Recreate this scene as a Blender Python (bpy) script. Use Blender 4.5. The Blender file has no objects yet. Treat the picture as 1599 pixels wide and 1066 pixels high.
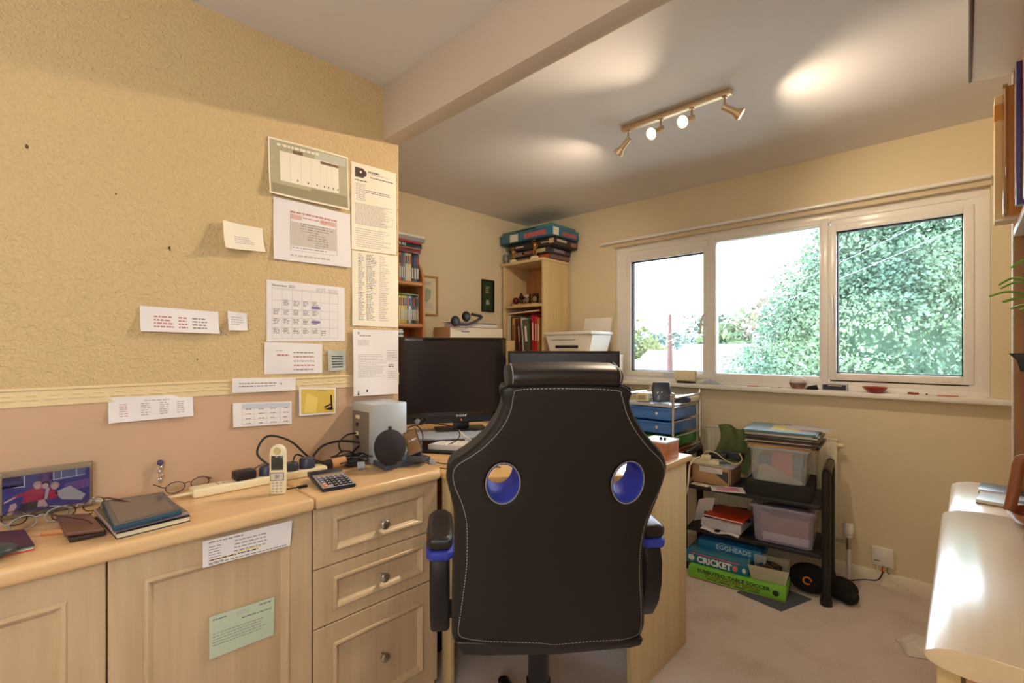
import bpy, bmesh, math, random
from mathutils import Matrix, Vector, Euler
random.seed(7)
R = math.radians
SC = bpy.context.scene
COL = SC.collection

# ------------------------------------------------------------------ camera
H = 1.28
F = 741.0
TH = math.atan2(706.5, 741.0)
cam = bpy.data.cameras.new('camera')
camo = bpy.data.objects.new('camera', cam)
COL.objects.link(camo)
camo.location = (0, 0, H)
camo.rotation_euler = (R(90), 0, TH)
cam.sensor_width = 36
cam.lens = F / 1599 * 36
cam.shift_y = 11.5 / 1599
cam.clip_start = 0.02
cam.clip_end = 500
SC.camera = camo

# ------------------------------------------------------------------ view, world, lights
SC.view_settings.view_transform = 'Standard'
SC.view_settings.look = 'None'
SC.view_settings.gamma = 1
SC.view_settings.use_curve_mapping = False
SC.view_settings.exposure = 0.32
SC.cycles.max_bounces = 10
SC.cycles.diffuse_bounces = 6
SC.cycles.transparent_max_bounces = 16
SC.cycles.caustics_reflective = False
SC.cycles.caustics_refractive = False
SC.cycles.sample_clamp_indirect = 4

w = bpy.data.worlds.new('sky')
SC.world = w
w.use_nodes = True
bgn = w.node_tree.nodes['Background']
bgn.inputs[0].default_value = (0.78, 0.89, 1.0, 1)
bgn.inputs[1].default_value = 10.5


def area_light(name, loc, rot, sx, sy, power=0, portal=False, color=(1, 1, 1)):
    l = bpy.data.lights.new(name, 'AREA')
    l.shape = 'RECTANGLE'
    l.size = sx
    l.size_y = sy
    l.energy = power
    l.color = color
    l.cycles.is_portal = portal
    o = bpy.data.objects.new(name, l)
    o.location = loc
    o.rotation_euler = rot
    COL.objects.link(o)
    return o


# portals only guide sampling of the sky through the window and the added side opening
area_light('window_portal', (-0.94, 3.42, 1.55), (R(-90), 0, 0), 2.0, 1.0, 1, True)
area_light('added_opening_portal', (0.57, -0.85, 1.55), (0, R(90), 0), .7, .8, 1, True)


def spot(name, loc, target, power, cone=120, blend=0.7, size=0.02, color=(1, .78, .53)):
    l = bpy.data.lights.new(name, 'SPOT')
    l.energy = power
    l.color = color
    l.spot_size = R(cone)
    l.spot_blend = blend
    l.shadow_soft_size = size
    o = bpy.data.objects.new(name, l)
    o.location = loc
    d = Vector(target) - Vector(loc)
    o.rotation_euler = d.to_track_quat('-Z', 'Y').to_euler()
    COL.objects.link(o)
    return o


# ------------------------------------------------------------------ measuring helpers
FX, FY = -math.sin(TH), math.cos(TH)
RX, RY = math.cos(TH), math.sin(TH)


def ray(u, v):
    t = (u - 799.5) / F
    return FX + RX * t, FY + RY * t, -(v - 544.5) / F


def onX(u, v, c):
    d = ray(u, v); s = c / d[0]
    return Vector((c, d[1] * s, H + d[2] * s))


def onY(u, v, c):
    d = ray(u, v); s = c / d[1]
    return Vector((d[0] * s, c, H + d[2] * s))


def onZ(u, v, c):
    d = ray(u, v); s = (c - H) / d[2]
    return Vector((d[0] * s, d[1] * s, c))


def onD(u, v, s):
    d = ray(u, v)
    return Vector((d[0] * s, d[1] * s, H + d[2] * s))


def onP(u, v, p0, n):
    d = Vector(ray(u, v)); o = Vector((0, 0, H))
    s = (Vector(p0) - o).dot(n) / d.dot(n)
    return o + d * s


# ------------------------------------------------------------------ materials
MATS = {}


def lin(c):
    r = []
    for q in c[:3]:
        q = q / 255.0
        r.append(q / 12.92 if q <= 0.04045 else ((q + 0.055) / 1.055) ** 2.4)
    return (r[0], r[1], r[2], 1)


def M(name, rgb=None, rough=0.5, metal=0.0, spec=0.5, bump=None, var=None, trans=0, alpha=1, emit=None, coat=0, ior=1.45):
    if name in MATS:
        return MATS[name]
    m = bpy.data.materials.new(name)
    m.use_nodes = True
    nt = m.node_tree
    b = nt.nodes['Principled BSDF']
    c = lin(rgb)
    b.inputs['Base Color'].default_value = c
    b.inputs['Roughness'].default_value = rough
    b.inputs['Metallic'].default_value = metal
    b.inputs['Specular IOR Level'].default_value = spec
    b.inputs['Transmission Weight'].default_value = trans
    b.inputs['Alpha'].default_value = alpha
    b.inputs['Coat Weight'].default_value = coat
    b.inputs['IOR'].default_value = ior
    if emit:
        b.inputs['Emission Color'].default_value = lin(emit[0])
        b.inputs['Emission Strength'].default_value = emit[1]
    tc = nt.nodes.new('ShaderNodeTexCoord')
    if var is None:
        var = (6.0, 0.04)
    if var:
        n = nt.nodes.new('ShaderNodeTexNoise')
        n.inputs['Scale'].default_value = var[0]
        n.inputs['Detail'].default_value = 3
        nt.links.new(tc.outputs['Object'], n.inputs['Vector'])
        mx = nt.nodes.new('ShaderNodeMix')
        mx.data_type = 'RGBA'
        k = var[1]
        mx.inputs[6].default_value = (c[0] * (1 - k), c[1] * (1 - k), c[2] * (1 - k), 1)
        mx.inputs[7].default_value = (min(1, c[0] * (1 + k)), min(1, c[1] * (1 + k)), min(1, c[2] * (1 + k)), 1)
        nt.links.new(n.outputs['Fac'], mx.inputs[0])
        nt.links.new(mx.outputs[2], b.inputs['Base Color'])
    if bump:
        n2 = nt.nodes.new('ShaderNodeTexNoise')
        n2.inputs['Scale'].default_value = bump[0]
        n2.inputs['Detail'].default_value = 4
        nt.links.new(tc.outputs['Object'], n2.inputs['Vector'])
        bp = nt.nodes.new('ShaderNodeBump')
        bp.inputs['Strength'].default_value = bump[1]
        bp.inputs['Distance'].default_value = bump[2]
        nt.links.new(n2.outputs['Fac'], bp.inputs['Height'])
        nt.links.new(bp.outputs['Normal'], b.inputs['Normal'])
    MATS[name] = m
    return m


def wood(name, a, b_, scale=(30, 30, 2.5), rough=0.35, contrast=1.0, coat=0.15):
    if name in MATS:
        return MATS[name]
    m = bpy.data.materials.new(name)
    m.use_nodes = True
    nt = m.node_tree
    b = nt.nodes['Principled BSDF']
    tc = nt.nodes.new('ShaderNodeTexCoord')
    mp = nt.nodes.new('ShaderNodeMapping')
    mp.inputs['Scale'].default_value = scale
    nt.links.new(tc.outputs['Object'], mp.inputs['Vector'])
    n = nt.nodes.new('ShaderNodeTexNoise')
    n.inputs['Scale'].default_value = 1.0
    n.inputs['Detail'].default_value = 5
    n.inputs['Distortion'].default_value = 0.6
    nt.links.new(mp.outputs['Vector'], n.inputs['Vector'])
    cr = nt.nodes.new('ShaderNodeValToRGB')
    cr.color_ramp.elements[0].position = 0.5 - 0.25 / contrast
    cr.color_ramp.elements[0].color = lin(a)
    cr.color_ramp.elements[1].position = 0.5 + 0.25 / contrast
    cr.color_ramp.elements[1].color = lin(b_)
    nt.links.new(n.outputs['Fac'], cr.inputs['Fac'])
    nt.links.new(cr.outputs['Color'], b.inputs['Base Color'])
    b.inputs['Roughness'].default_value = rough
    b.inputs['Coat Weight'].default_value = coat
    b.inputs['Coat Roughness'].default_value = 0.2
    MATS[name] = m
    return m


MAPLE = wood('maple_front', (188, 162, 128), (208, 183, 149), (28, 28, 1.6), 0.38)
MAPLE_H = wood('maple_worktop', (212, 174, 126), (228, 194, 146), (22, 1.6, 22), 0.3, 1.2, 0.25)
MAPLE_D = wood('maple_desk', (218, 176, 120), (232, 194, 140), (1.8, 20, 20), 0.35)
MAPLE_P = wood('maple_panel', (206, 182, 136), (222, 199, 152), (24, 24, 1.4), 0.4)
MAPLE_G = wood('maple_gloss', (218, 196, 160), (230, 210, 178), (22, 1.5, 22), 0.3, 1.2, 1.0)
MAPLE_G.node_tree.nodes['Principled BSDF'].inputs['Coat IOR'].default_value = 1.75
PINE = wood('orange_pine', (188, 124, 74), (210, 146, 92), (20, 20, 3), 0.4)
WHITE_P = M('white_plastic', (232, 230, 226), 0.3)
WHITE_U = M('white_upvc', (238, 237, 236), 0.25, coat=0.3)
PAPER = M('paper_white', (232, 228, 230), 0.8, spec=0.2)
PAPER_W = M('paper_warm', (238, 230, 212), 0.8, spec=0.2)
INK = M('ink_grey', (146, 140, 144), 0.8, spec=0.1, var=False)
INKD = M('ink_dark', (50, 46, 52), 0.8, spec=0.1, var=False)
INKL = M('ink_light', (190, 184, 184), 0.8, spec=0.1, var=False)
INKR = M('ink_red', (190, 132, 130), 0.8, spec=0.1, var=False)
INKP = M('ink_purple', (128, 112, 168), 0.8, spec=0.1, var=False)
YEL = M('highlighter', (236, 208, 104), 0.7, var=False)
BLACKP = M('black_plastic', (26, 25, 27), 0.4)
BLACKM = M('black_matte', (30, 28, 30), 0.7)
DARKG = M('dark_grey', (70, 72, 80), 0.5)
CHROME = M('chrome', (220, 220, 224), 0.15, 1.0)
SATIN = M('satin_nickel', (190, 182, 172), 0.28, 1.0)
SILVER = M('silver_paint', (190, 198, 206), 0.38, 0.35)
CREAM = M('cream_plastic', (236, 224, 190), 0.35)
GREYP = M('grey_plastic', (150, 152, 158), 0.4)
BLUE = M('blue_plastic', (70, 128, 214), 0.25, coat=0.3)
CARD = M('cardboard', (188, 148, 108), 0.75)
CABLE = M('black_cable', (28, 26, 28), 0.45)
WCABLE = M('cream_cable', (226, 218, 198), 0.45)


def tglass(name, tint=(0.97, 0.985, 0.98), rough=0.0, refl=0.05):
    if name in MATS:
        return MATS[name]
    m = bpy.data.materials.new(name)
    m.use_nodes = True
    nt = m.node_tree
    nt.nodes.remove(nt.nodes['Principled BSDF'])
    out = nt.nodes['Material Output']
    t = nt.nodes.new('ShaderNodeBsdfTransparent')
    t.inputs[0].default_value = (*tint, 1)
    g = nt.nodes.new('ShaderNodeBsdfGlossy')
    g.inputs['Roughness'].default_value = rough
    fr = nt.nodes.new('ShaderNodeFresnel')
    fr.inputs[0].default_value = 1.45
    mx = nt.nodes.new('ShaderNodeMixShader')
    nt.links.new(fr.outputs[0], mx.inputs[0])
    nt.links.new(t.outputs[0], mx.inputs[1])
    nt.links.new(g.outputs[0], mx.inputs[2])
    nt.links.new(mx.outputs[0], out.inputs[0])
    MATS[name] = m
    return m


def frosted(name, rgb, alpha):
    if name in MATS:
        return MATS[name]
    m = bpy.data.materials.new(name)
    m.use_nodes = True
    nt = m.node_tree
    b = nt.nodes['Principled BSDF']
    b.inputs['Base Color'].default_value = lin(rgb)
    b.inputs['Roughness'].default_value = 0.25
    out = nt.nodes['Material Output']
    t = nt.nodes.new('ShaderNodeBsdfTransparent')
    mx = nt.nodes.new('ShaderNodeMixShader')
    mx.inputs[0].default_value = alpha
    nt.links.new(t.outputs[0], mx.inputs[1])
    nt.links.new(b.outputs[0], mx.inputs[2])
    nt.links.new(mx.outputs[0], out.inputs[0])
    MATS[name] = m
    return m


GLASS = tglass('window_glass')
CLEAR = tglass('clear_plastic', (0.93, 0.95, 0.96))

# ------------------------------------------------------------------ mesh helpers
WM = {}


def col_children(o):
    return [c for c in bpy.data.objects if c.parent == o]


def thing(name, label, cat, loc=(0, 0, 0), rz=0, group=None):
    o = bpy.data.objects.new(name, None)
    COL.objects.link(o)
    o.empty_display_size = 0.05
    o.location = loc
    o.rotation_euler = (0, 0, rz)
    o['label'] = label
    o['category'] = cat
    if group:
        o['group'] = group
    WM[o.name] = Matrix.Translation(Vector(loc)) @ Matrix.Rotation(rz, 4, 'Z')
    return o


def tag(o, label=None, cat=None, group=None, kind=None):
    if label: o['label'] = label
    if cat: o['category'] = cat
    if group: o['group'] = group
    if kind: o['kind'] = kind
    return o


def TRS(loc=(0, 0, 0), rot=(0, 0, 0), scale=(1, 1, 1)):
    return Matrix.LocRotScale(Vector(loc), Euler(rot), Vector(scale))


def basis(o, U, V, N=None):
    U = Vector(U); V = Vector(V)
    N = Vector(N) if N is not None else U.cross(V)
    m = Matrix.Identity(4)
    for i in range(3):
        m[i][0] = U[i]; m[i][1] = V[i]; m[i][2] = N[i]; m[i][3] = Vector(o)[i]
    return m


class MB:
    def __init__(s):
        s.bm = bmesh.new(); s.mats = []

    def mi(s, mat):
        if mat not in s.mats:
            s.mats.append(mat)
        return s.mats.index(mat)

    def add(s, tmp, mat, mx=None):
        i = s.mi(mat)
        if mx is not None:
            tmp.transform(mx)
            if mx.to_3x3().determinant() < 0:
                bmesh.ops.reverse_faces(tmp, faces=tmp.faces)
        for f in tmp.faces:
            f.material_index = i
        me = bpy.data.meshes.new('tmp')
        tmp.to_mesh(me); tmp.free()
        s.bm.from_mesh(me)
        bpy.data.meshes.remove(me)
        return s

    def box(s, a, b, mat, bev=0, mx=None, seg=2):
        c = [(a[i] + b[i]) / 2 for i in range(3)]
        d = [abs(b[i] - a[i]) for i in range(3)]
        t = bmesh.new()
        bmesh.ops.create_cube(t, size=1, matrix=Matrix.Translation(c) @ Matrix.Diagonal((*d, 1)))
        if bev > 0:
            bmesh.ops.bevel(t, geom=t.edges[:], offset=min(bev, min(d) * 0.49), segments=seg, affect='EDGES', profile=0.5)
        return s.add(t, mat, mx)

    def prism(s, pts, z0, z1, mat, bev=0, mx=None, seg=3):
        t = bmesh.new()
        vs = [t.verts.new((p[0], p[1], z0)) for p in pts]
        f = t.faces.new(vs)
        r = bmesh.ops.extrude_face_region(t, geom=[f])
        bmesh.ops.translate(t, verts=[e for e in r['geom'] if isinstance(e, bmesh.types.BMVert)], vec=(0, 0, z1 - z0))
        bmesh.ops.recalc_face_normals(t, faces=t.faces)
        if bev > 0:
            es = [e for e in t.edges if abs(e.verts[0].co.z - e.verts[1].co.z) < 1e-6]
            bmesh.ops.bevel(t, geom=es, offset=bev, segments=seg, affect='EDGES', profile=0.5)
        return s.add(t, mat, mx)

    def lathe(s, prof, mat, mx=None, n=24):
        t = bmesh.new()
        rings = []
        for r, z in prof:
            if r < 1e-6:
                rings.append([t.verts.new((0, 0, z))])
            else:
                rings.append([t.verts.new((r * math.cos(2 * math.pi * k / n), r * math.sin(2 * math.pi * k / n), z)) for k in range(n)])
        for a, b in zip(rings, rings[1:]):
            if len(a) == 1 and len(b) == 1:
                continue
            for k in range(n):
                k2 = (k + 1) % n
                if len(a) == 1:
                    t.faces.new((a[0], b[k], b[k2]))
                elif len(b) == 1:
                    t.faces.new((a[k], a[k2], b[0]))
                else:
                    t.faces.new((a[k], a[k2], b[k2], b[k]))
        bmesh.ops.recalc_face_normals(t, faces=t.faces)
        return s.add(t, mat, mx)

    def cyl(s, p, q, r, mat, n=16, r2=None):
        p = Vector(p); q = Vector(q); d = q - p
        L = d.length
        m = Matrix.Translation(p) @ d.to_track_quat('Z', 'Y').to_matrix().to_4x4()
        r2 = r if r2 is None else r2
        return s.lathe([(0, 0), (r, 0), (r2, L), (0, L)], mat, m, n)

    def tube(s, path, r, mat, n=8, smooth=0, closed=False, rx=None):
        P = [Vector(p) for p in path]
        if smooth:
            Q = []
            N = len(P)
            rng = range(N if closed else N - 1)
            for i in rng:
                if closed:
                    a, b, c, d = P[(i - 1) % N], P[i], P[(i + 1) % N], P[(i + 2) % N]
                else:
                    a, b, c, d = P[max(i - 1, 0)], P[i], P[i + 1], P[min(i + 2, N - 1)]
                for k in range(smooth):
                    u = k / smooth
                    Q.append(0.5 * ((2 * b) + (c - a) * u + (2 * a - 5 * b + 4 * c - d) * u * u + (3 * b - a - 3 * c + d) * u ** 3))
            if not closed:
                Q.append(P[-1])
            P = Q
        t = bmesh.new()
        N = len(P)
        rings = []
        prev = None
        for i in range(N):
            if closed:
                d = P[(i + 1) % N] - P[(i - 1) % N]
            else:
                d = P[min(i + 1, N - 1)] - P[max(i - 1, 0)]
            if d.length < 1e-9:
                d = Vector((0, 0, 1))
            d.normalize()
            if prev is None:
                ref = Vector((0, 0, 1)) if abs(d.z) < 0.9 else Vector((1, 0, 0))
                a = d.cross(ref).normalized()
            else:
                a = (prev - d * prev.dot(d))
                if a.length < 1e-6:
                    a = d.orthogonal()
                a.normalize()
            prev = a
            b = d.cross(a)
            if isinstance(r, (list, tuple)):
                q_ = i / max(1, N - 1) * (len(r) - 1); k0 = min(int(q_), len(r) - 2)
                rr = r[k0] + (r[k0 + 1] - r[k0]) * (q_ - k0)
            else:
                rr = r
            r2 = rx if rx else rr
            rings.append([t.verts.new(P[i] + a * rr * math.cos(2 * math.pi * k / n) + b * r2 * math.sin(2 * math.pi * k / n)) for k in range(n)])
        rg = range(N if closed else N - 1)
        for i in rg:
            a = rings[i]; b = rings[(i + 1) % N]
            for k in range(n):
                k2 = (k + 1) % n
                t.faces.new((a[k], b[k], b[k2], a[k2]))
        if not closed:
            t.faces.new(rings[0]); t.faces.new(rings[-1])
        bmesh.ops.recalc_face_normals(t, faces=t.faces)
        return s.add(t, mat)

    def ball(s, c, r, mat, sc=(1, 1, 1), sub=2, rot=(0, 0, 0), jitter=0):
        t = bmesh.new()
        bmesh.ops.create_icosphere(t, subdivisions=sub, radius=r)
        if jitter:
            for v in t.verts:
                v.co *= 1 + random.uniform(-jitter, jitter)
        return s.add(t, mat, TRS(c, rot, sc))

    def quad(s, pts, mat):
        t = bmesh.new()
        t.faces.new([t.verts.new(p) for p in pts])
        return s.add(t, mat)

    def grid(s, fn, nx, ny, mat, thick=0):
        t = bmesh.new()
        V = [[t.verts.new(fn(i / nx, j / ny)) for i in range(nx + 1)] for j in range(ny + 1)]
        for j in range(ny):
            for i in range(nx):
                t.faces.new((V[j][i], V[j][i + 1], V[j + 1][i + 1], V[j + 1][i]))
        if thick:
            bmesh.ops.recalc_face_normals(t, faces=t.faces)
            bmesh.ops.solidify(t, geom=t.faces[:], thickness=thick)
        return s.add(t, mat)

    def text(s, txt, size, mat, mx, ext=0.0003, align='LEFT', sx=1.0, bold=0):
        cu = bpy.data.curves.new('txt', 'FONT')
        cu.body = txt; cu.size = size; cu.extrude = ext; cu.align_x = align
        cu.resolution_u = 2; cu.offset = bold
        ob = bpy.data.objects.new('txt', cu)
        COL.objects.link(ob)
        dg = bpy.context.evaluated_depsgraph_get()
        me = bpy.data.meshes.new_from_object(ob.evaluated_get(dg))
        t = bmesh.new(); t.from_mesh(me)
        bpy.data.objects.remove(ob); bpy.data.meshes.remove(me); bpy.data.curves.remove(cu)
        t.transform(Matrix.Diagonal((sx, 1, 1, 1)))
        return s.add(t, mat, mx)

    def build(s, name, parent=None, at=None, rz=0, local=False, angle=35, doubles=False, smooth=True):
        if doubles:
            bmesh.ops.remove_doubles(s.bm, verts=s.bm.verts, dist=1e-5)
        me = bpy.data.meshes.new(name)
        o = bpy.data.objects.new(name, me)
        if parent is not None:
            W = WM[parent.name]
            o.parent = parent
        elif at is not None:
            W = Matrix.Translation(Vector(at)) @ Matrix.Rotation(rz, 4, 'Z')
            o.location = at; o.rotation_euler = (0, 0, rz)
        else:
            W = Matrix.Identity(4)
        COL.objects.link(o)
        WM[o.name] = W
        if not local:
            s.bm.transform(W.inverted())
        s.bm.to_mesh(me); s.bm.free()
        for m in s.mats:
            me.materials.append(m)
        if smooth:
            me.polygons.foreach_set('use_smooth', [True] * len(me.polygons))
            me.set_sharp_from_angle(angle=R(angle))
        me.update()
        return o


def struct(o):
    o['kind'] = 'structure'
    return o


def ctr(path):
    return path


# ================================================================== ROOM
XL = -1.8      # near left wall
XA = -2.9      # alcove wall
YW = 3.26      # window wall
CZ = 2.40
XR = 0.45
YB = -1.6
YJ = 1.165     # end of the near left wall

# carpet
cm = bpy.data.materials.new('carpet'); cm.use_nodes = True
nt = cm.node_tree; b = nt.nodes['Principled BSDF']
b.inputs['Roughness'].default_value = 0.95; b.inputs['Specular IOR Level'].default_value = 0.1
tc = nt.nodes.new('ShaderNodeTexCoord')
n1 = nt.nodes.new('ShaderNodeTexNoise'); n1.inputs['Scale'].default_value = 220; n1.inputs['Detail'].default_value = 4
n2 = nt.nodes.new('ShaderNodeTexNoise'); n2.inputs['Scale'].default_value = 4; n2.inputs['Detail'].default_value = 4
ad = nt.nodes.new('ShaderNodeMath'); ad.operation = 'ADD'
cr = nt.nodes.new('ShaderNodeValToRGB')
cr.color_ramp.elements[0].position = 0.7; cr.color_ramp.elements[0].color = lin((194, 176, 167))
cr.color_ramp.elements[1].position = 1.3; cr.color_ramp.elements[1].color = lin((216, 204, 199))
nt.links.new(tc.outputs['Object'], n1.inputs['Vector']); nt.links.new(tc.outputs['Object'], n2.inputs['Vector'])
nt.links.new(n1.outputs['Fac'], ad.inputs[0]); nt.links.new(n2.outputs['Fac'], ad.inputs[1])
nt.links.new(ad.outputs[0], cr.inputs['Fac']); nt.links.new(cr.outputs['Color'], b.inputs['Base Color'])
bp = nt.nodes.new('ShaderNodeBump'); bp.inputs['Strength'].default_value = 0.6; bp.inputs['Distance'].default_value = 0.004
nt.links.new(n1.outputs['Fac'], bp.inputs['Height']); nt.links.new(bp.outputs['Normal'], b.inputs['Normal'])
CARPET = cm

# embossed wallpaper
WPAPER = M('embossed_wallpaper', (208, 182, 138), 0.62, var=(3, 0.03), spec=0.3)
nt = WPAPER.node_tree
tc = [n for n in nt.nodes if n.type == 'TEX_COORD'][0]
vo = nt.nodes.new('ShaderNodeTexNoise'); vo.inputs['Scale'].default_value = 85; vo.inputs['Detail'].default_value = 1.5; vo.inputs['Distortion'].default_value = 1.2
nt.links.new(tc.outputs['Object'], vo.inputs['Vector'])
bp = nt.nodes.new('ShaderNodeBump'); bp.inputs['Strength'].default_value = 0.75; bp.inputs['Distance'].default_value = 0.008
nt.links.new(vo.outputs['Fac'], bp.inputs['Height'])
nt.links.new(bp.outputs['Normal'], nt.nodes['Principled BSDF'].inputs['Normal'])
WLOW = M('peach_paint', (198, 166, 136), 0.7, var=(4, 0.03), bump=(90, 0.05, 0.002))
WFAR = M('cream_paint', (224, 211, 182), 0.75, var=(2, 0.02), bump=(120, 0.04, 0.002))
CEIL = M('ceiling_paint', (222, 220, 222), 0.8, var=(2, 0.02), bump=(100, 0.03, 0.002))
BEAMM = M('beam_paint', (206, 194, 180), 0.75, var=(2, 0.02), bump=(60, 0.06, 0.002))
BORDER = M('border_paper', (226, 204, 160), 0.6, bump=(40, 0.3, 0.004))
SKIRT = M('skirting_white', (232, 224, 208), 0.4)

mb = MB(); mb.box((XA - 0.1, YB - 0.1, -0.08), (XR + 0.1, YW + 0.12, 0), CARPET)
struct(mb.build('floor'))
mb = MB(); mb.box((XA - 0.1, YB - 0.1, CZ), (XR + 0.1, YW + 0.2, CZ + 0.1), CEIL)
struct(mb.build('ceiling'))
mb = MB()
mb.box((XA - 0.1, YB, 1.172), (XL, YJ, CZ), WPAPER)
mb.box((XA - 0.1, YB, 0), (XL, YJ, 1.172), WLOW)
struct(mb.build('wall_left', smooth=False))
mb = MB()
mb.box((XL, YB, 1.126), (XL + 0.003, YJ, 1.17), BORDER)
mb.box((XL, YB, 1.168), (XL + 0.007, YJ, 1.176), BORDER, 0.002)
for k in range(60):
    y = YB + 0.02 + k * 0.0455
    if y < YJ - 0.03:
        mb.box((XL + 0.003, y, 1.142), (XL + 0.0055, y + 0.034, 1.147), BORDER, 0.001)
        mb.box((XL + 0.003, y + 0.01, 1.154), (XL + 0.0055, y + 0.03, 1.157), BORDER, 0.001)
struct(mb.build('trim_1'))
mb = MB(); mb.box((XA - 0.1, YJ, 0), (XA, YW, CZ), WFAR)
struct(mb.build('wall_alcove'))
# window wall with its opening
WX0, WX1, WZ0, WZ1 = -1.99, 0.092, 1.02, 2.075
mb = MB()
T = 0.2
mb.box((XA - 0.1, YW, 0), (WX0, YW + T, CZ), WFAR)
mb.box((WX1, YW, 0), (XR + 0.1, YW + T, CZ), WFAR)
mb.box((WX0, YW, 0), (WX1, YW + T, WZ0), WFAR)
mb.box((WX0, YW, WZ1), (WX1, YW + T, CZ), WFAR)
struct(mb.build('wall_window'))
# right wall with an unseen opening added beside and behind camera for fill light
mb = MB()
mb.box((XR, YB, 0), (XR + 0.1, -1.25, CZ), WFAR)
mb.box((XR, -0.45, 0), (XR + 0.1, YW, CZ), WFAR)
mb.box((XR, -1.25, 0), (XR + 0.1, -0.45, 1.2), WFAR)
mb.box((XR, -1.25, 1.9), (XR + 0.1, -0.45, CZ), WFAR)
struct(mb.build('wall_right'))
mb = MB()
mb.box((XL - .1, YB - 0.1, 0), (XR + 0.1, YB, CZ), WFAR)
struct(mb.build('wall_rear'))
# ceiling beam
mb = MB(); mb.box((XL - 0.001, 1.089, 2.173), (XR, YJ, CZ + 0.02), BEAMM, 0.002)
struct(mb.build('trim_2'))
# skirting board along window wall
mb = MB()
mb.prism([(0, 0), (0.018, 0), (0.018, 0.055), (0.012, 0.066), (0, 0.07)], XA, XR, SKIRT,
         mx=Matrix(((0, 0, 1, 0), (-1, 0, 0, YW), (0, 1, 0, 0), (0, 0, 0, 1))))
struct(mb.build('baseboard_window'))

# ------------------------------------------------------------------ window
YF = YW + 0.03
win = thing('window_1', 'wide white upvc window of three panes over the sill', 'window', (-0.95, YF, WZ0))
win['kind'] = 'structure'
ox0 = onY(966, 500, YF).x; ox1 = onY(1533, 500, YF).x
oz0, oz1 = 1.055, 2.045
zA, zB = 1.11, 1.985
c = [onY(u, 500, YF).x for u in (985, 1098, 1117, 1279, 1306, 1504)]
mb = MB()
D0, D1 = YF, YF + 0.07
mb.box((WX0, D0, WZ0), (WX1, D1, oz0 + 0.012), WHITE_U, 0.003)
mb.box((WX0, D0, oz1 - 0.015), (WX1, D1, WZ1), WHITE_U, 0.003)
mb.box((WX0, D0 + .001, oz0), (c[0] - .02, D1, oz1), WHITE_U, 0.003)
mb.box((c[5] + .02, D0 + .001, oz0), (WX1, D1, oz1), WHITE_U, 0.003)
mb.box((WX0 + .01, D0 + .006, oz0), (WX1 - .01, D1 - .006, zA + .01 - .02), WHITE_U, 0.002)
mb.box((c[4] - .03, D0 + .006, zA - .02), (WX1 - .01, D1 - .006, zA + .015), WHITE_U, 0.002)
mb.box((WX0 + .01, D0 + .006, 1.975), (c[1] + .03, D1 - .006, oz1), WHITE_U, 0.002)
mb.box((c[4] - .03, D0 + .006, 1.985), (WX1 - .01, D1 - .006, oz1), WHITE_U, 0.002)
mb.box((c[1] + 0.035, D0 - 0.004, oz0), (c[2] - 0.012, D1, oz1), WHITE_U, 0.003)
mb.box((c[3] + 0.01, D0 - 0.004, oz0), (c[4] - 0.04, D1, oz1), WHITE_U, 0.003)
# bead round fixed middle pane
zt0, zt1 = zA + 0.005, 2.005
for a, b2 in (((c[2] - 0.013, zt0 - .02), (c[2], zt1 + .02)), ((c[3], zt0 - .02), (c[3] + .012, zt1 + .02)),
              ((c[2], zt0 - .02), (c[3], zt0)), ((c[2], zt1), (c[3], zt1 + .02))):
    mb.box((a[0], D0 + .006, a[1]), (b2[0], D1 - .01, b2[1]), WHITE_U, 0.002)
mb.box((c[1] + .03, D0 + .001, oz0), (c[4] - .03, D1, zt0 - .012), WHITE_U, 0.002)
mb.box((c[1] + .03, D0 + .001, zt1 + .012), (c[4] - .03, D1, oz1), WHITE_U, 0.002)
mb.build('window_frame', win)


def sash(x0, x1, z0, z1, e=0.045):
    m = MB()
    t = 0.03
    y0 = D0 - 0.006; y1 = D1 - 0.005
    for (ax, az, bx, bz) in ((x0 - e, z0 - e, x0, z1 + e), (x1, z0 - e, x1 + e, z1 + e), (x0 - .001, z0 - e, x1 + .001, z0), (x0 - .001, z1, x1 + .001, z1 + e)):
        m.box((ax, y0, az), (bx, y1, bz), WHITE_U, 0.004)
    # inner rubber seal
    for (ax, az, bx, bz) in ((x0, z0, x0 + .005, z1), (x1 - .005, z0, x1, z1), (x0, z0, x1, z0 + .005), (x0, z1 - .005, x1, z1)):
        m.box((ax, y0 + .02, az), (bx, y1 - .01, bz), BLACKM)
    return m.build('sash', win)


s1 = sash(c[0], c[1], zA + 0.005, 1.95, 0.04)
s2 = sash(c[4], c[5], zA + .03, 1.96, 0.04)
mb = MB()
mb.box((c[1] + .008, D0 - .02, 1.44), (c[1] + .028, D0 - .005, 1.56), WHITE_U, .004)
mb.tube([(c[1] + .02, D0 - .022, 1.52), (c[1] + .012, D0 - .042, 1.50), (c[1] + .002, D0 - .045, 1.45), (c[1] - .006, D0 - .04, 1.38)], .007, WHITE_P, 8, 5)
mb.build('handle', s1)
mb = MB()
mb.box((c[4] - .03, D0 - .02, 1.52), (c[4] - .012, D0 - .005, 1.60), WHITE_U, .004)
mb.tube([(c[4] - .02, D0 - .022, 1.58), (c[4] - .018, D0 - .042, 1.57), (c[4] - .016, D0 - .045, 1.50), (c[4] - .014, D0 - .04, 1.42)], .006, WHITE_P, 8, 5)
mb.build('handle', s2)
for (a, b2, z0, z1) in ((c[0], c[1], zA + .005, 1.95), (c[2], c[3], zt0, zt1), (c[4], c[5], zA + .03, 1.96)):
    mb = MB(); mb.box((a, YF + .035, z0), (b2, YF + .038, z1), GLASS)
    mb.build('pane', win, smooth=False)
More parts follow.
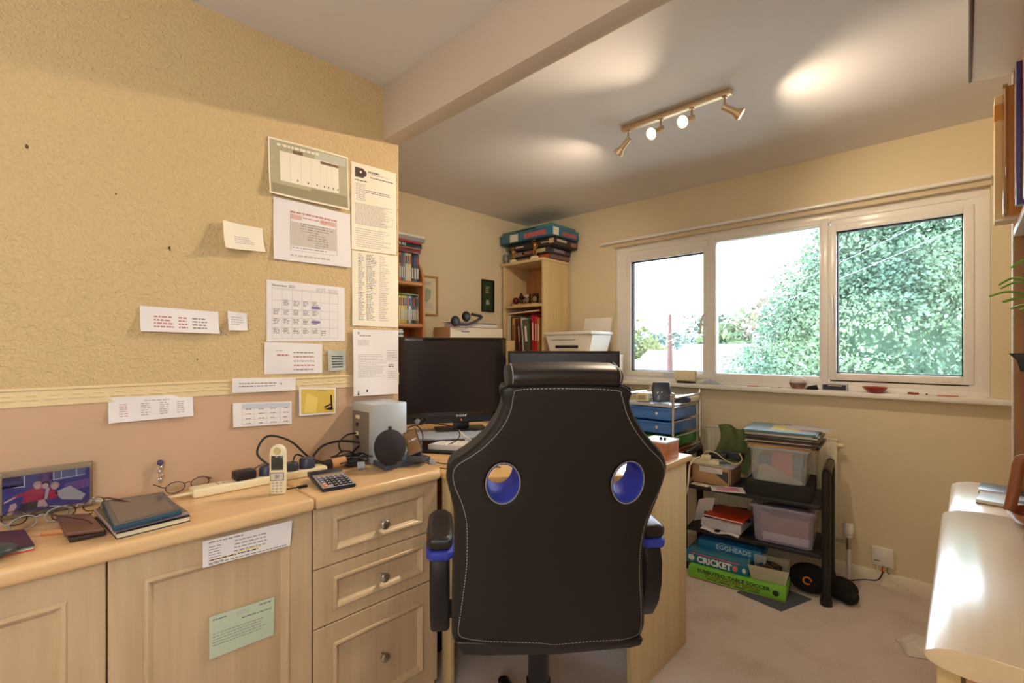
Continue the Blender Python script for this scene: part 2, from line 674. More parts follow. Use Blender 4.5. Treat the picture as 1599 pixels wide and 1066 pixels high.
# sill board and the pelmet rail
mb = MB()
mb.box((-2.0, 3.20, 1.012), (0.20, YW + 0.005, 1.042), WHITE_U, 0.008)
mb.box((WX0 + .002, YW, 1.012), (WX1 - .002, YF + .005, 1.042), WHITE_U)
struct(mb.build('trim_3'))
mb = MB()
mb.box((-2.10, 3.215, 2.10), (0.092, YW, 2.118), WHITE_U, 0.003)
struct(mb.build('trim_4'))
mb = MB()
mb.box((-2.0, YW - .012, WZ1 - .003), (0.098, YW + .02, 2.10), M('lintel_cream', (214, 200, 172), .5), 0.002)
struct(mb.build('trim_5'))

# ================================================================== LEFT FITTED CABINETS
XC = -1.412


def front(mbx, y0, y1, z0, z1, iy, iz, x=XC, mat=None):
    """panelled door or drawer front facing +x, built as nested rectangles"""
    mat = mat or MAPLE
    prof = [(0, -0.018), (0, -0.002), (0.002, 0), (iy - 0.001, 0), (iy, -0.0008), (iy + .001, 0), (iy + .003, .004), (iy + .008, .006), (iy + .013, .003), (iy + .017, -.005), (iy + .022, -.009)]
    t = bmesh.new()
    loops = []
    for d, dx in prof:
        dz = d * (iz / iy) if d < iy else iz + (d - iy)
        L = [(x + dx, y0 + d, z0 + dz), (x + dx, y1 - d, z0 + dz), (x + dx, y1 - d, z1 - dz), (x + dx, y0 + d, z1 - dz)]
        loops.append([t.verts.new(p) for p in L])
    for a, b2 in zip(loops, loops[1:]):
        for k in range(4):
            k2 = (k + 1) % 4
            t.faces.new((a[k], a[k2], b2[k2], b2[k]))
    t.faces.new(loops[-1]); t.faces.new(list(reversed(loops[0])))
    bmesh.ops.recalc_face_normals(t, faces=t.faces)
    mbx.add(t, mat)


def knob(parent, x, y, z, name='knob'):
    m = MB()
    mx = Matrix.Translation((x, y, z)) @ Matrix.Rotation(R(90), 4, 'Y')
    m.lathe([(0, 0), (.009, 0), (.009, .002), (.0055, .004), (.0055, .012), (.012, .016), (.0155, .021), (.0155, .025), (.012, .028), (0, .030)], SATIN, mx, 20)
    return m.build(name, parent)


def carcass(name, label, y0, y1, group=None):
    t = thing(name, label, 'cabinet', (-1.6, (y0 + y1) / 2, 0), group=group)
    m = MB()
    m.box((XL + .003, y0 + .001, 0.0), (XC - .02, y1 - .001, .80), MAPLE_P)
    m.build('carcass', t)
    return t


cab1 = carcass('door_cabinet', 'pale maple cupboard with the bare panelled door at the far left', -0.33, 0.1445)
mb = MB(); front(mb, -0.328, 0.1435, 0.06, 0.798, .064, .066); mb.build('door', cab1)
cab2 = carcass('door_cabinet', 'pale maple cupboard with two notes stuck on its door, left of the drawers', 0.1445, 0.6165)
mb = MB(); front(mb, 0.1475, 0.6145, 0.06, 0.798, .064, .066); mb.build('door', cab2)
cab3 = carcass('drawer_cabinet', 'pale maple chest of three panelled drawers with round knobs', 0.6165, 1.082)
for z0, z1, kz in ((.6155, .798, .693), (.436, .6115, .517), (.06, .432, .249)):
    mb = MB(); front(mb, .619, 1.0805, z0, z1, .061, .036 if z1 - z0 < .3 else .06); d = mb.build('drawer', cab3)
    knob(d, XC - .009, .855, kz)
for cbx, a, b2 in ((cab1, -0.33, .1445), (cab2, .1445, .6165), (cab3, .6165, 1.082)):
    mb = MB(); mb.box((-1.46, a + .002, 0), (-1.45, b2 - .002, .06), MAPLE_P); mb.build('plinth', cbx)

mb = MB(); mb.box((XL + .002, -0.34, .801), (-1.385, .6145, .84), MAPLE_H, .013, seg=4)
tag(mb.build('worktop'), 'long maple worktop with a rounded edge over the two cupboard doors', 'worktop')
mb = MB()
mb.prism([(XL + .002, .6160), (-1.385, .6160), (-1.385, 1.055), (-1.392, 1.078), (-1.410, 1.096), (-1.435, 1.103), (XL + .002, 1.103)], .801, .84, MAPLE_H, .013)
tag(mb.build('worktop'), 'short maple worktop with a rounded corner over the three drawers', 'worktop')

# ------------------------------------------------------------------ generic papers


class Sheet:
    """a sheet given by its four corners (tl, tr, br, bl); print is drawn in 0..1 coordinates, b upward"""

    def __init__(s, q, curl=0.0, wave=0.0, n=None, lift=0.0012, thick=0.0004, mat=None, dog=0):
        s.q = [Vector(p) for p in q]
        s.U = (s.q[1] - s.q[0]); s.V = (s.q[0] - s.q[3])
        s.n = Vector(n) if n else s.U.cross(s.V).normalized()
        s.curl = curl; s.wave = wave; s.lift = lift; s.dog = dog
        s.mb = MB()
        s.ph = random.uniform(0, 6)
        s.mb.grid(lambda a, b_: s.p(a, b_), 10, 10, mat or PAPER, thick)

    def p(s, a, b_, e=0.0):
        tl, tr, br, bl = s.q
        base = (bl * (1 - a) + br * a) * (1 - b_) + (tl * (1 - a) + tr * a) * b_
        h = s.lift + e + s.wave * (0.5 + 0.5 * math.sin(s.ph + a * 5 + b_ * 3))
        h += s.curl * (1 - b_) ** 2 + s.dog * max(0, (1 - a) - .6) ** 2 * 6
        return base + s.n * h

    def bar(s, a0, b0, a1, b1, mat, e=0.0007):
        n = max(1, int(abs(a1 - a0) / .1 + .5)); m = max(1, int(abs(b1 - b0) / .15 + .5))
        s.mb.grid(lambda u, v: s.p(a0 + (a1 - a0) * u, b0 + (b1 - b0) * v, e), n, m, mat)

    def poly(s, pts, mat, e=0.0007):
        s.mb.quad([s.p(a, b_, e) for a, b_ in pts], mat)

    def lines(s, a0, a1, bt, bb, n, mat=None, fill=1.0, hh=.5):
        mat = mat or INK
        pitch = (bt - bb) / n
        for i in range(n):
            y = bt - pitch * (i + 1)
            x = a0; end = a0 + (a1 - a0) * (fill if fill >= 1 else random.uniform(fill, 1))
            while x < end:
                wd = random.uniform(.02, .07)
                if x + wd > end: wd = end - x
                if wd > .008:
                    s.bar(x, y, x + wd, y + pitch * hh, mat)
                x += wd + .012

    def frame(s, a0, b0, a1, b1, mat, w=.004):
        s.bar(a0, b0, a1, b0 + w, mat); s.bar(a0, b1 - w, a1, b1, mat)
        s.bar(a0, b0, a0 + w, b1, mat); s.bar(a1 - w, b0, a1, b1, mat)

    def text(s, txt, a, b_, h, mat, sx=1.0, align='LEFT', e=.0006):
        o = s.p(a, b_, e)
        u = (s.p(min(a + .2, 1), b_, e) - s.p(min(a + .2, 1) - .2, b_, e)).normalized()
        v = (s.p(a, min(1, b_ + .1), e) - s.p(a, min(1, b_ + .1) - .1, e)).normalized()
        s.mb.text(txt, h, mat, basis(o, u, v, u.cross(v)), .0001, align, sx)

    def done(s, name, label=None, cat=None, group=None, parent=None):
        at = None if parent is not None else s.q[3]
        o = s.mb.build(name, parent, at=at)
        if label: tag(o, label, cat, group)
        return o


def wall(y0, zt0, y1, zt1, zb0, zb1, x=XL):
    return [(x, y0, zt0), (x, y1, zt1), (x, y1, zb1), (x, y0, zb0)]


TAN = M('photo_tan', (176, 170, 140), .5, var=(12, .1))
s = Sheet(wall(.624, 2.038, .926, 2.05, 1.833, 1.834), curl=.012, wave=.004, mat=PAPER_W, lift=.004)
s.bar(.015, .03, .985, .97, TAN, .0005)
s.bar(.03, .04, .97, .2, M('photo_road', (150, 142, 112), .6), .0007); s.bar(.5, .2, .97, .25, MATS['photo_road'], .0007)
s.bar(.55, .80, .97, .95, M('photo_sky', (192, 192, 176), .6), .0007)
s.bar(.13, .27, .86, .80, PAPER_W, .001)
s.bar(.28, .80, .40, .86, M('photo_brown', (120, 100, 70), .6), .001); s.bar(.62, .74, .86, .79, MATS['photo_brown'], .0012)
for k in range(5): s.lines(.18, .25, .74 - k * .1, .68 - k * .1, 1, INK)
for k, a in enumerate((.25, .38, .50, .62, .70, .77)): s.bar(a, .28, a + .002, .78, INKL, .0014)
for k, a in enumerate((.33, .46, .57, .66, .72, .78, .84)): s.bar(a, .32, a + .012, .35, INKD, .0014)
s.lines(.06, .6, .95, .88, 1, PAPER_W, 1, .6); s.lines(.3, .7, .2, .06, 3, MATS['photo_brown'])
s.done('calendar_sheet', 'greyish landscape picture calendar page pinned highest on the wall', 'calendar')

s = Sheet(wall(.642, 1.828, .938, 1.823, 1.603, 1.608), curl=.006, wave=.003)
s.frame(.2, .18, .80, .82, INK); s.lines(.2, .8, .86, .80, 1, INKR); s.bar(.205, .70, .34, .78, M('wash_red', (214, 176, 168), .8)); s.bar(.58, .70, .79, .78, MATS['wash_red'])
s.bar(.21, .26, .79, .66, M('wash_grey', (202, 194, 186), .8)); s.lines(.22, .76, .68, .22, 11, INK, .6, .35); s.lines(.2, .7, .14, .08, 1, INKL)
s.lines(.35, .7, .77, .74, 1, INKR)
s.done('printed_form', 'white landscape form with pink header pinned just below the picture calendar', 'paper')

s = Sheet(wall(.942, 2.040, 1.151, 2.046, 1.684, 1.690), wave=.003, mat=PAPER_W)
BR = M('badge_brown', (70, 52, 50), .6)
s.poly([(.08, .84), (.24, .84), (.31, .87), (.33, .895), (.31, .92), (.24, .95), (.08, .95)], BR)
s.mb.ball(s.p(.2, .905, .001), .005, PAPER_W, (0.1, 1, 1))
s.lines(.36, .6, .95, .92, 1, INKD); s.lines(.42, .8, .925, .90, 1, INKL); s.lines(.4, .92, .88, .86, 1, INKD)
s.lines(.08, .34, .82, .80, 1, INKD); s.lines(.1, .3, .78, .58, 10, INKL); s.lines(.3, .85, .72, .68, 2, INK)
s.lines(.08, .93, .55, .30, 22, INK, .7, .38); s.lines(.1, .9, .27, .04, 9, INKL, .7, .38); s.frame(.62, .34, .92, .44, INKL)
s.done('letter', 'tall cream letter with a brown badge at its top, pinned beside the wall corner', 'paper')

s = Sheet(wall(.945, 1.680, 1.158, 1.684, 1.375, 1.374), wave=.004, mat=PAPER_W)
for a in (.13, .30, .58): s.lines(a, a + (.13 if a < .2 else .22), .98, .08, 42 if a < .5 else 34, INK if a < .5 else INKL, .5, .45)
s.done('printed_list', 'tall cream sheet of narrow name columns hung below the badge letter', 'paper')

s = Sheet(wall(.62, 1.527, .914, 1.525, 1.306, 1.312), wave=.002)
s.text('November 2021', .055, .905, .0125, INKD)
s.lines(.6, .73, .95, .86, 5, INKL); s.lines(.77, .9, .95, .86, 5, INKL)
for k in range(8): s.bar(.06 + k * .12, .05, .062 + k * .12, .88 - .0 * k, INK)
for z in (.88, .86, .68, .53, .39, .23, .05): s.bar(.06, z, .902, z + .003, INK)
for cx in range(5):
    for r_ in range(5):
        if (cx == 0 and r_ < 2) or r_ == 0: continue
        s.lines(.075 + cx * .12, .155 + cx * .12, .86 - r_ * .157, .76 - r_ * .157, 4, INK, .7)
s.lines(.67, .74, .2, .1, 3, INK, .7)
s.bar(.545, .565, .655, .60, INKP, .0014); s.bar(.545, .315, .655, .355, INKP, .0014)
s.done('month_planner', 'November month planner sheet with two purple boxes in its grid', 'calendar')

s = Sheet(wall(.612, 1.304, .822, 1.299, 1.190, 1.187), wave=.004)
s.lines(.2, .4, .68, .58, 1, INKR); s.lines(.18, .3, .77, .72, 1, INKL)
for k in range(5): s.lines(.48, .85, .75 - k * .14, .67 - k * .14, 1, INKR if k % 2 else INK, 1, .5)
s.done('printed_notice', 'white notice with reddish lines just below the month planner', 'paper')

PLASTIC_S = frosted('sachet_plastic', (196, 204, 200), .75)
s = Sheet(wall(.843, 1.276, .914, 1.272, 1.194, 1.196), wave=.004, curl=.006, mat=PLASTIC_S, lift=.004)
s.lines(.2, .85, .80, .15, 5, INKD, 1, .5)
s.done('paper_sachet', 'small crinkled clear sachet with dark print, left of the long letter', 'sachet')

s = Sheet(wall(.944, 1.359, 1.154, 1.360, 1.089, 1.085), wave=.006, curl=.004, lift=.009)
s.bar(.1, .93, .14, .96, INK); s.lines(.14, .4, .93, .9, 1, INK); s.lines(.1, .35, .85, .76, 4, INKL)
s.lines(.1, .75, .64, .28, 14, INKL, .6, .4); s.frame(.74, .52, .97, .68, INK); s.lines(.76, .95, .67, .54, 4, INKL); s.lines(.78, .9, .48, .43, 2, INKD); s.frame(.74, .22, .97, .4, INKL)
s.lines(.77, .94, .38, .25, 4, INKL); s.poly([(.08, .01), (.12, .01), (.1, .09)], DARKG); s.bar(.27, .05, .30, .09, INKD)
s.done('letter', 'wavy white letter with boxed margin hanging just above the silver computer', 'paper')

s = Sheet(wall(.477, 1.708, .607, 1.706, 1.612, 1.618), curl=.03, wave=.002, mat=PAPER_W, dog=.02)
s.lines(.28, .75, .55, .25, 4, INKL, .7)
s.done('note', 'small curling note alone on the wall left of the pink-headed form', 'note')

s = Sheet(wall(.261, 1.410, .469, 1.403, 1.333, 1.330), wave=.004, curl=.016)
for k, (a, e2) in enumerate(((.16, .4), (.46, .58), (.64, .84))): s.lines(a, e2, .72, .18, 4, INKR if k < 2 else INK, .85, .45)
s.done('note', 'narrow curling strip with four lines of dates on the embossed wallpaper', 'note')
s = Sheet(wall(.496, 1.408, .555, 1.402, 1.342, 1.343), wave=.004, curl=.012)
s.lines(.15, .8, .8, .3, 4, INKL, .7)
s.done('note', 'tiny square note beside the strip of dates', 'note')
s = Sheet(wall(.508, 1.181, .718, 1.174, 1.131, 1.127), wave=.002, lift=.009)
s.lines(.1, .7, .78, .38, 2, INK, .9, .35); s.bar(.74, .5, .77, .6, INKR)
s.done('note', 'thin white strip pinned over the wallpaper border', 'note')
s = Sheet(wall(.512, 1.096, .706, 1.087, 1.014, 1.005), wave=.002, curl=.004)
s.bar(.14, .74, .97, .93, M('wash_blue', (196, 204, 216), .8))
for z in (.93, .74, .5, .28, .08): s.bar(.14, z, .97, z + .012, INKL)
for a in (.14, .34, .55, .79, .965): s.bar(a, .08, a + .004, .93, INKL)
for a in (.2, .42, .62, .85): s.lines(a, a + .1, .9, .1, 4, INK, .8, .2)
s.done('timetable_strip', 'white table with a pale blue header row on the peach wall', 'note')
s = Sheet(wall(.188, 1.138, .397, 1.134, 1.064, 1.065), wave=.004, curl=.006)
for a in (.12, .36, .58, .79): s.lines(a, a + .11, .78, .22, 6, INKR if a < .2 else INK, .7, .3)
s.lines(.4, .7, .9, .8, 1, INKL)
s.done('note', 'white strip of four short name columns, lowest at the left of the peach wall', 'note')

card = thing('greeting_card', 'yellow card with a dark curved bird mark, above the power strip', 'card', (XL, .8, 1.03))
s = Sheet(wall(.745, 1.150, .868, 1.140, 1.06, 1.06), mat=M('card_teal', (92, 128, 124), .6), lift=.002)
s.poly([(.1, .75), (.5, .95), (.5, .75)], M('card_navy', (70, 76, 116), .6))
s.done('back_sheet', parent=card)
s = Sheet(wall(.732, 1.137, .874, 1.127, 1.030, 1.026), mat=PAPER, lift=.006, wave=.002)
s.bar(.05, .06, .96, .93, M('card_yellow', (218, 186, 84), .6)); s.poly([(.12, .1), (.45, .08), (.5, .6), (.2, .8)], M('card_yellow2', (228, 204, 110), .6), .001)
s.lines(.25, .75, .92, .86, 1, INK); s.lines(.2, .7, .8, .2, 9, M('ink_ochre', (196, 164, 74), .8), .6, .3)
s.poly([(.84, .72), (.88, .72), (.90, .3), (.92, .16), (.86, .18)], INKD, .0014); s.poly([(.66, .28), (.86, .4), (.86, .34), (.7, .24)], INKD, .0014); s.poly([(.68, .2), (.9, .28), (.92, .18), (.86, .14)], INKD, .0014)
s.done('front_sheet', parent=card)

# holes in the wallpaper
for (u, v, r_) in ((42, 229, .004), (264, 387, .003), (181, 303, .002), (308, 561, .002)):
    p = onX(u, v, XL)
    mb = MB(); mb.ball(p + Vector((.001, 0, 0)), r_, M('hole_brown', (92, 66, 40), .8), (.4, 1, 1.6), 1)
    if v == 387: mb.tube([p, p + Vector((.012, 0, .003)), p + Vector((.014, 0, -.012))], .0012, MATS['hole_brown'], 6)
    lab = {229: 'scuffed plaster hole highest on the left wall', 387: 'small bent nail sticking out of the wallpaper beside the curling note', 303: 'tiny pin hole in the wallpaper between the scuff and the nail', 561: 'tiny pin hole just above the border'}[v]
    tag(mb.build('wall_nail' if v == 387 else 'pin_hole', at=p), lab, 'nail' if v == 387 else 'hole')

# notes stuck on the door
xd = XC
s = Sheet([(-1.383, .3005, .803), (-1.3805, .5535, .808), (XC + .01, .5545, .757), (XC + .01, .3055, .752)], wave=0, mat=PAPER, lift=.003, thick=.0003)
q = [onX(u, v, XC + .0085) for u, v in ((316, 845), (456, 812), (452, 851), (316, 886))]
s.mb.bm.free()
s = Sheet(q, wave=.0015, lift=.002)
s.lines(.06, .42, .93, .88, 1, INKD, 1, .6); s.lines(.06, .22, .8, .1, 7, INK, .6, .3); s.lines(.33, .72, .86, .32, 4, INK, .9, .3)
s.bar(.06, .18, .36, .24, YEL, .0006); s.bar(.36, .26, .64, .30, YEL, .0006); s.lines(.06, .95, .13, .05, 1, INK); s.lines(.07, .6, .27, .19, 1, INKD)
s.done('note', 'white printed note with a yellow highlighted line at the top of the cupboard door', 'note')
q = [onX(u, v, XC - .008) for u, v in ((326, 963), (428, 931), (427, 990), (326, 1029))]
s = Sheet(q, wave=.001, lift=.002, mat=M('card_mint', (190, 206, 184), .7))
s.lines(.05, .25, .95, .88, 1, INK); s.lines(.4, .6, .95, .84, 2, INKL); s.lines(.48, .95, .78, .72, 1, INK); s.lines(.75, .95, .98, .9, 1, INK)
s.lines(.05, .95, .62, .28, 5, INK, .8, .25)
s.done('note', 'mint green card with handwriting on the cupboard door panel', 'note')

# ================================================================== CORNER DESK IN THE ALCOVE
ZD = .818
desk = thing('corner_desk', 'maple corner desk in the alcove behind the office chair', 'desk', (-1.7, 1.6, 0))
mb = MB()
mb.prism([(XA + .003, YJ + .004), (XL + .0, YJ + .004), (XL + .02, 1.108), (-1.37, 1.108), (-1.28, 1.145), (-.93, 1.50), (-.875, 1.545), (-.862, 1.60), (-.862, 2.045), (XA + .003, 2.045)], ZD - .025, ZD, MAPLE_D, .004)
mb.build('desktop', desk)
mb = MB(); mb.box((-.895, 1.545, 0), (-.876, 2.02, ZD - .0255), MAPLE_P, .002); mb.build('end_panel', desk)
mb = MB(); mb.box((-1.43, 1.116, 0), (-1.378, 1.134, ZD - .0255), MAPLE_P, .002); mb.build('end_panel', desk)
mb = MB(); mb.box((XA + .1, 2.0, .3), (-.896, 2.018, ZD - .0255), MAPLE_P, .001); mb.build('back_panel', desk)
mb = MB(); mb.box((XA + .02, 1.2, 0), (XA + .04, 2.0, ZD - .0255), MAPLE_P, .001); mb.build('end_panel', desk)

mb = MB()
mb.box((-1.80, 1.19, .001), (-1.60, 1.62, .44), BLACKM, .01)
mb.box((-1.598, 1.21, .02), (-1.59, 1.60, .42), BLACKP, .004)
tag(mb.build('computer_tower', at=(-1.7, 1.4, 0)), 'black computer tower in the shadow under the corner desk', 'computer')

# low cabinets behind the monitors
mb = MB()
mb.box((XA + .002, 2.06, 0), (-2.56, 2.72, 1.345), MAPLE_P, .002)
tag(mb.build('side_cabinet', at=(-2.73, 2.4, 0)), 'wooden cabinet hidden behind the television, under the cardboard box', 'cabinet')
mb = MB()
mb.box((-2.385, 2.80, 0), (-1.90, 3.235, 1.238), MAPLE_P, .002)
tag(mb.build('printer_stand', at=(-2.15, 3.0, 0)), 'wooden stand behind the monitor that carries the printer', 'cabinet')

# ------------------------------------------------------------------ DVD shelf
sh = thing('wall_shelf', 'orange pine shelf with rounded side holding discs in the alcove', 'shelf', (XA, 1.7, 1.36))
ysR = 1.975
mb = MB()
prof = [(0, 1.30), (.18, 1.30), (.18, 1.66), (.178, 1.74), (.165, 1.80), (.14, 1.85), (.10, 1.895), (.05, 1.915), (0, 1.92)]
mb.prism([(XA + .001 + a, z) for a, z in prof], 0, .018, PINE, .003, mx=Matrix(((1, 0, 0, 0), (0, 0, -1, ysR), (0, 1, 0, 0), (0, 0, 0, 1))))
mb.build('side_panel', sh)
for z in (1.712, 1.425):
    mb = MB(); mb.box((XA + .001, 1.25, z), (XA + .185, ysR - .019, z + .028), PINE, .012, seg=3); mb.build('shelf_board', sh)
mb = MB(); mb.box((XA + .001, 1.25, 1.30), (XA + .008, ysR - .019, 1.8), PINE); mb.build('back_board', sh)
mb = MB(); mb.box((XA + .001, 1.232, 1.30), (XA + .18, 1.249, 1.9), PINE, .003); mb.build('side_panel', sh)

DC = [(60, 90, 130), (30, 34, 40), (200, 190, 160), (190, 120, 70), (90, 140, 170), (216, 204, 150), (50, 50, 56), (150, 150, 156), (220, 206, 90), (120, 60, 50), (70, 120, 110), (235, 232, 225)]


def disc(y, z, h, wd, rgb, i, tilt=0, label=None, group=None):
    m = MB()
    cm_ = M('case_%d_%d_%d' % rgb, rgb, .3, coat=.4)
    m.box((-.065, -wd / 2, 0), (.065, wd / 2, h), cm_, .001)
    m.box((.0651, -wd * .32, h * .12), (.0656, wd * .32, h * .5), M('spine_pale', (214, 210, 200), .5))
    m.box((.0651, -wd * .32, h * .62), (.0656, wd * .32, h * .9), M('spine_%d' % (i % 3), [(180, 60, 50), (60, 90, 150), (40, 40, 46)][i % 3], .5))
    o = m.build('disc_case', at=(XA + .085, y, z), local=True)
    o.rotation_euler = (tilt, 0, 0)
    tag(o, label, 'disc case', group)
    return o


y = 1.935; i = 0
cs = [(60, 72, 96), (52, 78, 112), (30, 34, 40), (222, 208, 166), (214, 196, 150), (200, 210, 190), (90, 140, 170), (60, 90, 130), (190, 120, 70), (214, 204, 170), (30, 34, 40), (170, 60, 50), (50, 50, 56), (200, 190, 160), (60, 90, 130), (30, 34, 40)]
ORD = ['rightmost', 'second from the right', 'third from the right', 'fourth from the right', 'fifth from the right', 'sixth from the right', 'seventh from the right', 'eighth from the right', 'ninth from the right', 'tenth from the right', 'eleventh from the right', 'twelfth from the right', 'thirteenth from the right', 'fourteenth from the right', 'fifteenth from the right', 'sixteenth from the right']
CN = ['slate blue', 'dark blue', 'black', 'cream', 'buff', 'pale green', 'sky blue', 'blue', 'orange brown', 'pale buff', 'black', 'red', 'charcoal', 'stone', 'navy', 'black']
while y > 1.725:
    wd = .014 + (i % 3) * .0012 if i > 1 else .02
    disc(y, 1.741, .192, wd, cs[i % len(cs)], i, 0, CN[i % 16] + ' disc case, ' + ORD[i % 16] + ' on the upper pine shelf', 'disc cases on the upper pine shelf')
    y -= wd + .0015; i += 1
y = 1.935; i = 0
cs = [(150, 140, 110), (110, 100, 90), (50, 56, 60), (70, 110, 150), (226, 228, 230), (90, 130, 160), (216, 200, 90), (222, 206, 90), (226, 210, 100), (220, 214, 120), (70, 110, 120), (40, 70, 90)]
CN = ['olive grey', 'brown grey', 'dark slate', 'blue', 'white', 'pale blue', 'yellow', 'yellow gold', 'pale yellow', 'lime', 'teal', 'dark teal', 'olive grey', 'brown grey', 'dark slate', 'blue']
while y > 1.725:
    wd = .014 if i % 2 else .0155
    disc(y, 1.454, .192, wd, cs[i % len(cs)], i + 1, 0, CN[i % 16] + ' disc case, ' + ORD[i % 16] + ' on the lower pine shelf', 'disc cases on the lower pine shelf')
    y -= wd + .0015; i += 1


def flat(x0, y0, x1, y1, z0, z1, rgb, name, label, cat, group=None, title=None, tcol=None, rot=0, pages=False):
    t = M('c_%d_%d_%d' % rgb, rgb, .4, coat=.2)
    m = MB()
    cx, cy = (x0 + x1) / 2, (y0 + y1) / 2
    hx, hy = (x1 - x0) / 2, (y1 - y0) / 2
    if pages:
        m.box((-hx + .003, -hy + .003, .002), (hx - .003, hy - .003, z1 - z0 - .002), PAPER)
        m.box((-hx, -hy, 0), (hx, hy, .002), t); m.box((-hx, -hy, z1 - z0 - .002), (hx, hy, z1 - z0), t)
        m.box((-hx, hy - .003, 0), (hx, hy, z1 - z0), t)
    else:
        m.box((-hx, -hy, 0), (hx, hy, z1 - z0), t, .0015)
    if title:
        m.text(title, (z1 - z0) * .8, tcol or PAPER, basis((hx + .0006, -hy + .03, (z1 - z0) * .22), (0, 1, 0), (0, 0, 1), (1, 0, 0)), .0002)
    o = m.build(name, at=(cx, cy, z0), local=True)
    o.rotation_euler = (0, 0, rot)
    return tag(o, label, cat, group)


z = 1.935
for (h, rgb, tt, lab, dy) in ((.030, (120, 44, 40), None, 'dark red box lying directly on the upper row of disc cases', .0), (.004, (222, 178, 140), None, 'thin peach sleeve between the flat disc boxes', .005),
                              (.032, (36, 36, 42), 'THE FUTURE', 'black flat disc box with white capital lettering on the pine shelf pile', .01), (.014, (178, 36, 62), None, 'crimson disc case in the flat pile on the pine shelf', .005),
                              (.026, (150, 150, 156), None, 'grey flat disc box near the top of the pine shelf pile', .04), (.016, (226, 224, 218), None, 'white case lying topmost on the pine shelf pile', .035)):
    flat(XA + .03, 1.64 + dy, XA + .17, 1.945 + dy, z, z + h, rgb, 'disc_box', lab, 'disc box', 'flat disc boxes on top of the pine shelf', tt)
    z += h + .001
# sleeves under the lower board
z = 1.35
for k, rgb in enumerate(((96, 150, 190), (214, 214, 208), (60, 70, 90), (222, 222, 218), (190, 200, 206))):
    flat(XA + .03, 1.62, XA + .17, 1.80 + (k % 2) * .006, z, z + .012, rgb, 'disc_case', ['blue flat disc case lowest in the pile below the lower pine shelf', 'pale grey flat disc case above the blue one below the lower pine shelf', 'dark blue flat disc case midway in the pile below the lower pine shelf', 'white flat disc case just above the dark blue one below the lower pine shelf', 'pale flat disc case topmost in the pile below the lower pine shelf'][k], 'disc case', 'flat cases below the lower pine shelf')
    z += .0125
mb = MB(); mb.box((XA + .003, 1.25, 1.30), (XA + .179, 1.955, 1.348), PINE, .003); mb.build('shelf_board', sh)
mb = MB(); flat(XA + .03, 1.62, XA + .17, 1.93, 1.647, 1.655, (110, 160, 90), 'disc_case', 'green sleeve lying on the lower row of disc cases', 'disc case')

# framed pictures on the alcove wall


def picture(name, label, y0, y1, z0, z1, fw, fmat, art):
    t = thing(name, label, 'picture', (XA, (y0 + y1) / 2, z0))
    m = MB()
    for a in (((y0, z0), (y1, z0 + fw)), ((y0, z1 - fw), (y1, z1)), ((y0, z0), (y0 + fw, z1)), ((y1 - fw, z0), (y1, z1))):
        m.box((XA, a[0][0], a[0][1]), (XA + .018, a[1][0], a[1][1]), fmat, .003)
    m.build('frame', t)
    s_ = Sheet(wall(y0 + fw * .8, z1 - fw * .8, y1 - fw * .8, z1 - fw * .8, z0 + fw * .8, z0 + fw * .8, XA), lift=.006, mat=art[0])
    art[1](s_)
    s_.done('print', parent=t)


def art1(s_):
    s_.bar(.12, .1, .9, .92, M('art_paper', (216, 212, 190), .7), .0005)
    s_.lines(.2, .7, .88, .8, 2, INK); s_.poly([(.3, .35), (.5, .3), (.7, .45), (.72, .65), (.5, .72), (.35, .6)], M('art_green', (150, 180, 160), .7))
    s_.poly([(.5, .4), (.62, .5), (.55, .62)], M('art_pink', (206, 160, 140), .7), .001); s_.lines(.2, .8, .28, .15, 4, INKL)


def art2(s_):
    s_.poly([(.3, .2), (.7, .2), (.62, .36), (.38, .36)], M('art_silver', (160, 164, 150), .4)); s_.lines(.3, .7, .85, .6, 4, M('art_gold', (170, 150, 100), .6), .7)


picture('framed_print', 'pale gold framed print hanging right of the pine disc shelf', 2.02, 2.215, 1.53, 1.825, .014, M('frame_gold', (186, 152, 98), .4), (M('art_mount', (226, 214, 180), .7), art1))
picture('framed_badge', 'narrow black frame with a dark green picture on the alcove wall', 2.669, 2.809, 1.590, 1.858, .014, BLACKM, (M('art_dgreen', (44, 66, 44), .7), art2))

# ================================================================== THINGS ON THE LEFT WORKTOP
ZT = .8405
# photograph in an acrylic stand
ph = thing('photo_frame', 'clear acrylic photo stand with a picture of three people hugging on a lawn', 'photo frame', (-1.77, .06, ZT))
q = [onX(u, v, -1.775) for u, v in ((3, 752), (140, 726), (138, 786), (4, 806))]
bz = ZT + .012
ya, yb, zt = q[0].y, q[1].y, q[1].z
mb = MB(); mb.box((-1.779, ya - .01, ZT + .002), (-1.776, yb + .006, zt + .012), CLEAR, .001); mb.box((-1.772, ya - .01, ZT + .002), (-1.770, yb + .006, zt + .012), CLEAR, .001)
mb.build('acrylic_panel', ph, smooth=False)
for yy in (ya - .004, yb):
    for zz in (ZT + .012, zt + .006):
        mb = MB(); mb.cyl((-1.782, yy, zz), (-1.766, yy, zz), .0045, CHROME, 12); mb.build('stud', ph)
s = Sheet([(-1.774, ya, zt - .004), (-1.774, yb, zt - .004), (-1.774, yb, bz), (-1.774, ya, bz)], lift=0, mat=M('art_lawn', (84, 74, 150), .4))
PURP = M('art_brick', (140, 100, 170), .4); SKY_ = M('art_pane', (110, 118, 170), .4); LINE = M('art_line', (226, 224, 244), .4)
PINK = M('art_face', (240, 186, 190), .4); RED = M('art_red', (206, 54, 92), .4); WHT = M('art_white', (214, 200, 204), .4); HAIR = M('art_hair', (206, 168, 148), .4)
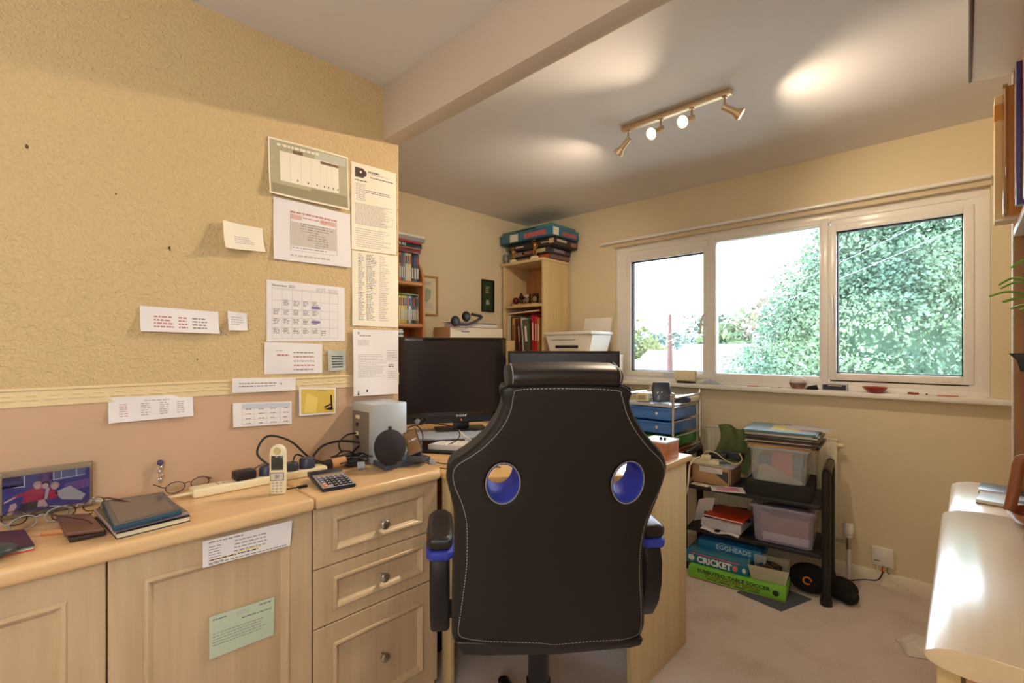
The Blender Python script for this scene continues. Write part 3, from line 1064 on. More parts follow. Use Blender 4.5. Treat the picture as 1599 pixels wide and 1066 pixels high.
s.bar(0, .72, .24, .99, SKY_, .0004); s.bar(.23, .68, .245, .99, LINE, .0006); s.poly([(.12, .7), (.245, .69), (.245, .71), (.12, .72)], LINE, .0006)
s.bar(.4, .55, .55, .99, PURP, .0004); s.poly([(.66, .35), (.99, .45), (.99, .68), (.7, .62)], PURP, .0005)
s.bar(.57, .8, .95, .99, SKY_, .0005); s.poly([(.56, .76), (.94, .80), (.94, .82), (.56, .785)], LINE, .0007)
for a in (.56, .65, .83): s.bar(a, .78, a + .012, .99, LINE, .0008)
s.poly([(.2, .2), (.36, .2), (.45, .28), (.44, .6), (.34, .62), (.12, .48), (.14, .42), (.24, .48)], RED, .0008)
s.poly([(.02, .32), (.14, .43), (.15, .48), (.02, .37)], PINK, .0009); s.poly([(.05, 0), (.1, 0), (.16, .22), (.14, .3), (.09, .28)], PINK, .0009)
s.poly([(.16, .02), (.4, .06), (.42, .27), (.2, .26)], M('art_shorts', (56, 50, 66), .5), .0009); s.poly([(.38, .1), (.5, .1), (.46, .28), (.39, .27)], PINK, .001)
s.poly([(.46, .26), (.6, .26), (.62, .4), (.5, .6), (.45, .5)], RED, .0009); s.poly([(.46, .28), (.49, .28), (.52, .56), (.48, .6)], WHT, .001)
s.poly([(.58, .42), (.68, .5), (.76, .54), (.95, .24), (.9, .1), (.66, .2)], WHT, .0009)
for a, b_, c_ in ((.385, .7, HAIR), (.47, .68, M('art_dark_hair', (58, 34, 52), .5)), (.58, .62, HAIR)):
    for k, (r1, mt) in enumerate(((.055, c_), (.04, PINK))):
        s.poly([(a + r1 * math.cos(t * .785), b_ - k * .04 + r1 * 1.9 * math.sin(t * .785)) for t in range(8)], mt, .0011 + k * .0002)
s.done('print', parent=ph)


def glasses(name, label, loc, rz, fmat, lens, tiltz=0, open_=True):
    t = thing(name, label, 'glasses', loc, rz)
    m = MB()
    for sx in (-1, 1):
        cxx = sx * .034
        path = [(cxx + .026 * math.cos(a) * (1 if abs(math.cos(a)) < .9 else 1), 0, .020 + .017 * math.sin(a)) for a in [k * math.pi / 8 for k in range(16)]]
        m.tube(path, .0014, fmat, 6, 0, True)
    m.tube([(-.009, 0, .026), (0, -.002, .030), (.009, 0, .026)], .0014, fmat, 6, 3)
    m.build('frame', t, local=True)
    for sx in (-1, 1):
        m = MB()
        m.tube([(sx * .060, 0, .026), (sx * .066, .004, .026), (sx * .064, .06, .024), (sx * .058, .11, .018), (sx * .055, .135, .002)], .0018, fmat, 6, 4)
        m.build('temple', t, local=True)
    for sx in (-1, 1):
        m = MB()
        m.prism([(sx * .034 + .0255 * math.cos(k * math.pi / 8), .020 + .0165 * math.sin(k * math.pi / 8)) for k in range(16)], -.0006, .0006, lens, mx=Matrix(((1, 0, 0, 0), (0, 0, 1, 0), (0, 1, 0, 0), (0, 0, 0, 1))))
        m.build('lens', t, local=True)
    return t


TORT = M('tortoiseshell', (70, 40, 36), .25)
glasses('eyeglasses', 'dark brown framed glasses standing open nearest the photo stand', (-1.72, -.03, ZT), R(60), TORT, CLEAR)
g = glasses('eyeglasses', 'silver and black framed glasses beside the brown leather wallet', (-1.655, .045, ZT), R(115), GREYP, CLEAR)
g = glasses('eyeglasses', 'thin arched tortoiseshell glasses propped against the brown wallet', (-1.64, .115, ZT + .012), R(-60), TORT, CLEAR)

wal = thing('wallet', 'worn brown leather wallet resting open on a dark case', 'wallet', (-1.55, .11, ZT))
LEA = M('brown_leather', (104, 66, 54), .4, bump=(60, .3, .002))
mb = MB(); mb.prism([onZ(u, v, 0).xy[:] if 0 else onZ(u, v, ZT + .012).to_tuple()[:2] for u, v in ((108, 840), (166, 828), (150, 806), (92, 812))], ZT, ZT + .012, M('case_dark', (52, 34, 34), .5), .004)
mb.build('lower_case', wal)
mb = MB(); P4 = [onZ(u, v, ZT + .024) for u, v in ((87, 803), (141, 800), (163, 823), (101, 831))]
mb.prism([p.to_tuple()[:2] for p in P4], ZT + .0125, ZT + .023, LEA, .004)
mb.build('flap', wal)
mb = MB(); mb.ball(P4[1] + Vector((.01, 0, .002)), .004, M('brass', (206, 168, 90), .3, 1)); mb.build('clasp', wal)
mb = MB(); mb.tube([(-1.575, .045, ZT + .004), (-1.545, .085, ZT + .007), (-1.53, .09, ZT + .006)], [.006, .007, .004], M('tan_cork', (196, 140, 90), .6), 10, 4)
tag(mb.build('pen_knife', at=(-1.56, .06, ZT)), 'small tan and dark tool lying between the glasses and the wallet', 'tool')

# notebooks and tablet
q1 = [onZ(u, v, ZT + .012).to_tuple()[:2] for u, v in ((182, 834), (297, 806), (262, 778), (150, 800))]
bk = thing('notebook', 'cream paged book with dark covers under the tablet pile', 'book', (-1.53, .22, ZT))
def shrink(q, k):
    cx = sum(p[0] for p in q) / 4; cy = sum(p[1] for p in q) / 4
    return [(cx + (p[0] - cx) * k, cy + (p[1] - cy) * k) for p in q]
mb = MB(); mb.prism(shrink(q1, .98), ZT + .0015, ZT + .012, M('page_cream', (226, 214, 184), .8)); mb.build('pages', bk)
mb = MB(); mb.prism(q1, ZT, ZT + .0015, BLACKM); mb.prism(q1, ZT + .012, ZT + .0135, BLACKM); mb.build('cover', bk)
q2 = [onZ(u, v, ZT + .020).to_tuple()[:2] for u, v in ((176, 829), (296, 799), (256, 773), (146, 795))]
mb = MB(); mb.prism(q2, ZT + .0136, ZT + .0205, M('mauve_cover', (176, 150, 156), .5), .001); mb.prism(shrink(q2, .96), ZT + .0205, ZT + .0212, M('album_art', (116, 104, 70), .5, var=(30, .5)))
tag(mb.build('magazine', at=(-1.53, .22, ZT + .0136)), 'mauve edged magazine sandwiched between the tablet and the cream book', 'magazine')
q3 = [onZ(u, v, ZT + .034).to_tuple()[:2] for u, v in ((177, 823), (284, 796), (256, 767), (158, 782))]
tb = thing('tablet', 'blue edged tablet with a dark blank screen lying on the books', 'tablet', (-1.53, .22, ZT + .0215))
mb = MB(); mb.prism(q3, ZT + .0215, ZT + .034, M('tablet_blue', (40, 74, 96), .4), .004); mb.build('body', tb)
mb = MB(); mb.prism(shrink(q3, .96), ZT + .034, ZT + .0346, M('bezel', (72, 80, 88), .25)); mb.build('bezel', tb)
mb = MB(); mb.prism([(p[0] * 1 + 0, p[1]) for p in shrink(q3, .82)], ZT + .0347, ZT + .0350, M('screen_grey', (104, 96, 90), .12)); mb.build('screen', tb)

# books at far left
q4 = [onZ(u, v, ZT + .012).to_tuple()[:2] for u, v in ((54, 850), (38, 826), (-30, 832), (-30, 868))]
mb = MB(); mb.prism(q4, ZT, ZT + .003, M('red_cover', (206, 84, 60), .5)); mb.prism(shrink(q4, .97), ZT + .003, ZT + .006, PAPER); mb.prism(q4, ZT + .006, ZT + .009, M('green_cover', (104, 160, 130), .5)); mb.prism(q4, ZT + .009, ZT + .012, M('plum_cover', (72, 36, 62), .4))
tag(mb.build('notebook', at=(-1.6, -.02, ZT)), 'stack of thin notepads with red, green and plum covers at the far left edge', 'book')
p = onZ(4, 862, ZT + .013)
mb = MB(); mb.ball(p + Vector((0, -.012, .006)), .032, M('slate', (60, 66, 70), .35), (1, 1.1, .42), 3)
tag(mb.build('computer_mouse', at=(p.x, p.y, ZT + .0125)), 'dark grey rounded mouse lying on the notepads at the left edge', 'mouse')

# key ring hanging on the wall
kr = thing('key_chain', 'bunch of silver charms hanging on the peach wall above the tablet', 'key chain', (XL, .30, .93))
p0 = onX(250, 722, XL + .012)
mb = MB(); mb.ball(p0, .009, M('blue_bead', (70, 70, 110), .2), sub=2); mb.build('bead', kr)
mb = MB(); mb.cyl((XL, p0.y, p0.z + .004), (XL + .016, p0.y, p0.z + .004), .0015, CHROME, 8); mb.build('pin', kr)
for k in range(4):
    mb = MB(); mb.ball(p0 + Vector((.001 * k, (-.003 if k % 2 else .003), -.014 - k * .012)), .0062, CHROME, (1, 1, .9), 2, jitter=.12)
    mb.tube([p0 + Vector((.003, .004 * math.cos(a), -.02 - k * .012 + .006 * math.sin(a))) for a in (0, 1, 2, 3, 4, 5)], .0012, CHROME, 6, 0, True)
    mb.build('charm', kr)

# extension lead with adapters
st = thing('power_strip', 'cream four way extension lead along the back of the worktop', 'power strip', (-1.66, .55, ZT))
A = onZ(300, 776, ZT); B = onZ(508, 742, ZT)
A = Vector((-1.66, .362, ZT)); B = Vector((-1.66, .765, ZT))
dx = (B - A).normalized(); L = (B - A).length
mb = MB()
mb.prism([(0, -.027), (L, -.027), (L, .027), (0, .027)], 0, .026, CREAM, .005, basis(A, dx, Vector((0, 0, 1)).cross(dx), (0, 0, 1)))
mb.build('housing', st)
for k in range(4):
    mb = MB()
    c0 = A + dx * (.075 + k * .085)
    for a in ((0, .009), (-.009, -.006), (.009, -.006)):
        mb.box((c0.x + a[0] - .002, c0.y + a[1] - .003, ZT + .026), (c0.x + a[0] + .002, c0.y + a[1] + .003, ZT + .0266), INKD)
    mb.build('socket', st)
mb = MB(); mb.tube([A + Vector((0, .01, .012)), A + Vector((.005, -.03, .012)), A + Vector((-.01, -.08, .010)), A + Vector((-.06, -.16, .008)), A + Vector((-.12, -.2, .008))], .0045, CREAM, 8, 5)
mb.build('cable', st)
ADB = M('adapter_blue', (58, 62, 82), .4)
mb = MB(); mb.box((-1.685, .475, ZT + .0265), (-1.635, .535, ZT + .054), BLACKP, .005); mb.tube([(-1.66, .53, ZT + .05), (-1.675, .57, ZT + .06), (-1.68, .61, ZT + .045), (-1.685, .66, ZT + .01)], .002, CABLE, 6, 5)
tag(mb.build('power_adapter', at=(-1.66, .505, ZT + .0265)), 'square black adapter leftmost on the cream extension lead', 'adapter')
for yy, rr, hh, lab in ((.572, .022, .028, 'rounded dark plug left of the cordless phone on the extension lead'), (.652, .021, .026, 'round blue grey plug just right of the cordless phone'), (.705, .026, .034, 'larger round blue grey adapter at the right end of the extension lead')):
    mb = MB(); mb.lathe([(0, 0), (rr, 0), (rr, hh * .8), (rr * .85, hh), (0, hh)], ADB, Matrix.Translation((-1.66, yy, ZT + .0265)), 20)
    tag(mb.build('power_plug', at=(-1.66, yy, ZT + .0265)), lab, 'plug')

# glasses behind the strip
t = glasses('eyeglasses', 'brown half framed glasses lying across the left end of the extension lead', (-1.735, .37, ZT), R(100), TORT, CLEAR)

# cordless phone, standing upright
pd = Vector((-1.505, .552, ZT))
tel = thing('cordless_phone', 'cream cordless telephone standing upright on the worktop', 'telephone', pd, R(52))
ov = []
w2, hh = .0235, .150
for k in range(9):
    a = math.pi * k / 8
    ov.append((w2 * math.cos(a) * 1.0, hh - w2 + w2 * math.sin(a)))
ov = [(-w2 * .92, .006), (-w2 * .8, 0), (w2 * .8, 0), (w2 * .92, .006), (w2, .05)] + ov + [(-w2, .05)]
FR = Matrix(((1, 0, 0, 0), (0, 0, -1, 0), (0, 1, 0, 0), (0, 0, 0, 1)))
mb = MB(); mb.prism(ov, -.010, .010, CREAM, .006, FR); mb.build('handset_body', tel, local=True)
mb = MB(); mb.box((-.017, -.0108, .075), (.017, -.0095, .118), M('lcd_dark', (58, 60, 58), .2), .001); mb.text('BT', .006, PAPER, basis((-.004, -.0111, .113), (1, 0, 0), (0, 0, 1), (0, -1, 0)), .0001)
mb.build('display', tel, local=True)
mb = MB(); mb.lathe([(0, 0), (.008, .0005), (.010, .0015), (.011, 0)], M('ear_gold', (200, 184, 130), .4), Matrix.Translation((0, -.0102, .132)) @ Matrix.Rotation(R(90), 4, 'X'), 16); mb.build('earpiece', tel, local=True)
mb = MB(); mb.box((-.019, -.0112, .043), (.019, -.0098, .067), BLACKP, .002); mb.box((-.0175, -.0118, .0445), (.0175, -.0105, .0655), M('key_silver', (206, 204, 192), .3), .002); mb.box((-.006, -.0124, .049), (.006, -.011, .061), GREYP, .002); mb.build('control_pad', tel, local=True)
for r_ in range(4):
    for c_ in range(3):
        mb = MB(); mb.box((-.017 + c_ * .0118, -.0112, .007 + r_ * .0088), (-.0065 + c_ * .0118, -.0098, .0138 + r_ * .0088), M('key_pale', (214, 208, 186), .4), .001)
        mb.box((-.0135 + c_ * .0118, -.0114, .009 + r_ * .0088), (-.0105 + c_ * .0118, -.0111, .0118 + r_ * .0088), INK)
        mb.build('key', tel, local=True)

# calculator
k1, k2, k3 = onZ(476, 744, ZT + .02), onZ(527, 738, ZT + .02), onZ(551, 755, ZT + .012)
cal = thing('calculator', 'black and silver desk calculator with orange keys, right of the phone', 'calculator', (-1.50, .715, ZT), R(93 - 12))
# local frame: x to the right of the keys, y to the top of the calculator
mb = MB()
side = [(-.088, 0), (.085, .012), (.09, .026), (.05, .030), (.044, .024), (-.088, .010)]
mb.prism(side, -.052, .052, M('calc_black', (40, 38, 50), .4), .003, Matrix(((0, 0, 1, 0), (1, 0, 0, 0), (0, 1, 0, 0), (0, 0, 0, 1))))
mb.build('case', cal, local=True)
sl = math.atan2(.014, .132)
PL = Matrix.Translation((0, -.088, .0102)) @ Matrix.Rotation(sl, 4, 'X')
mb = MB(); mb.box((-.049, .002, 0), (.049, .128, .0012), M('calc_silver', (170, 172, 178), .35, .3), .001, PL); mb.build('face_plate', cal, local=True)
mb = MB(); mb.box((-.040, .100, .001), (.040, .124, .0022), M('calc_lcd', (150, 144, 116), .2), .0005, PL); mb.build('display', cal, local=True)
for r_ in range(5):
    for c_ in range(6):
        if r_ == 0 and c_ == 1: continue
        rgbm = M('key_orange', (214, 140, 90), .5) if (c_ == 0 and r_ in (0, 1)) else (M('key_grey', (120, 120, 132), .5) if r_ == 4 or (c_ == 0) else M('key_black', (44, 42, 50), .5))
        mb = MB(); mb.box((-.044 + c_ * .015, .006 + r_ * .0185, .001), (-.032 + c_ * .015, .019 + r_ * .0185, .005), rgbm, .0015, PL)
        mb.box((-.040 + c_ * .015, .010 + r_ * .0185, .005), (-.036 + c_ * .015, .015 + r_ * .0185, .0053), PAPER, 0, PL)
        mb.build('key', cal, local=True)

# USB lead end, loose cables
mb = MB(); mb.tube([(-1.53, .55, ZT + .003), (-1.525, .60, ZT + .003), (-1.52, .625, ZT + .003)], .002, CABLE, 6, 4); mb.box((-1.526, .615, ZT), (-1.512, .645, ZT + .007), BLACKP, .002)
tag(mb.build('usb_cable', at=(-1.53, .6, ZT)), 'short black lead end lying between the phone and the calculator', 'cable')
mb = MB()
mb.tube([(-1.68, .60, ZT + .04), (-1.71, .56, ZT + .09), (-1.73, .60, ZT + .14), (-1.74, .68, ZT + .11), (-1.72, .74, ZT + .045), (-1.70, .79, ZT + .02)], .0038, CABLE, 8, 7)
tag(mb.build('power_cable', at=(-1.7, .7, ZT)), 'thick black cable arching up behind the cordless phone', 'cable')
mb = MB()
mb.tube([(-1.66, .655, ZT + .05), (-1.69, .68, ZT + .07), (-1.71, .72, ZT + .05), (-1.72, .77, ZT + .02), (-1.70, .83, ZT + .012)], .003, CABLE, 8, 7)
tag(mb.build('power_cable', at=(-1.7, .72, ZT)), 'thin black cable looping low behind the round blue grey plugs', 'cable')
mb = MB()
mb.tube([(-1.72, .74, ZT + .03), (-1.735, .79, ZT + .075), (-1.74, .86, ZT + .085), (-1.735, .92, ZT + .075), (-1.70, .945, ZT + .07)], .0042, CABLE, 8, 6)
tag(mb.build('power_cable', at=(-1.72, .8, ZT)), 'black cable running from the adapters up to the silver computer', 'cable')
mb = MB(); mb.cyl((-1.665, .795, ZT + .022), (-1.655, .845, ZT + .028), .0165, M('copper_tan', (206, 152, 106), .4), 20); mb.cyl((-1.668, .765, ZT + .02), (-1.665, .795, ZT + .022), .0175, BLACKP, 20)
tag(mb.build('torch', at=(-1.66, .81, ZT)), 'small tan and black cylinder among the cable tangle', 'torch')
mb = MB()
for k in range(9):
    P0 = Vector((-1.67 + random.uniform(-.03, .03), .87 + random.uniform(-.03, .03), ZT + .012 + k * .0035))
    mb.tube([P0 + Vector((.032 * math.cos(a + k) * random.uniform(.6, 1.2), .045 * math.sin(a + k) * random.uniform(.6, 1.1), random.uniform(-.006, .008))) for a in (0, 1, 2, 3, 4, 5)], .0028, CABLE if k % 3 else BLACKP, 6, 5, True)
mb.box((-1.68, .85, ZT + .002), (-1.64, .89, ZT + .03), BLACKP, .004)
tag(mb.build('cable_bundle', at=(-1.67, .87, ZT)), 'tangled heap of black cables left of the silver computer', 'cables')
mb = MB(); mb.cyl((-1.60, .862, ZT + .014), (-1.59, .885, ZT + .014), .014, M('pale_cap', (176, 180, 190), .3), 18)
tag(mb.build('bottle_cap', at=(-1.6, .87, ZT)), 'pale translucent cap at the foot of the cable tangle', 'cap')

# silver computer box
nas = thing('storage_box', 'upright silver computer box with ports on its side at the worktop end', 'computer', (-1.70, 1.01, ZT))
mb = MB(); mb.box((-1.79, .937, ZT), (-1.62, 1.088, ZT + .228), SILVER, .006); mb.build('casing', nas)
mb = MB(); mb.box((-1.775, .9345, ZT + .03), (-1.65, .9375, ZT + .195), M('port_grey', (120, 110, 100), .5), .001)
mb.build('port_panel', nas)
for k, (zz, ww) in enumerate(((.165, .03), (.135, .018), (.10, .018), (.085, .02))):
    mb = MB(); mb.box((-1.745, .932, ZT + zz), (-1.745 + ww, .9350, ZT + zz + .014), BLACKP if k % 2 else CREAM, .001); mb.build('port', nas)
mb = MB(); mb.tube([(-1.74, .934, ZT + .107), (-1.735, .89, ZT + .105), (-1.74, .86, ZT + .075), (-1.735, .87, ZT + .04)], .003, CABLE, 6, 5)
mb.tube([(-1.72, .934, ZT + .06), (-1.70, .90, ZT + .045), (-1.69, .88, ZT + .02)], .0035, CABLE, 6, 5)
tag(mb.build('power_cable', at=(-1.73, .9, ZT)), 'black leads plugged into the side of the silver computer', 'cable')

# smart speaker on slate base, phone on stand
base = [onZ(u, v, ZT + .018).to_tuple()[:2] for u, v in ((578, 716), (602, 727), (672, 712), (640, 703))]
mb = MB(); mb.prism(base, ZT, ZT + .018, M('slate_base', (74, 80, 92), .5), .002)
tag(mb.build('stand_base', at=(-1.56, 1.02, ZT)), 'slate grey slab under the round speaker and phone', 'base')
spk = thing('smart_speaker', 'round charcoal fabric speaker in front of the silver computer', 'speaker', (-1.585, 1.0, ZT + .0185))
FAB = M('charcoal_fabric', (44, 42, 46), .9, bump=(400, .5, .001))
cS = onD(609, 693, 1.735)
cS.z = ZT + .0185 + .062
mb = MB(); mb.ball(cS, .064, FAB, (.9, .9, 1), 4); mb.build('body', spk)
mb = MB(); mb.box((-.006, -.003, -.005), (.006, .003, .014), BLACKP, .001, Matrix.Translation(cS + Vector((0, 0, .062))) @ Matrix.Rotation(TH, 4, 'Z')); mb.build('hanging_loop', spk)
pb = onZ(650, 719, ZT + .0185)
stn = thing('phone_stand', 'grey charging stand holding the mobile phone', 'phone stand', (pb.x, pb.y, ZT + .0185), TH - R(8))
mb = MB(); mb.box((-.035, -.02, 0), (.035, .045, .012), DARKG, .004); mb.box((-.03, -.022, .006), (.03, -.014, .022), DARKG, .003); mb.box((-.014, .012, .01), (.014, .03, .07), DARKG, .004); mb.build('cradle', stn, local=True)
mob = thing('mobile_phone', 'mobile phone with a brown screen leaning on its charging stand', 'mobile phone', (pb.x, pb.y, ZT + .0305), TH - R(8))
TL = Matrix.Translation((.004, -.012, .016)) @ Matrix.Rotation(R(-24), 4, 'X') @ Matrix.Rotation(R(-26), 4, 'Y')
mb = MB(); mb.box((-.027, 0, 0), (.027, .008, .098), BLACKP, .004, TL); mb.build('body', mob, local=True)
mb = MB(); mb.box((-.0245, -.0006, .004), (.0245, .0002, .094), M('phone_screen', (120, 88, 56), .15, emit=((120, 88, 56), .25)), 0, TL)
mb.text('A', .014, PAPER, TL @ basis((-.014, -.001, .052), (1, 0, 0), (0, 0, 1), (0, -1, 0)), .0001); mb.lathe([(0, 0), (.0001, 0)], PAPER) if 0 else None
mb.box((-.002, -.0012, .054), (.018, -.0007, .059), PAPER, 0, TL)
mb.build('screen', mob, local=True)
pp = pb + Vector((0, 0, .005))
mb = MB(); mb.tube([(-1.545, 1.01, ZT + .02), (-1.52, 1.05, ZT + .003), (-1.50, 1.09, ZT + .003), (-1.46, 1.13, ZD + .004), (-1.38, 1.2, ZD + .003)], .0018, CABLE, 6, 6)
tag(mb.build('usb_cable', at=(-1.5, 1.08, ZT)), 'thin black lead trailing over the worktop corner in front of the phone', 'cable')
mb = MB(); mb.tube([(-1.52, 1.135, ZD + .02), (-1.50, 1.17, ZD + .008), (-1.42, 1.24, ZD + .004), (-1.3, 1.3, ZD + .004)], .0022, CABLE, 6, 6)
mb.box((-1.53, 1.12, ZD + .004), (-1.51, 1.15, ZD + .026), GREYP, .003)
tag(mb.build('usb_cable', at=(-1.45, 1.2, ZD)), 'black cable with a grey plug running across the desk towards the chair', 'cable')
mb = MB()
mb.tube([(-1.66, .95, ZT + .125), (-1.63, .93, ZT + .115), (-1.62, .955, ZT + .06), (-1.585, .945, ZT + .055), (-1.56, .965, ZT + .06), (-1.545, .99, ZT + .04)], .0016, M('grey_wire', (140, 142, 148), .4), 6, 6) if 0 else None
mb.bm.free()

# ================================================================== TELEVISION, MONITOR AND DESK THINGS
tvR = onD(791, 545, 2.47); tvL = onD(588, 545, 2.29)
ux = (tvR - tvL); ux.z = 0; Wt = ux.length; ang = math.atan2(ux.y, ux.x)
zt = onD(790, 527, 2.46).z; zb = onD(780, 652, 2.44).z - .02
tv = thing('television', 'glossy black television on the glass riser at the left of the desk', 'television', (tvL.x + ux.x / 2, tvL.y + ux.y / 2, zb - .02), ang)
h_ = zt - zb
GL = M('tv_gloss', (24, 22, 24), .08, coat=.5); SCR = M('tv_screen', (40, 34, 36), .22)
mb = MB(); mb.box((-Wt / 2, 0, .02), (Wt / 2, .05, .02 + h_), GL, .008); mb.box((-Wt * .3, .05, .06), (Wt * .3, .09, h_ - .05), BLACKM, .01); mb.build('housing', tv, local=True)
mb = MB(); mb.box((-Wt / 2 + .022, -.001, .075), (Wt / 2 - .022, .001, h_ + .002), SCR); mb.build('screen', tv, local=True)
mb = MB(); mb.text('SHARP', .017, PAPER, basis((.06, -.0012, .051), (1, 0, 0), (0, 0, 1), (0, -1, 0)), .0003, 'LEFT', 1.1); mb.build('badge', tv, local=True)
mb = MB(); mb.lathe([(0, 0), (.004, 0), (0, .002)], M('red_led', (220, 60, 50), .3, emit=((255, 60, 40), .6)), Matrix.Translation((.088, -.0005, .035)) @ Matrix.Rotation(R(90), 4, 'X'), 12); mb.build('standby_light', tv, local=True)
mb = MB(); mb.box((.05, .012, -.010), (.13, .04, .022), BLACKP, .004); mb.build('neck', tv, local=True)
mb = MB(); mb.box((-.04, -.03, -.016), (.22, .11, -.010), BLACKP, .003); mb.build('stand_foot', tv, local=True)
zfoot = zb - .02 - .016

ris = thing('monitor_riser', 'silver topped riser on clear legs under the television', 'stand', (tvL.x + ux.x / 2 + .02, tvL.y + ux.y / 2, ZD), ang)
hr = zfoot - ZD - .002
mb = MB(); mb.box((-.22, -.14, hr - .014), (.30, .12, hr), M('riser_silver', (190, 198, 214), .25, .1), .003); mb.build('shelf_plate', ris, local=True)
for xx, yy in ((-.2, -.12), (.08, -.12), (.28, -.12), (-.2, .10), (.28, .10)):
    mb = MB(); mb.box((xx - .012, yy - .012, 0), (xx + .012, yy + .012, hr - .0145), M('leg_clear', (206, 214, 226), .1, coat=.5), .003); mb.build('leg', ris, local=True)
mb = MB(); mb.box((-.20, .0, .0005), (.06, .10, .035), M('box_pale', (206, 198, 190), .4), .004); mb.box((-.20, -.0005, .02), (.06, .0, .024), GREYP)
o = mb.build('disc_player', at=(tvL.x + ux.x / 2 + .02, tvL.y + ux.y / 2, ZD), rz=ang, local=True); tag(o, 'pale flat box tucked under the left of the riser', 'player')
for k, (px_, py_) in enumerate(((.14, -.02), (.17, .0), (.19, -.03), (.24, -.01))):
    m2 = MB(); m2.lathe([(0, 0), (.013, 0), (.012, .02), (.013, .045 + k * .004), (.008, .052 + k * .004), (0, .055 + k * .004)], [DARKG, M('pot_tan', (170, 130, 90), .4), GREYP, M('pot_white', (220, 222, 226), .3)][k], None, 16)
    o = m2.build('ornament', at=Vector((tvL.x + ux.x / 2 + .02, tvL.y + ux.y / 2, ZD)) + Matrix.Rotation(ang, 3, 'Z') @ Vector((px_, py_, .0005)), local=True)
    tag(o, ['small dark pot leftmost of those standing under the riser', 'small tan pot second from the left under the riser', 'small grey pot standing forward under the riser', 'small white pot rightmost under the riser'][k], 'ornament', 'small pots under the riser')

# webcam hanging at the television's lower left
wc = onD(656, 655, 2.03)
wct = thing('webcam', 'black webcam perched on the riser below the television corner', 'webcam', wc, TH - R(15))
mb = MB(); mb.ball((0, 0, -.004), .024, BLACKP, (1.1, 1, .8), 3); mb.build('body', wct, local=True)
mb = MB(); mb.cyl((-.035, 0, .005), (.035, 0, .009), .011, BLACKP, 16); mb.build('clip', wct, local=True)
mb = MB(); mb.cyl((.0, -.02, -.004), (.0, -.028, -.004), .010, GREYP, 16); mb.build('lens', wct, local=True)

# white keyboard and black items on desk
kb = thing('keyboard', 'white slim keyboard on the desk in front of the riser', 'keyboard', onZ(712, 703, ZD), TH - R(14))
mb = MB(); mb.prism([(-.06, 0), (.10, 0), (.10, .012), (-.06, .022)], -.11, .16, WHITE_P, .003, Matrix(((0, 0, 1, 0), (1, 0, 0, 0), (0, 1, 0, .012), (0, 0, 0, 1)))); mb.build('case', kb, local=True)
for r_ in range(4):
    for c_ in range(13):
        if r_ == 0 and 3 < c_ < 9: continue
        mb = MB(); zt_ = .012 + .022 - (r_ * .034) * .0625
        mb.box((-.10 + c_ * .0195, -.05 + r_ * .034, zt_ - .004), (-.085 + c_ * .0195, -.024 + r_ * .034, zt_ + .001), M('keycap', (240, 240, 240), .4), .001); mb.build('keycap', kb, local=True)
mb = MB(); mb.box((-.18, -.02, .0005), (.10, .09, .011), BLACKP, .003)
o = mb.build('laptop', at=onZ(700, 708, ZD), rz=TH - R(14), local=True); tag(o, 'closed black flat device under the white keyboard', 'laptop')
mb = MB()
cb = onZ(680, 706, ZD)
mb.tube([onD(636, 668, 2.0), onD(650, 664, 2.0), onD(659, 675, 2.0), onD(660, 688, 1.98), onZ(656, 702, ZD + .004)], .0025, CABLE, 6, 6)
tag(mb.build('webcam_cable', at=onZ(656, 702, ZD)), 'black cable curving down the front of the riser beside the silver computer', 'cable')
mb = MB(); mb.tube([onD(676, 661, 2.02), onD(700, 664, 2.02), onD(712, 668, 2.0), onD(718, 678, 1.98), onD(712, 688, 1.96), onD(700, 694, 1.95)], .0022, CABLE, 6, 6)
tag(mb.build('usb_cable', at=onD(700, 664, 2.02)), 'thin black cable hanging from the webcam across the riser legs', 'cable')
mb = MB(); mb.tube([onD(716, 672, 2.0), onD(727, 681, 1.98), onD(735, 687, 1.96), onD(734, 696, 1.96)], .0026, WCABLE, 6, 6)
tag(mb.build('usb_cable', at=onD(727, 681, 1.98)), 'white cable hanging diagonally between the clear riser legs', 'cable')

# second monitor
mR = onD(968, 548, 2.27); mL = onD(793, 548, 2.33)
ux2 = mR - mL; ux2.z = 0; W2 = ux2.length; a2 = math.atan2(ux2.y, ux2.x)
mo = thing('monitor', 'flat matt black monitor behind the headrest of the office chair', 'monitor', (mL.x + ux2.x / 2, mL.y + ux2.y / 2, ZD), a2)
zm = mR.z - ZD
mb = MB(); mb.box((-W2 / 2, 0, zm - .345), (W2 / 2, .035, zm), BLACKM, .003); mb.build('housing', mo, local=True)
mb = MB(); mb.box((-W2 / 2 + .012, -.001, zm - .33), (W2 / 2 - .012, .001, zm - .012), M('monitor_screen', (38, 34, 36), .35)); mb.build('screen', mo, local=True)
mb = MB(); mb.box((-.03, .02, .012), (.03, .05, zm - .2), BLACKP, .005); mb.build('neck', mo, local=True)
mb = MB(); mb.box((-.12, -.06, 0.0005), (.12, .10, .012), BLACKP, .004); mb.build('stand_foot', mo, local=True)

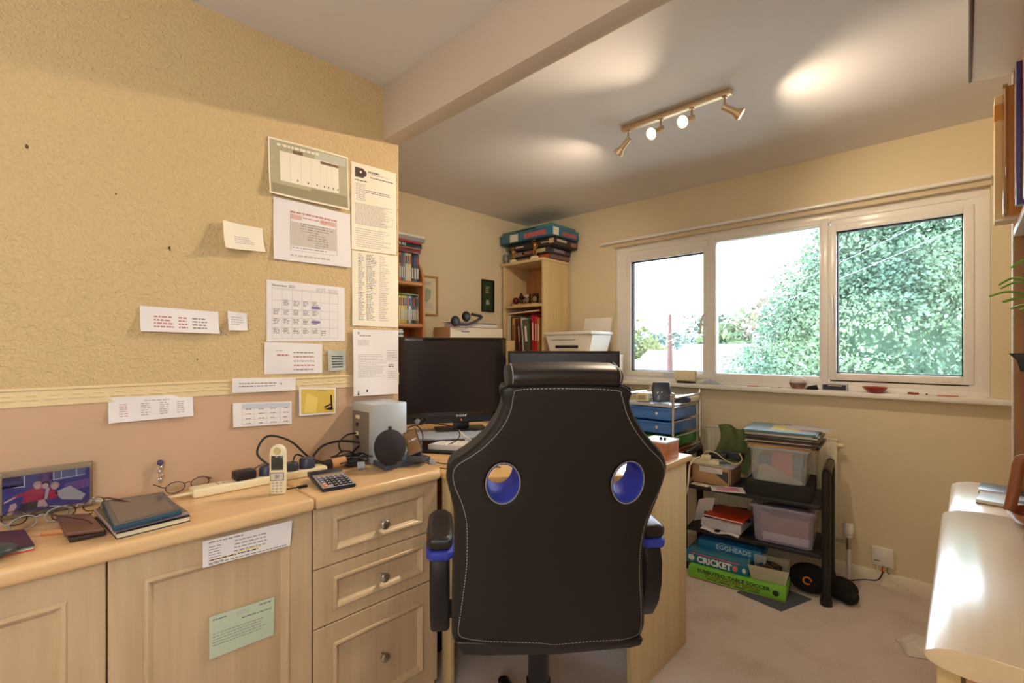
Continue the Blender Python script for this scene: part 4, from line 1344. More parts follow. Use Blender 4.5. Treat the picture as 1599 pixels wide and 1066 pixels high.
# small wooden box with switches on the desk end
tg = thing('wooden_box', 'small reddish wooden box with a white top at the desk end', 'box', (-.93, 1.90, ZD))
mb = MB(); mb.box((-1.0, 1.84, ZD + .001), (-.885, 1.965, ZD + .07), wood('red_wood', (176, 104, 70), (200, 132, 96), (30, 3, 30)), .003); mb.build('body', tg)
mb = MB(); mb.box((-1.002, 1.838, ZD + .0705), (-.883, 1.967, ZD + .078), WHITE_P, .002); mb.build('lid', tg)
for k in range(2):
    mb = MB(); mb.cyl((-.915 - k * .018, 1.895, ZD + .078), (-.915 - k * .018, 1.895, ZD + .088), .006, BLACKP, 12); mb.build('button', tg)
mb = MB(); mb.lathe([(0, 0), (.014, 0), (.014, .04), (0, .04)], M('tin_red', (196, 60, 44), .3), None, 18); mb.lathe([(.0142, .022), (.0145, .04), (.008, .052), (0, .052)], WHITE_P, None, 18)
tag(mb.build('small_jar', at=(-1.03, 1.90, ZD + .0005), local=True), 'small red and white pot beside the wooden box on the desk', 'jar')

# ------------------------------------------------------------------ box, headphones and papers behind the television
y0, y1 = 2.10, 2.62
mb = MB(); mb.box((-2.79, y0, 1.346), (-2.60, y1, 1.435), CARD, .002); mb.box((-2.5995, y0 + .002, 1.348), (-2.599, y1 - .002, 1.434), PAPER_W)
mb.lines = None
mb.text('dupont', .02, INKP, basis((-2.5988, y0 + .13, 1.395), (0, 1, 0), (0, 0, 1), (1, 0, 0)), .0002) if 0 else None
mb.box((-2.599, y0 + .10, 1.40), (-2.5984, y0 + .18, 1.408), INKP)
tag(mb.build('cardboard_box', at=(-2.7, 2.35, 1.346)), 'long cardboard box with a white front above the television', 'box')
q = [(-2.79, 2.20), (-2.61, 2.20), (-2.60, 2.56), (-2.78, 2.58)]
mb = MB(); mb.prism(q, 1.436, 1.462, PAPER, .004); 
for k in range(5):
    z_ = 1.462 + k * .003
    mb.prism([(p_[0] + random.uniform(-.02, .02), p_[1] * 1 + random.uniform(-.03, .03)) for p_ in q], z_, z_ + .0015, PAPER if k % 2 else M('paper_blue', (214, 222, 236), .7))
tag(mb.build('paper_pile', at=(-2.7, 2.4, 1.436)), 'loose pile of white papers lying on the long cardboard box', 'papers')
hp = thing('headphones', 'black over ear headphones resting on the paper pile', 'headphones', (-2.62, 2.27, 1.46))
cA = onD(711, 501, 3.32); cB = onD(728, 494, 3.40)
for cc in (cA, cB):
    mb = MB(); mb.tube([cc + Vector((0, .024 * math.cos(a), .024 * math.sin(a))) for a in [k * math.pi / 5 for k in range(10)]], .014, BLACKM, 10, 0, True); mb.cyl(cc + Vector((-.012, 0, 0)), cc + Vector((.012, 0, 0)), .022, DARKG, 18); mb.build('ear_cup', hp)
mb = MB(); mb.tube([cA + Vector((0, -.02, -.02)), cA + Vector((.02, .04, -.025)), cA + Vector((.02, .11, -.018)), cB + Vector((.02, .13, .0)), cB + Vector((0, .05, .02))], .014, DARKG, 8, 6, rx=.009); mb.build('headband', hp)

# ================================================================== OFFICE CHAIR
BLE = M('black_leather', (24, 20, 21), .5, bump=(180, .25, .001), spec=.5)
BLE2 = M('black_leatherette_side', (36, 30, 29), .38, bump=(140, .2, .001))
BLU = M('blue_mesh_fabric', (50, 64, 176), .6, bump=(500, .4, .001))
STI = M('grey_stitching', (168, 160, 156), .7, var=False)
CA = TH + R(-8)                        # heading of the chair: the sitter looks along +y of its frame
Rv = Vector((math.cos(TH), math.sin(TH), 0)); Fv = Vector((-math.sin(TH), math.cos(TH), 0))
cf = (Fv * math.cos(R(8)) - Rv * math.sin(R(8))).normalized()      # chair forward, a little to the left
cr_ = (Rv * math.cos(R(8)) + Fv * math.sin(R(8))).normalized()     # chair right
ca = math.atan2(cr_.y, cr_.x)
p0 = onD(862, 1015, 1.14)               # lower centre of the back of the backrest
lean = R(9)
up = (Vector((0, 0, 1)) * math.cos(lean) - cf * math.sin(lean)).normalized()
nb = cr_.cross(up).normalized()         # points backwards or forwards
nfwd = nb if nb.dot(cf) > 0 else -nb
root_p = p0 + cf * .27 + cr_ * .02
root_p.z = 0
chair = thing('office_chair', 'large black gaming chair with two blue lined holes, seen from behind', 'chair', root_p, ca)


def bp(u, v):
    """pixel of the backrest outline, taken onto the rear plane of the backrest, as (right, up)"""
    q = onP(u, v, p0, nfwd) - p0
    return (q.dot(cr_), q.dot(up))


OUT = [(797, 602), (787, 631), (775, 660), (754, 688), (727, 712), (707, 727), (699, 739), (697, 752), (700, 766), (707, 793), (710, 816), (711, 864), (707, 921), (706, 990), (709, 1010), (719, 1019), (760, 1020), (868, 1018), (985, 1008), (1003, 1002), (1012, 988), (1012, 959), (1008, 902), (1009, 864), (1017, 826), (1032, 793), (1047, 762), (1052, 746), (1052, 734), (1042, 714), (1020, 690), (998, 661), (985, 633), (973, 602)]
outl = [bp(u, v) for u, v in OUT]


def smooth2(P, k=5, closed=True):
    Q = []
    N = len(P)
    for i in range(N):
        a, b_, c_, d = [Vector(P[(i + j) % N]) for j in (-1, 0, 1, 2)]
        for t in range(k):
            u = t / k
            Q.append(0.5 * ((2 * b_) + (c_ - a) * u + (2 * a - 5 * b_ + 4 * c_ - d) * u * u + (3 * b_ - a - 3 * c_ + d) * u ** 3))
    return Q


def ell(u, v, ru, rv, n=28):
    cx, cy = bp(u, v); ex = bp(u + ru, v)[0] - cx; ey = bp(u, v - rv)[1] - cy
    return [(cx + ex * math.cos(2 * math.pi * k / n), cy + ey * math.sin(2 * math.pi * k / n)) for k in range(n)]


HOLES = [ell(785.5, 754.5, 25, 30), ell(981.5, 753.5, 24.5, 31)]


def wing(x):
    """the sides of the backrest wrap forwards"""
    a = max(0, abs(x) - .13)
    return 1.5 * a * a


cu = bpy.data.curves.new('bk', 'CURVE')
cu.dimensions = '2D'; cu.fill_mode = 'BOTH'
TB = .034
for pts in [smooth2(outl, 4)] + [[Vector(p) for p in h] for h in HOLES]:
    sp = cu.splines.new('POLY'); sp.points.add(len(pts) - 1)
    for i_, p_ in enumerate(pts): sp.points[i_].co = (p_[0], p_[1], 0, 1)
    sp.use_cyclic_u = True
cu.extrude = TB
ob = bpy.data.objects.new('bk', cu); COL.objects.link(ob)
dg = bpy.context.evaluated_depsgraph_get()
me = bpy.data.meshes.new_from_object(ob.evaluated_get(dg))
bpy.data.objects.remove(ob); bpy.data.curves.remove(cu)
t = bmesh.new(); t.from_mesh(me); bmesh.ops.remove_doubles(t, verts=t.verts, dist=1e-5); t.to_mesh(me); t.free()
ob = bpy.data.objects.new('bk', me); COL.objects.link(ob)
md = ob.modifiers.new('r', 'REMESH'); md.mode = 'VOXEL'; md.voxel_size = .0065
md = ob.modifiers.new('s', 'SMOOTH'); md.iterations = 12; md.factor = .6
dg = bpy.context.evaluated_depsgraph_get()
me2 = bpy.data.meshes.new_from_object(ob.evaluated_get(dg))
bpy.data.objects.remove(ob); bpy.data.meshes.remove(me)
t = bmesh.new(); t.from_mesh(me2); bpy.data.meshes.remove(me2)
MBK = basis(p0, cr_, up, nfwd)
hc = [(sum(p[0] for p in h) / len(h), sum(p[1] for p in h) / len(h)) for h in HOLES]
bmesh.ops.translate(t, verts=t.verts, vec=(0, 0, TB))
for v_ in t.verts:
    v_.co.z += wing(v_.co.x)
# faces on the inside of the holes are blue
mb = MB()
ib, iu = mb.mi(BLE), mb.mi(BLU)
rad = [(abs(h[0][0] - c_[0]), abs(h[7][1] - c_[1])) for h, c_ in zip(HOLES, hc)]
t.faces.ensure_lookup_table()
if MBK.to_3x3().determinant() < 0:
    bmesh.ops.reverse_faces(t, faces=t.faces)
for f in t.faces:
    c_ = f.calc_center_median()
    f.material_index = ib
t.transform(MBK)
mt = bpy.data.meshes.new('x'); t.to_mesh(mt); t.free(); mb.bm.from_mesh(mt); bpy.data.meshes.remove(mt)
bk = mb.build('backrest', chair, angle=60)


def onback(x, y, off=0.0):
    return p0 + cr_ * x + up * y + nfwd * (wing(x) - off)


# blue tunnels lining the two holes, a little longer than the padding
for h, c_ in zip(HOLES, hc):
    mb = MB(); n = len(h)
    tt = bmesh.new(); rings = []
    for (k_, dz) in ((1.02, -.001), (.985, -.0005), (.965, .004), (.95, .03), (.95, .085), (.99, .10), (1.04, .10)):
        rings.append([tt.verts.new(onback(c_[0] + (p_[0] - c_[0]) * k_, c_[1] + (p_[1] - c_[1]) * k_, -dz)) for p_ in h])
    for a, b_ in zip(rings, rings[1:]):
        for k in range(n):
            tt.faces.new((a[k], b_[k], b_[(k + 1) % n], a[(k + 1) % n]))
    mb.add(tt, BLU); mb.build('hole_lining', bk)
    mb = MB()
    mb.tube([onback(c_[0] + (p_[0] - c_[0]) * 1.07, c_[1] + (p_[1] - c_[1]) * 1.07, .0012) for p_ in h], .0011, STI, 5, 0, True); mb.build('stitched_ring', bk)


def stitch(parent, pts, closed=False, off=.0015, name='stitching'):
    Q = []
    P = [Vector(p) for p in pts]
    N = len(P)
    for i in range(N if closed else N - 1):
        a, b_, c_, d = P[(i - 1) % N] if closed or i else P[0], P[i], P[(i + 1) % N], P[(i + 2) % N] if closed or i + 2 < N else P[-1]
        for t_ in range(12):
            u = t_ / 12
            Q.append(0.5 * ((2 * b_) + (c_ - a) * u + (2 * a - 5 * b_ + 4 * c_ - d) * u * u + (3 * b_ - a - 3 * c_ + d) * u ** 3))
    m = MB()
    acc = 0; seg = []
    tt = bmesh.new()
    for i in range(len(Q) - 1):
        a, b_ = Q[i], Q[i + 1]
        L_ = (b_ - a).length
        if L_ < 1e-6: continue
        k = max(1, int(round(L_ / .0065)))
        for j in range(k):
            s0 = a + (b_ - a) * (j / k); s1_ = a + (b_ - a) * ((j + .62) / k)
            d = (s1_ - s0); nrm = Vector((-d.y, d.x)).normalized() * .0009
            q_ = [onback(*(s0 + nrm), off), onback(*(s1_ + nrm), off), onback(*(s1_ - nrm), off), onback(*(s0 - nrm), off)]
            tt.faces.new([tt.verts.new(x) for x in q_])
    m.add(tt, STI)
    return m.build(name, parent, smooth=False)


ST1 = [bp(*p) for p in ((802, 616), (797, 640), (785, 665), (762, 692), (738, 712), (716, 728), (708, 742), (710, 762), (722, 790), (729, 822), (729, 880), (723, 935), (716, 985), (718, 996), (728, 999), (770, 1000), (840, 1002), (868, 1004), (930, 999), (985, 997), (1000, 992), (1004, 980), (1003, 940), (1000, 905), (1001, 864), (1008, 826), (1022, 793), (1040, 762), (1045, 742), (1036, 722), (1014, 700), (992, 672), (978, 645), (970, 618), (960, 609), (880, 606), (812, 608))]
stitch(bk, ST1, True, .0035)
# seam: a fine raised welt that runs round the rim
mb = MB(); mb.tube([onback(p_[0] * .992, p_[1] * .997 + .001, -.012) for p_ in smooth2(outl, 4)], .0028, BLE2, 6, 0, True); mb.build('welt', bk)
# lower rear flap
mb = MB(); pl = [bp(*p) for p in ((712, 1003), (868, 1008), (1005, 1000), (1001, 1009), (985, 1013), (868, 1023), (760, 1025), (722, 1024))]
mb.prism([(p_[0], p_[1]) for p_ in pl], -.0, .05, BLE2, .006, MBK); mb.build('lower_flap', bk)
# head roll
hl, hrp = bp(793, 588), bp(971, 588)
mb = MB()
t = bmesh.new()
HB = []
nseg = 24
zc = (hl[1] + hrp[1]) / 2
hh2 = (bp(880, 572)[1] - bp(880, 604)[1]) / 2
for i in range(nseg + 1):
    u = i / nseg
    x = hl[0] + (hrp[0] - hl[0]) * u
    e = min(1, min(u, 1 - u) / .05)
    k_ = .82 + .18 * math.sqrt(max(0, 1 - (1 - e) ** 2))
    ring = []
    for j in range(20):
        a = 2 * math.pi * j / 20
        cy = math.copysign(abs(math.sin(a)) ** .8, math.sin(a)) * hh2 * k_ * 1.05
        cz = math.copysign(abs(math.cos(a)) ** .8, math.cos(a)) * .052 * k_
        ring.append(t.verts.new(p0 + cr_ * x + up * (zc + cy - .0035 * (2 * u - 1) ** 2) + nfwd * (.034 + cz + wing(x))))
    HB.append(ring)
for a, b_ in zip(HB, HB[1:]):
    for j in range(20): t.faces.new((a[j], b_[j], b_[(j + 1) % 20], a[(j + 1) % 20]))
t.faces.new(HB[0]); t.faces.new(HB[-1]); bmesh.ops.recalc_face_normals(t, faces=t.faces)
mb.add(t, BLE2); hr_ = mb.build('headrest', chair)
for u in (.035, .965):
    mb = MB(); x = hl[0] + (hrp[0] - hl[0]) * u
    mb.tube([p0 + cr_ * x + up * (zc + math.sin(a) * hh2 * 1.06) + nfwd * (.034 + math.cos(a) * .0535 + wing(x)) for a in [k * math.pi / 12 for k in range(6, 19)]], .001, STI, 5)
    mb.build('stitching', hr_)

# everything else of the chair in its own frame: x right, y forward, origin on the floor under the column
colx = .0
zs = .56
mb = MB()
mb.prism([(-.225, -.165), (.225, -.165), (.255, 0), (.25, .22), (.20, .27), (-.20, .27), (-.25, .22), (-.255, 0)], zs - .04, zs + .055, BLE2, .03, seg=4); mb.build('seat', chair, local=True)
mb = MB(); mb.box((-.15, -.14, zs - .075), (.15, .16, zs - .041), BLACKP, .01); mb.build('mechanism', chair, local=True)
YZ = lambda x: Matrix(((0, 0, 1, x), (1, 0, 0, 0), (0, 1, 0, 0), (0, 0, 0, 1)))
for sx in (-1, 1):
    ar = MB()
    x = sx * .288
    prof_a = [(-.150, 0.745), (-.165, 0.700), (-.163, 0.640), (-.145, 0.580), (-.11, 0.530), (-.06, 0.500), (.02, 0.485), (.10, 0.480), (.12, 0.495), (.10, 0.515), (.0, 0.525), (-.05, 0.550), (-.085, 0.600), (-.10, 0.680), (-.095, 0.720), (-.06, 0.735), (.06, 0.735), (.06, 0.752), (-.06, 0.755)]
    ar.prism(prof_a, -.026, .026, BLACKP, .010, YZ(x))
    ar.box((min(x, x - sx * .09), .03, .483), (max(x, x - sx * .09),   .10, .505), BLACKP, .004)
    arm = ar.build('armrest', chair, local=True)
    pad = [(-.022, -.165), (.022, -.165), (.033, -.15), (.036, -.08), (.034, .03), (.02, .06), (-.02, .06), (-.034, .03), (-.036, -.08), (-.033, -.15)]
    m2 = MB(); m2.prism(pad, 0, .038, BLE2, .016, Matrix.Translation((x, -.005, 0.764)), seg=4); m2.build('arm_pad', arm, local=True)
    m2 = MB(); m2.prism([(a * 1.03, b_ * 1.01) for a, b_ in pad], 0, .026, BLU, .009, Matrix.Translation((x, -.005, 0.740)), seg=3); m2.build('blue_trim', arm, local=True)
mb = MB(); mb.lathe([(0, .30), (.031, .30), (.031, zs - .12), (.024, zs - .118), (.024, zs - .07), (0, zs - .07)], BLACKP, None, 24); mb.lathe([(0, .09), (.036, .09), (.036, .30), (0, .3)], BLACKP, None, 24); mb.build('gas_column', chair, local=True)
mb = MB(); mb.tube([(.12, .02, zs - .07), (.20, 0, zs - .075), (.25, -.03, zs - .08)], .005, CHROME, 8, 4)
mb.tube([(.235, -.04, zs - .075), (.25, -.07, zs - .085), (.255, -.10, zs - .09)], [.014, .018, .014], BLACKP, 12, 3, rx=None); mb.build('tilt_lever', chair, local=True)
mb = MB(); mb.lathe([(0, 0), (.026, .002), (.03, .02), (.022, .03), (0, .034)], BLACKP, Matrix.Translation((-.02, .10, zs - .11)), 20); mb.build('tension_knob', chair, local=True)
for k in range(5):
    a = R(102 + 72 * k)
    m2 = MB(); d = Vector((math.cos(a), math.sin(a), 0))
    m2.tube([d * .02 + Vector((0, 0, .12)), d * .16 + Vector((0, 0, .105)), d * .31 + Vector((0, 0, .085))], [.03, .024, .02], BLACKP, 10, 4)
    leg = m2.build('leg', chair, local=True)
    m2 = MB(); c0 = d * .315; s_ = Vector((-d.y, d.x, 0))
    m2.cyl(c0 + Vector((0, 0, .05)), c0 + Vector((0, 0, .092)), .021, BLACKP, 14)
    for e in (-1, 1):
        m2.cyl(c0 + s_ * .008 * e + d * .012 + Vector((0, 0, .0265)), c0 + s_ * .026 * e + d * .012 + Vector((0, 0, .0265)), .026, BLACKP, 20)
    m2.build('castor', leg, local=True)

# ================================================================== WINDOW WALL CORNER
# bookcase
bc = thing('bookcase', 'tall pale wooden bookcase in the far corner with trophies and books', 'bookcase', (-2.65, 3.08, 0))
bx0, bx1, by0, by1, bz1 = -2.875, -2.42, 2.90, 3.235, 2.005
mb = MB(); mb.box((bx0, by0, 0), (bx0 + .018, by1, bz1 - .019), MAPLE_P, .001); mb.build('side_panel', bc)
mb = MB(); mb.box((bx1 - .018, by0, 0), (bx1, by1, bz1 - .019), MAPLE_P, .001); mb.build('side_panel', bc)
mb = MB(); mb.box((bx0 - .012, by0 - .012, bz1 - .019), (bx1 + .006, by1, bz1 + .003), MAPLE_P, .002); mb.build('top_panel', bc)
mb = MB(); mb.box((bx0 + .018, by1 - .01, 0), (bx1 - .018, by1, bz1 - .02), PINE); mb.build('back_panel', bc)
for z in (1.625, 1.222, .82, .42, .06):
    mb = MB(); mb.box((bx0 + .0185, by0 + .004, z), (bx1 - .0185, by1 - .0105, z + .018), MAPLE_P, .001); mb.build('shelf', bc)
# trophies inside
tx = -2.50
for k, (x, kind, lab) in enumerate(((-2.765, 'ball', 'dark red ball shaped trophy leftmost inside the bookcase'), (-2.70, 'fig', 'small dark figure trophy second from the left inside the bookcase'), (-2.635, 'sq', 'square dark plaque trophy with a pale arch inside the bookcase'), (-2.55, 'med', 'black plaque trophy with a round medal, nearest the bookcase side'))):
    tr = thing('trophy', lab, 'trophy', (x, 2.95, 1.6435), group='plaque trophies inside the bookcase')
    m = MB(); m.box((-.026, -.02, 0), (.026, .02, .014), M('trophy_gold', (214, 176, 120), .4), .002); m.build('plinth', tr, local=True)
    m = MB()
    DK = M('trophy_dark', (50, 30, 34), .3); MEDAL = M('trophy_medal', (186, 176, 150), .3, .5)
    if kind == 'ball':
        m.ball((0, 0, .045), .03, M('trophy_red', (90, 30, 40), .25), sub=3)
    elif kind == 'fig':
        m.ball((0, 0, .03), .02, DK); m.ball((.0, 0, .068), .024, DK, jitter=.15); m.ball((-.005, 0, .098), .012, DK)
    else:
        m.box((-.03, -.006, .014), (.03, .012, .092), DK, .004)
    m.build('figure', tr, local=True)
    if kind in ('sq', 'med'):
        m = MB(); FM = Matrix.Translation((0, -.0065, .045)) @ Matrix.Rotation(R(90), 4, 'X')
        m.lathe([(.020, 0), (.021, .002), (.014, .003), (.013, .001)], MEDAL, FM, 24); m.lathe([(0, .0), (.008, .001), (.006, .003), (0, .003)], MEDAL, FM, 20)
        if kind == 'sq': m.box((-.022, -.0085, .068), (.022, -.0062, .088), M('plaque_pink', (214, 186, 176), .4))
        m.build('medal', tr, local=True)
# books in the lower compartment
bks = [(-2.845, .022, .33, (222, 200, 160), 0), (-2.818, .014, .315, (214, 216, 214), 0), (-2.802, .012, .31, (56, 60, 66), 0), (-2.785, .028, .30, (210, 150, 62), 0), (-2.754, .018, .29, (92, 60, 40), 0), (-2.708, .020, .285, (122, 56, 44), -4), (-2.685, .018, .28, (72, 40, 44), -4.5), (-2.663, .012, .30, (206, 206, 196), -5), (-2.645, .058, .28, (92, 96, 76), -5), (-2.565, .026, .315, (176, 34, 44), -1), (-2.536, .028, .30, (190, 44, 50), 0), (-2.505, .02, .29, (176, 120, 74), 0)]
nm = ['cream', 'white', 'dark grey', 'golden orange', 'brown', 'chestnut', 'dark maroon', 'off white', 'green mottled', 'bright red', 'scarlet', 'tan']
for k, (x, wd, h_, rgb, tl) in enumerate(bks):
    m = MB(); mt = M('bk_%d' % k, rgb, .5, var=(40, .35) if k == 8 else (8, .1))
    m.box((0, 0, 0), (.002, .2, h_), mt); m.box((wd - .002, 0, 0), (wd, .2, h_), mt); m.box((.002, 0, 0), (wd - .002, .002, h_), mt, .0008)
    m.box((.002, .004, .003), (wd - .002, .196, h_ - .004), PAPER_W)
    if wd > .019: m.box((wd * .3, -.0004, h_ * .35), (wd * .7, .0001, h_ * .8), PAPER_W if k != 3 else BLACKM)
    o = m.build('book', at=(x, 2.925, 1.2415), local=True); o.rotation_euler = (0, R(tl), 0)
    tag(o, '%s book standing on the bookcase shelf below the plaques' % nm[k], 'book', 'upright books in the bookcase')
m = MB(); m.box((0, 0, 0), (.36, .2, .012), M('bk_orange', (206, 116, 72), .5)); m.box((.002, -.0003, .002), (.356, .19, .010), PAPER_W)
o = m.build('book', at=(-2.85, 2.93, 1.577), local=True); o.rotation_euler = (0, R(-2.2), 0); o.location.z = 1.573
tag(o, 'thin orange book lying flat across the top of the upright books', 'book')

# board games on top of the bookcase
def game(name, label, x0, y0, x1, y1, z0, z1, rgb, bands, rot=0):
    cx, cy = (x0 + x1) / 2, (y0 + y1) / 2
    t = thing(name, label, 'board game', (cx, cy, z0), rot)
    hx, hy, h_ = (x1 - x0) / 2, (y1 - y0) / 2, z1 - z0
    m = MB(); m.box((-hx + .003, -hy + .003, 0), (hx - .003, hy - .003, h_ * .8), M('g_base_%s' % name + label[:9], [min(255, int(q * .7)) for q in rgb], .5)); m.build('box_base', t, local=True)
    m = MB(); m.box((-hx, -hy, h_ * .12), (hx, hy, h_), M('g_lid_' + label[:12], rgb, .4, var=(25, .25), coat=.2), .0015)
    for (face, a0, a1, b0, b1, rg) in bands:
        mt = M('g_%d_%d_%d' % rg, rg, .45, var=(60, .25))
        if face == 'f': m.box((-hx + a0 * 2 * hx, -hy - .0006, h_ * b0), (-hx + a1 * 2 * hx, -hy + .001, h_ * b1), mt)
        elif face == 't': m.box((-hx + a0 * 2 * hx, -hy + b0 * 2 * hy, h_ - .001), (-hx + a1 * 2 * hx, -hy + b1 * 2 * hy, h_ + .0006), mt)
        else: m.box((hx - .001, -hy + a0 * 2 * hy, h_ * b0), (hx + .0006, -hy + a1 * 2 * hy, h_ * b1), mt)
    m.build('lid', t, local=True)
    return t


zb0 = bz1 + .0035
game('board_game', 'patterned brown board game at the bottom of the bookcase top pile', -2.80, 2.97, -2.41, 3.235, zb0, zb0 + .042, (112, 74, 66), [('f', .05, .4, .2, .8, (150, 120, 96)), ('f', .72, .97, .15, .95, (190, 90, 50)), ('r', .05, .9, .2, .7, (120, 96, 100)), ('f', .45, .66, .1, .9, (196, 190, 160))])
game('board_game', 'dark board game with a pale wave picture, second from the bottom of the pile', -2.82, 2.95, -2.40, 3.235, zb0 + .043, zb0 + .092, (62, 56, 70), [('f', .05, .35, .2, .85, (150, 140, 120)), ('f', .3, .62, .35, .8, (150, 90, 80)), ('f', .68, .9, .3, .9, (196, 186, 130)), ('r', .2, .7, .3, .8, (150, 130, 140))])
game('board_game', 'black board game under the blue lidded box', -2.83, 2.93, -2.33, 3.235, zb0 + .093, zb0 + .155, (58, 44, 46), [('f', .15, .34, .4, .6, (206, 190, 180)), ('f', .72, .9, .45, .6, (190, 180, 170)), ('f', .88, .98, .3, .9, (206, 190, 150)), ('r', .1, .5, .5, .8, (200, 196, 190)), ('r', .7, .95, .2, .7, (150, 110, 100))])
game('board_game', 'blue board game with a red title band on top of the pile', -2.885, 2.88, -2.31, 3.225, zb0 + .156, zb0 + .232, (52, 110, 142), [('f', .48, .88, .25, .75, (186, 92, 96)), ('f', .2, .36, .1, .9, (222, 216, 206)), ('r', .02, .22, .1, .9, (214, 216, 206)), ('r', .35, .9, .2, .6, (170, 90, 100))])
game('board_game', 'thin teal board game slipped topmost on the pile', -2.88, 2.90, -2.34, 3.22, zb0 + .233, zb0 + .262, (70, 130, 134), [('f', .3, .7, .3, .7, (40, 60, 50))])
for x, h_, lab in ((-2.765, .13, 'gold figure trophy on a cream block at the left of the bookcase top'), (-2.525, .17, 'taller gold figure trophy at the right of the bookcase top')):
    tr = thing('figure_trophy', lab, 'trophy', (x, 2.915, zb0), group='gold trophies on top of the bookcase')
    m = MB(); m.box((-.028, -.016, 0), (.028, .016, .024), CREAM, .002); m.build('plinth', tr, local=True)
    m = MB(); G = M('gold_trophy', (196, 150, 84), .3, .8)
    m.tube([(-.008, 0, .024), (-.01, 0, h_ * .4), (0, 0, h_ * .6)], [.005, .006, .009], G, 8, 3); m.tube([(.012, 0, .024), (.014, 0, h_ * .35), (.002, 0, h_ * .6)], [.005, .006, .008], G, 8, 3)
    m.ball((0, 0, h_ * .68), .017, G, (.9, .7, 1.3)); m.tube([(.012, 0, h_ * .78), (.03, 0, h_ * .62), (.022, -.01, h_ * .5)], .004, G, 6, 3); m.tube([(-.012, 0, h_ * .78), (-.028, 0, h_ * .9), (-.02, 0, h_)], .004, G, 6, 3)
    m.ball((0, 0, h_ * .93), .011, G); m.build('figure', tr, local=True)
m = MB()
for k in range(5): m.ball((random.uniform(-.01, .01), random.uniform(-.01, .01), .012 + k * .018), .014, GREYP, (1, 1, 1.2), 1, jitter=.2)
tag(m.build('ornament', at=(-2.845, 2.915, zb0), local=True), 'grey figurine at the extreme left end of the bookcase top', 'ornament')

# printer
pr = thing('printer', 'white inkjet printer with paper standing in its rear feed', 'printer', (-2.16, 3.0, 1.2385))
m = MB()
fl = [(-.225, -.14), (.225, -.14), (.225, .15), (-.225, .15)]
t = bmesh.new()
lv = [(0, .80, .90), (.012, .82, .92), (.11, .93, .98), (.145, .97, 1.0), (.147, 1, 1.01)]
rg = [[t.verts.new((x * kx, y * ky, z)) for x, y in fl] for z, kx, ky in lv]
for a, b_ in zip(rg, rg[1:]):
    for k in range(4): t.faces.new((a[k], a[(k + 1) % 4], b_[(k + 1) % 4], b_[k]))
t.faces.new(rg[-1]); t.faces.new(rg[0]); bmesh.ops.recalc_face_normals(t, faces=t.faces)
bmesh.ops.bevel(t, geom=[e for e in t.edges if abs(e.verts[0].co.z - e.verts[1].co.z) > .005], offset=.018, segments=3, affect='EDGES')
m.add(t, WHITE_P); m.build('body', pr, local=True)
m = MB(); m.box((-.222, -.142, .149), (.222, .152, .172), WHITE_P, .006); m.build('scanner_lid', pr, local=True)
m = MB(); m.box((-.11, -.1385, .045), (.10, -.120, .068), BLACKM, .002); m.box((-.12, -.144, .040), (.11, -.122, .046), WHITE_P, .002); m.build('output_slot', pr, local=True)
m = MB(); m.box((-.15, -.1425, .108), (.08, -.1365, .111), DARKG); m.build('seam', pr, local=True)
m = MB(); m.box((-.07, .10, .15), (.19, .107, .30), WHITE_P, .004, Matrix.Rotation(R(-12), 4, 'X') @ Matrix.Translation((0, .03, .02))); m.build('paper_support', pr, local=True)
m = MB()
m.grid(lambda a, b_: Vector((-.03 + .22 * a, -.06 + .15 * b_, .1735 + .012 * b_ * b_ + .004 * math.sin(a * 4))), 6, 6, PAPER, .0006)
tag(m.build('paper_sheet', at=(-2.16, 3.0, 1.2385), local=True), 'loose white sheet lying on the printer lid', 'paper')

# ------------------------------------------------------------------ drawer trolley
tx0, tx1, ty0, ty1 = -1.61, -1.262, 2.72, 3.12
tro = thing('drawer_trolley', 'chrome framed trolley with blue, green and orange drawers below the window', 'trolley', ((tx0 + tx1) / 2, (ty0 + ty1) / 2, 0))
for x in (tx0, tx1):
    m = MB()
    m.tube([(x, ty0, .06), (x, ty0, .945), (x, ty0 + .012, .975), (x, ty0 + .04, .985), (x, ty1 - .04, .985), (x, ty1 - .012, .975), (x, ty1, .945), (x, ty1, .06)], .009, CHROME, 10, 4)
    m.build('side_frame', tro)
for x in (tx0, tx1):
    for y in (ty0, ty1):
        m = MB(); m.cyl((x - .012, y, .025), (x + .012, y, .025), .025, BLACKP, 16); m.box((x - .014, y - .01, .03), (x + .014, y + .01, .062), BLACKP, .003); m.build('castor', tro)
DW = [(.845, .083, BLUE, 'blue'), (.762, .080, BLUE, 'blue'), (.676, .076, M('green_plastic', (64, 150, 70), .3, coat=.3), 'green'), (.595, .074, M('orange_plastic', (206, 92, 44), .3, coat=.3), 'orange'), (.45, .13, M('red_plastic', (176, 44, 36), .3), 'red')]
for z, h_, mt, cn in DW:
    m = MB()
    m.prism([(tx0 + .016, ty0 + .004), (tx1 - .016, ty0 + .004), (tx1 - .016, ty1 - .03), (tx0 + .016, ty1 - .03)], z, z + h_ - .009, mt, .006)
    m.box((tx0 + .012, ty0 - .004, z + h_ - .018), (tx1 - .012, ty0 + .01, z + h_ - .008), mt, .003)
    d = m.build('drawer', tro)
    m = MB(); m.lathe([(0, 0), (.005, 0), (.005, .004), (.009, .010), (0, .014)], WHITE_P, Matrix.Translation((-1.365, ty0 + .004, z + h_ * .48)) @ Matrix.Rotation(R(90), 4, 'X'), 14); m.build('knob', d)
    m = MB()
    for x in (tx0, tx1): m.cyl((x, ty0, z + h_ - .003), (x, ty1, z + h_ - .003), .0045, CHROME, 8)
    m.build('rail', tro)
m = MB(); m.box((tx0 + .006, ty0 - .002, .931), (tx1 - .006, ty1 + .002, .940), M('trolley_top', (206, 212, 222), .3, .3), .003)
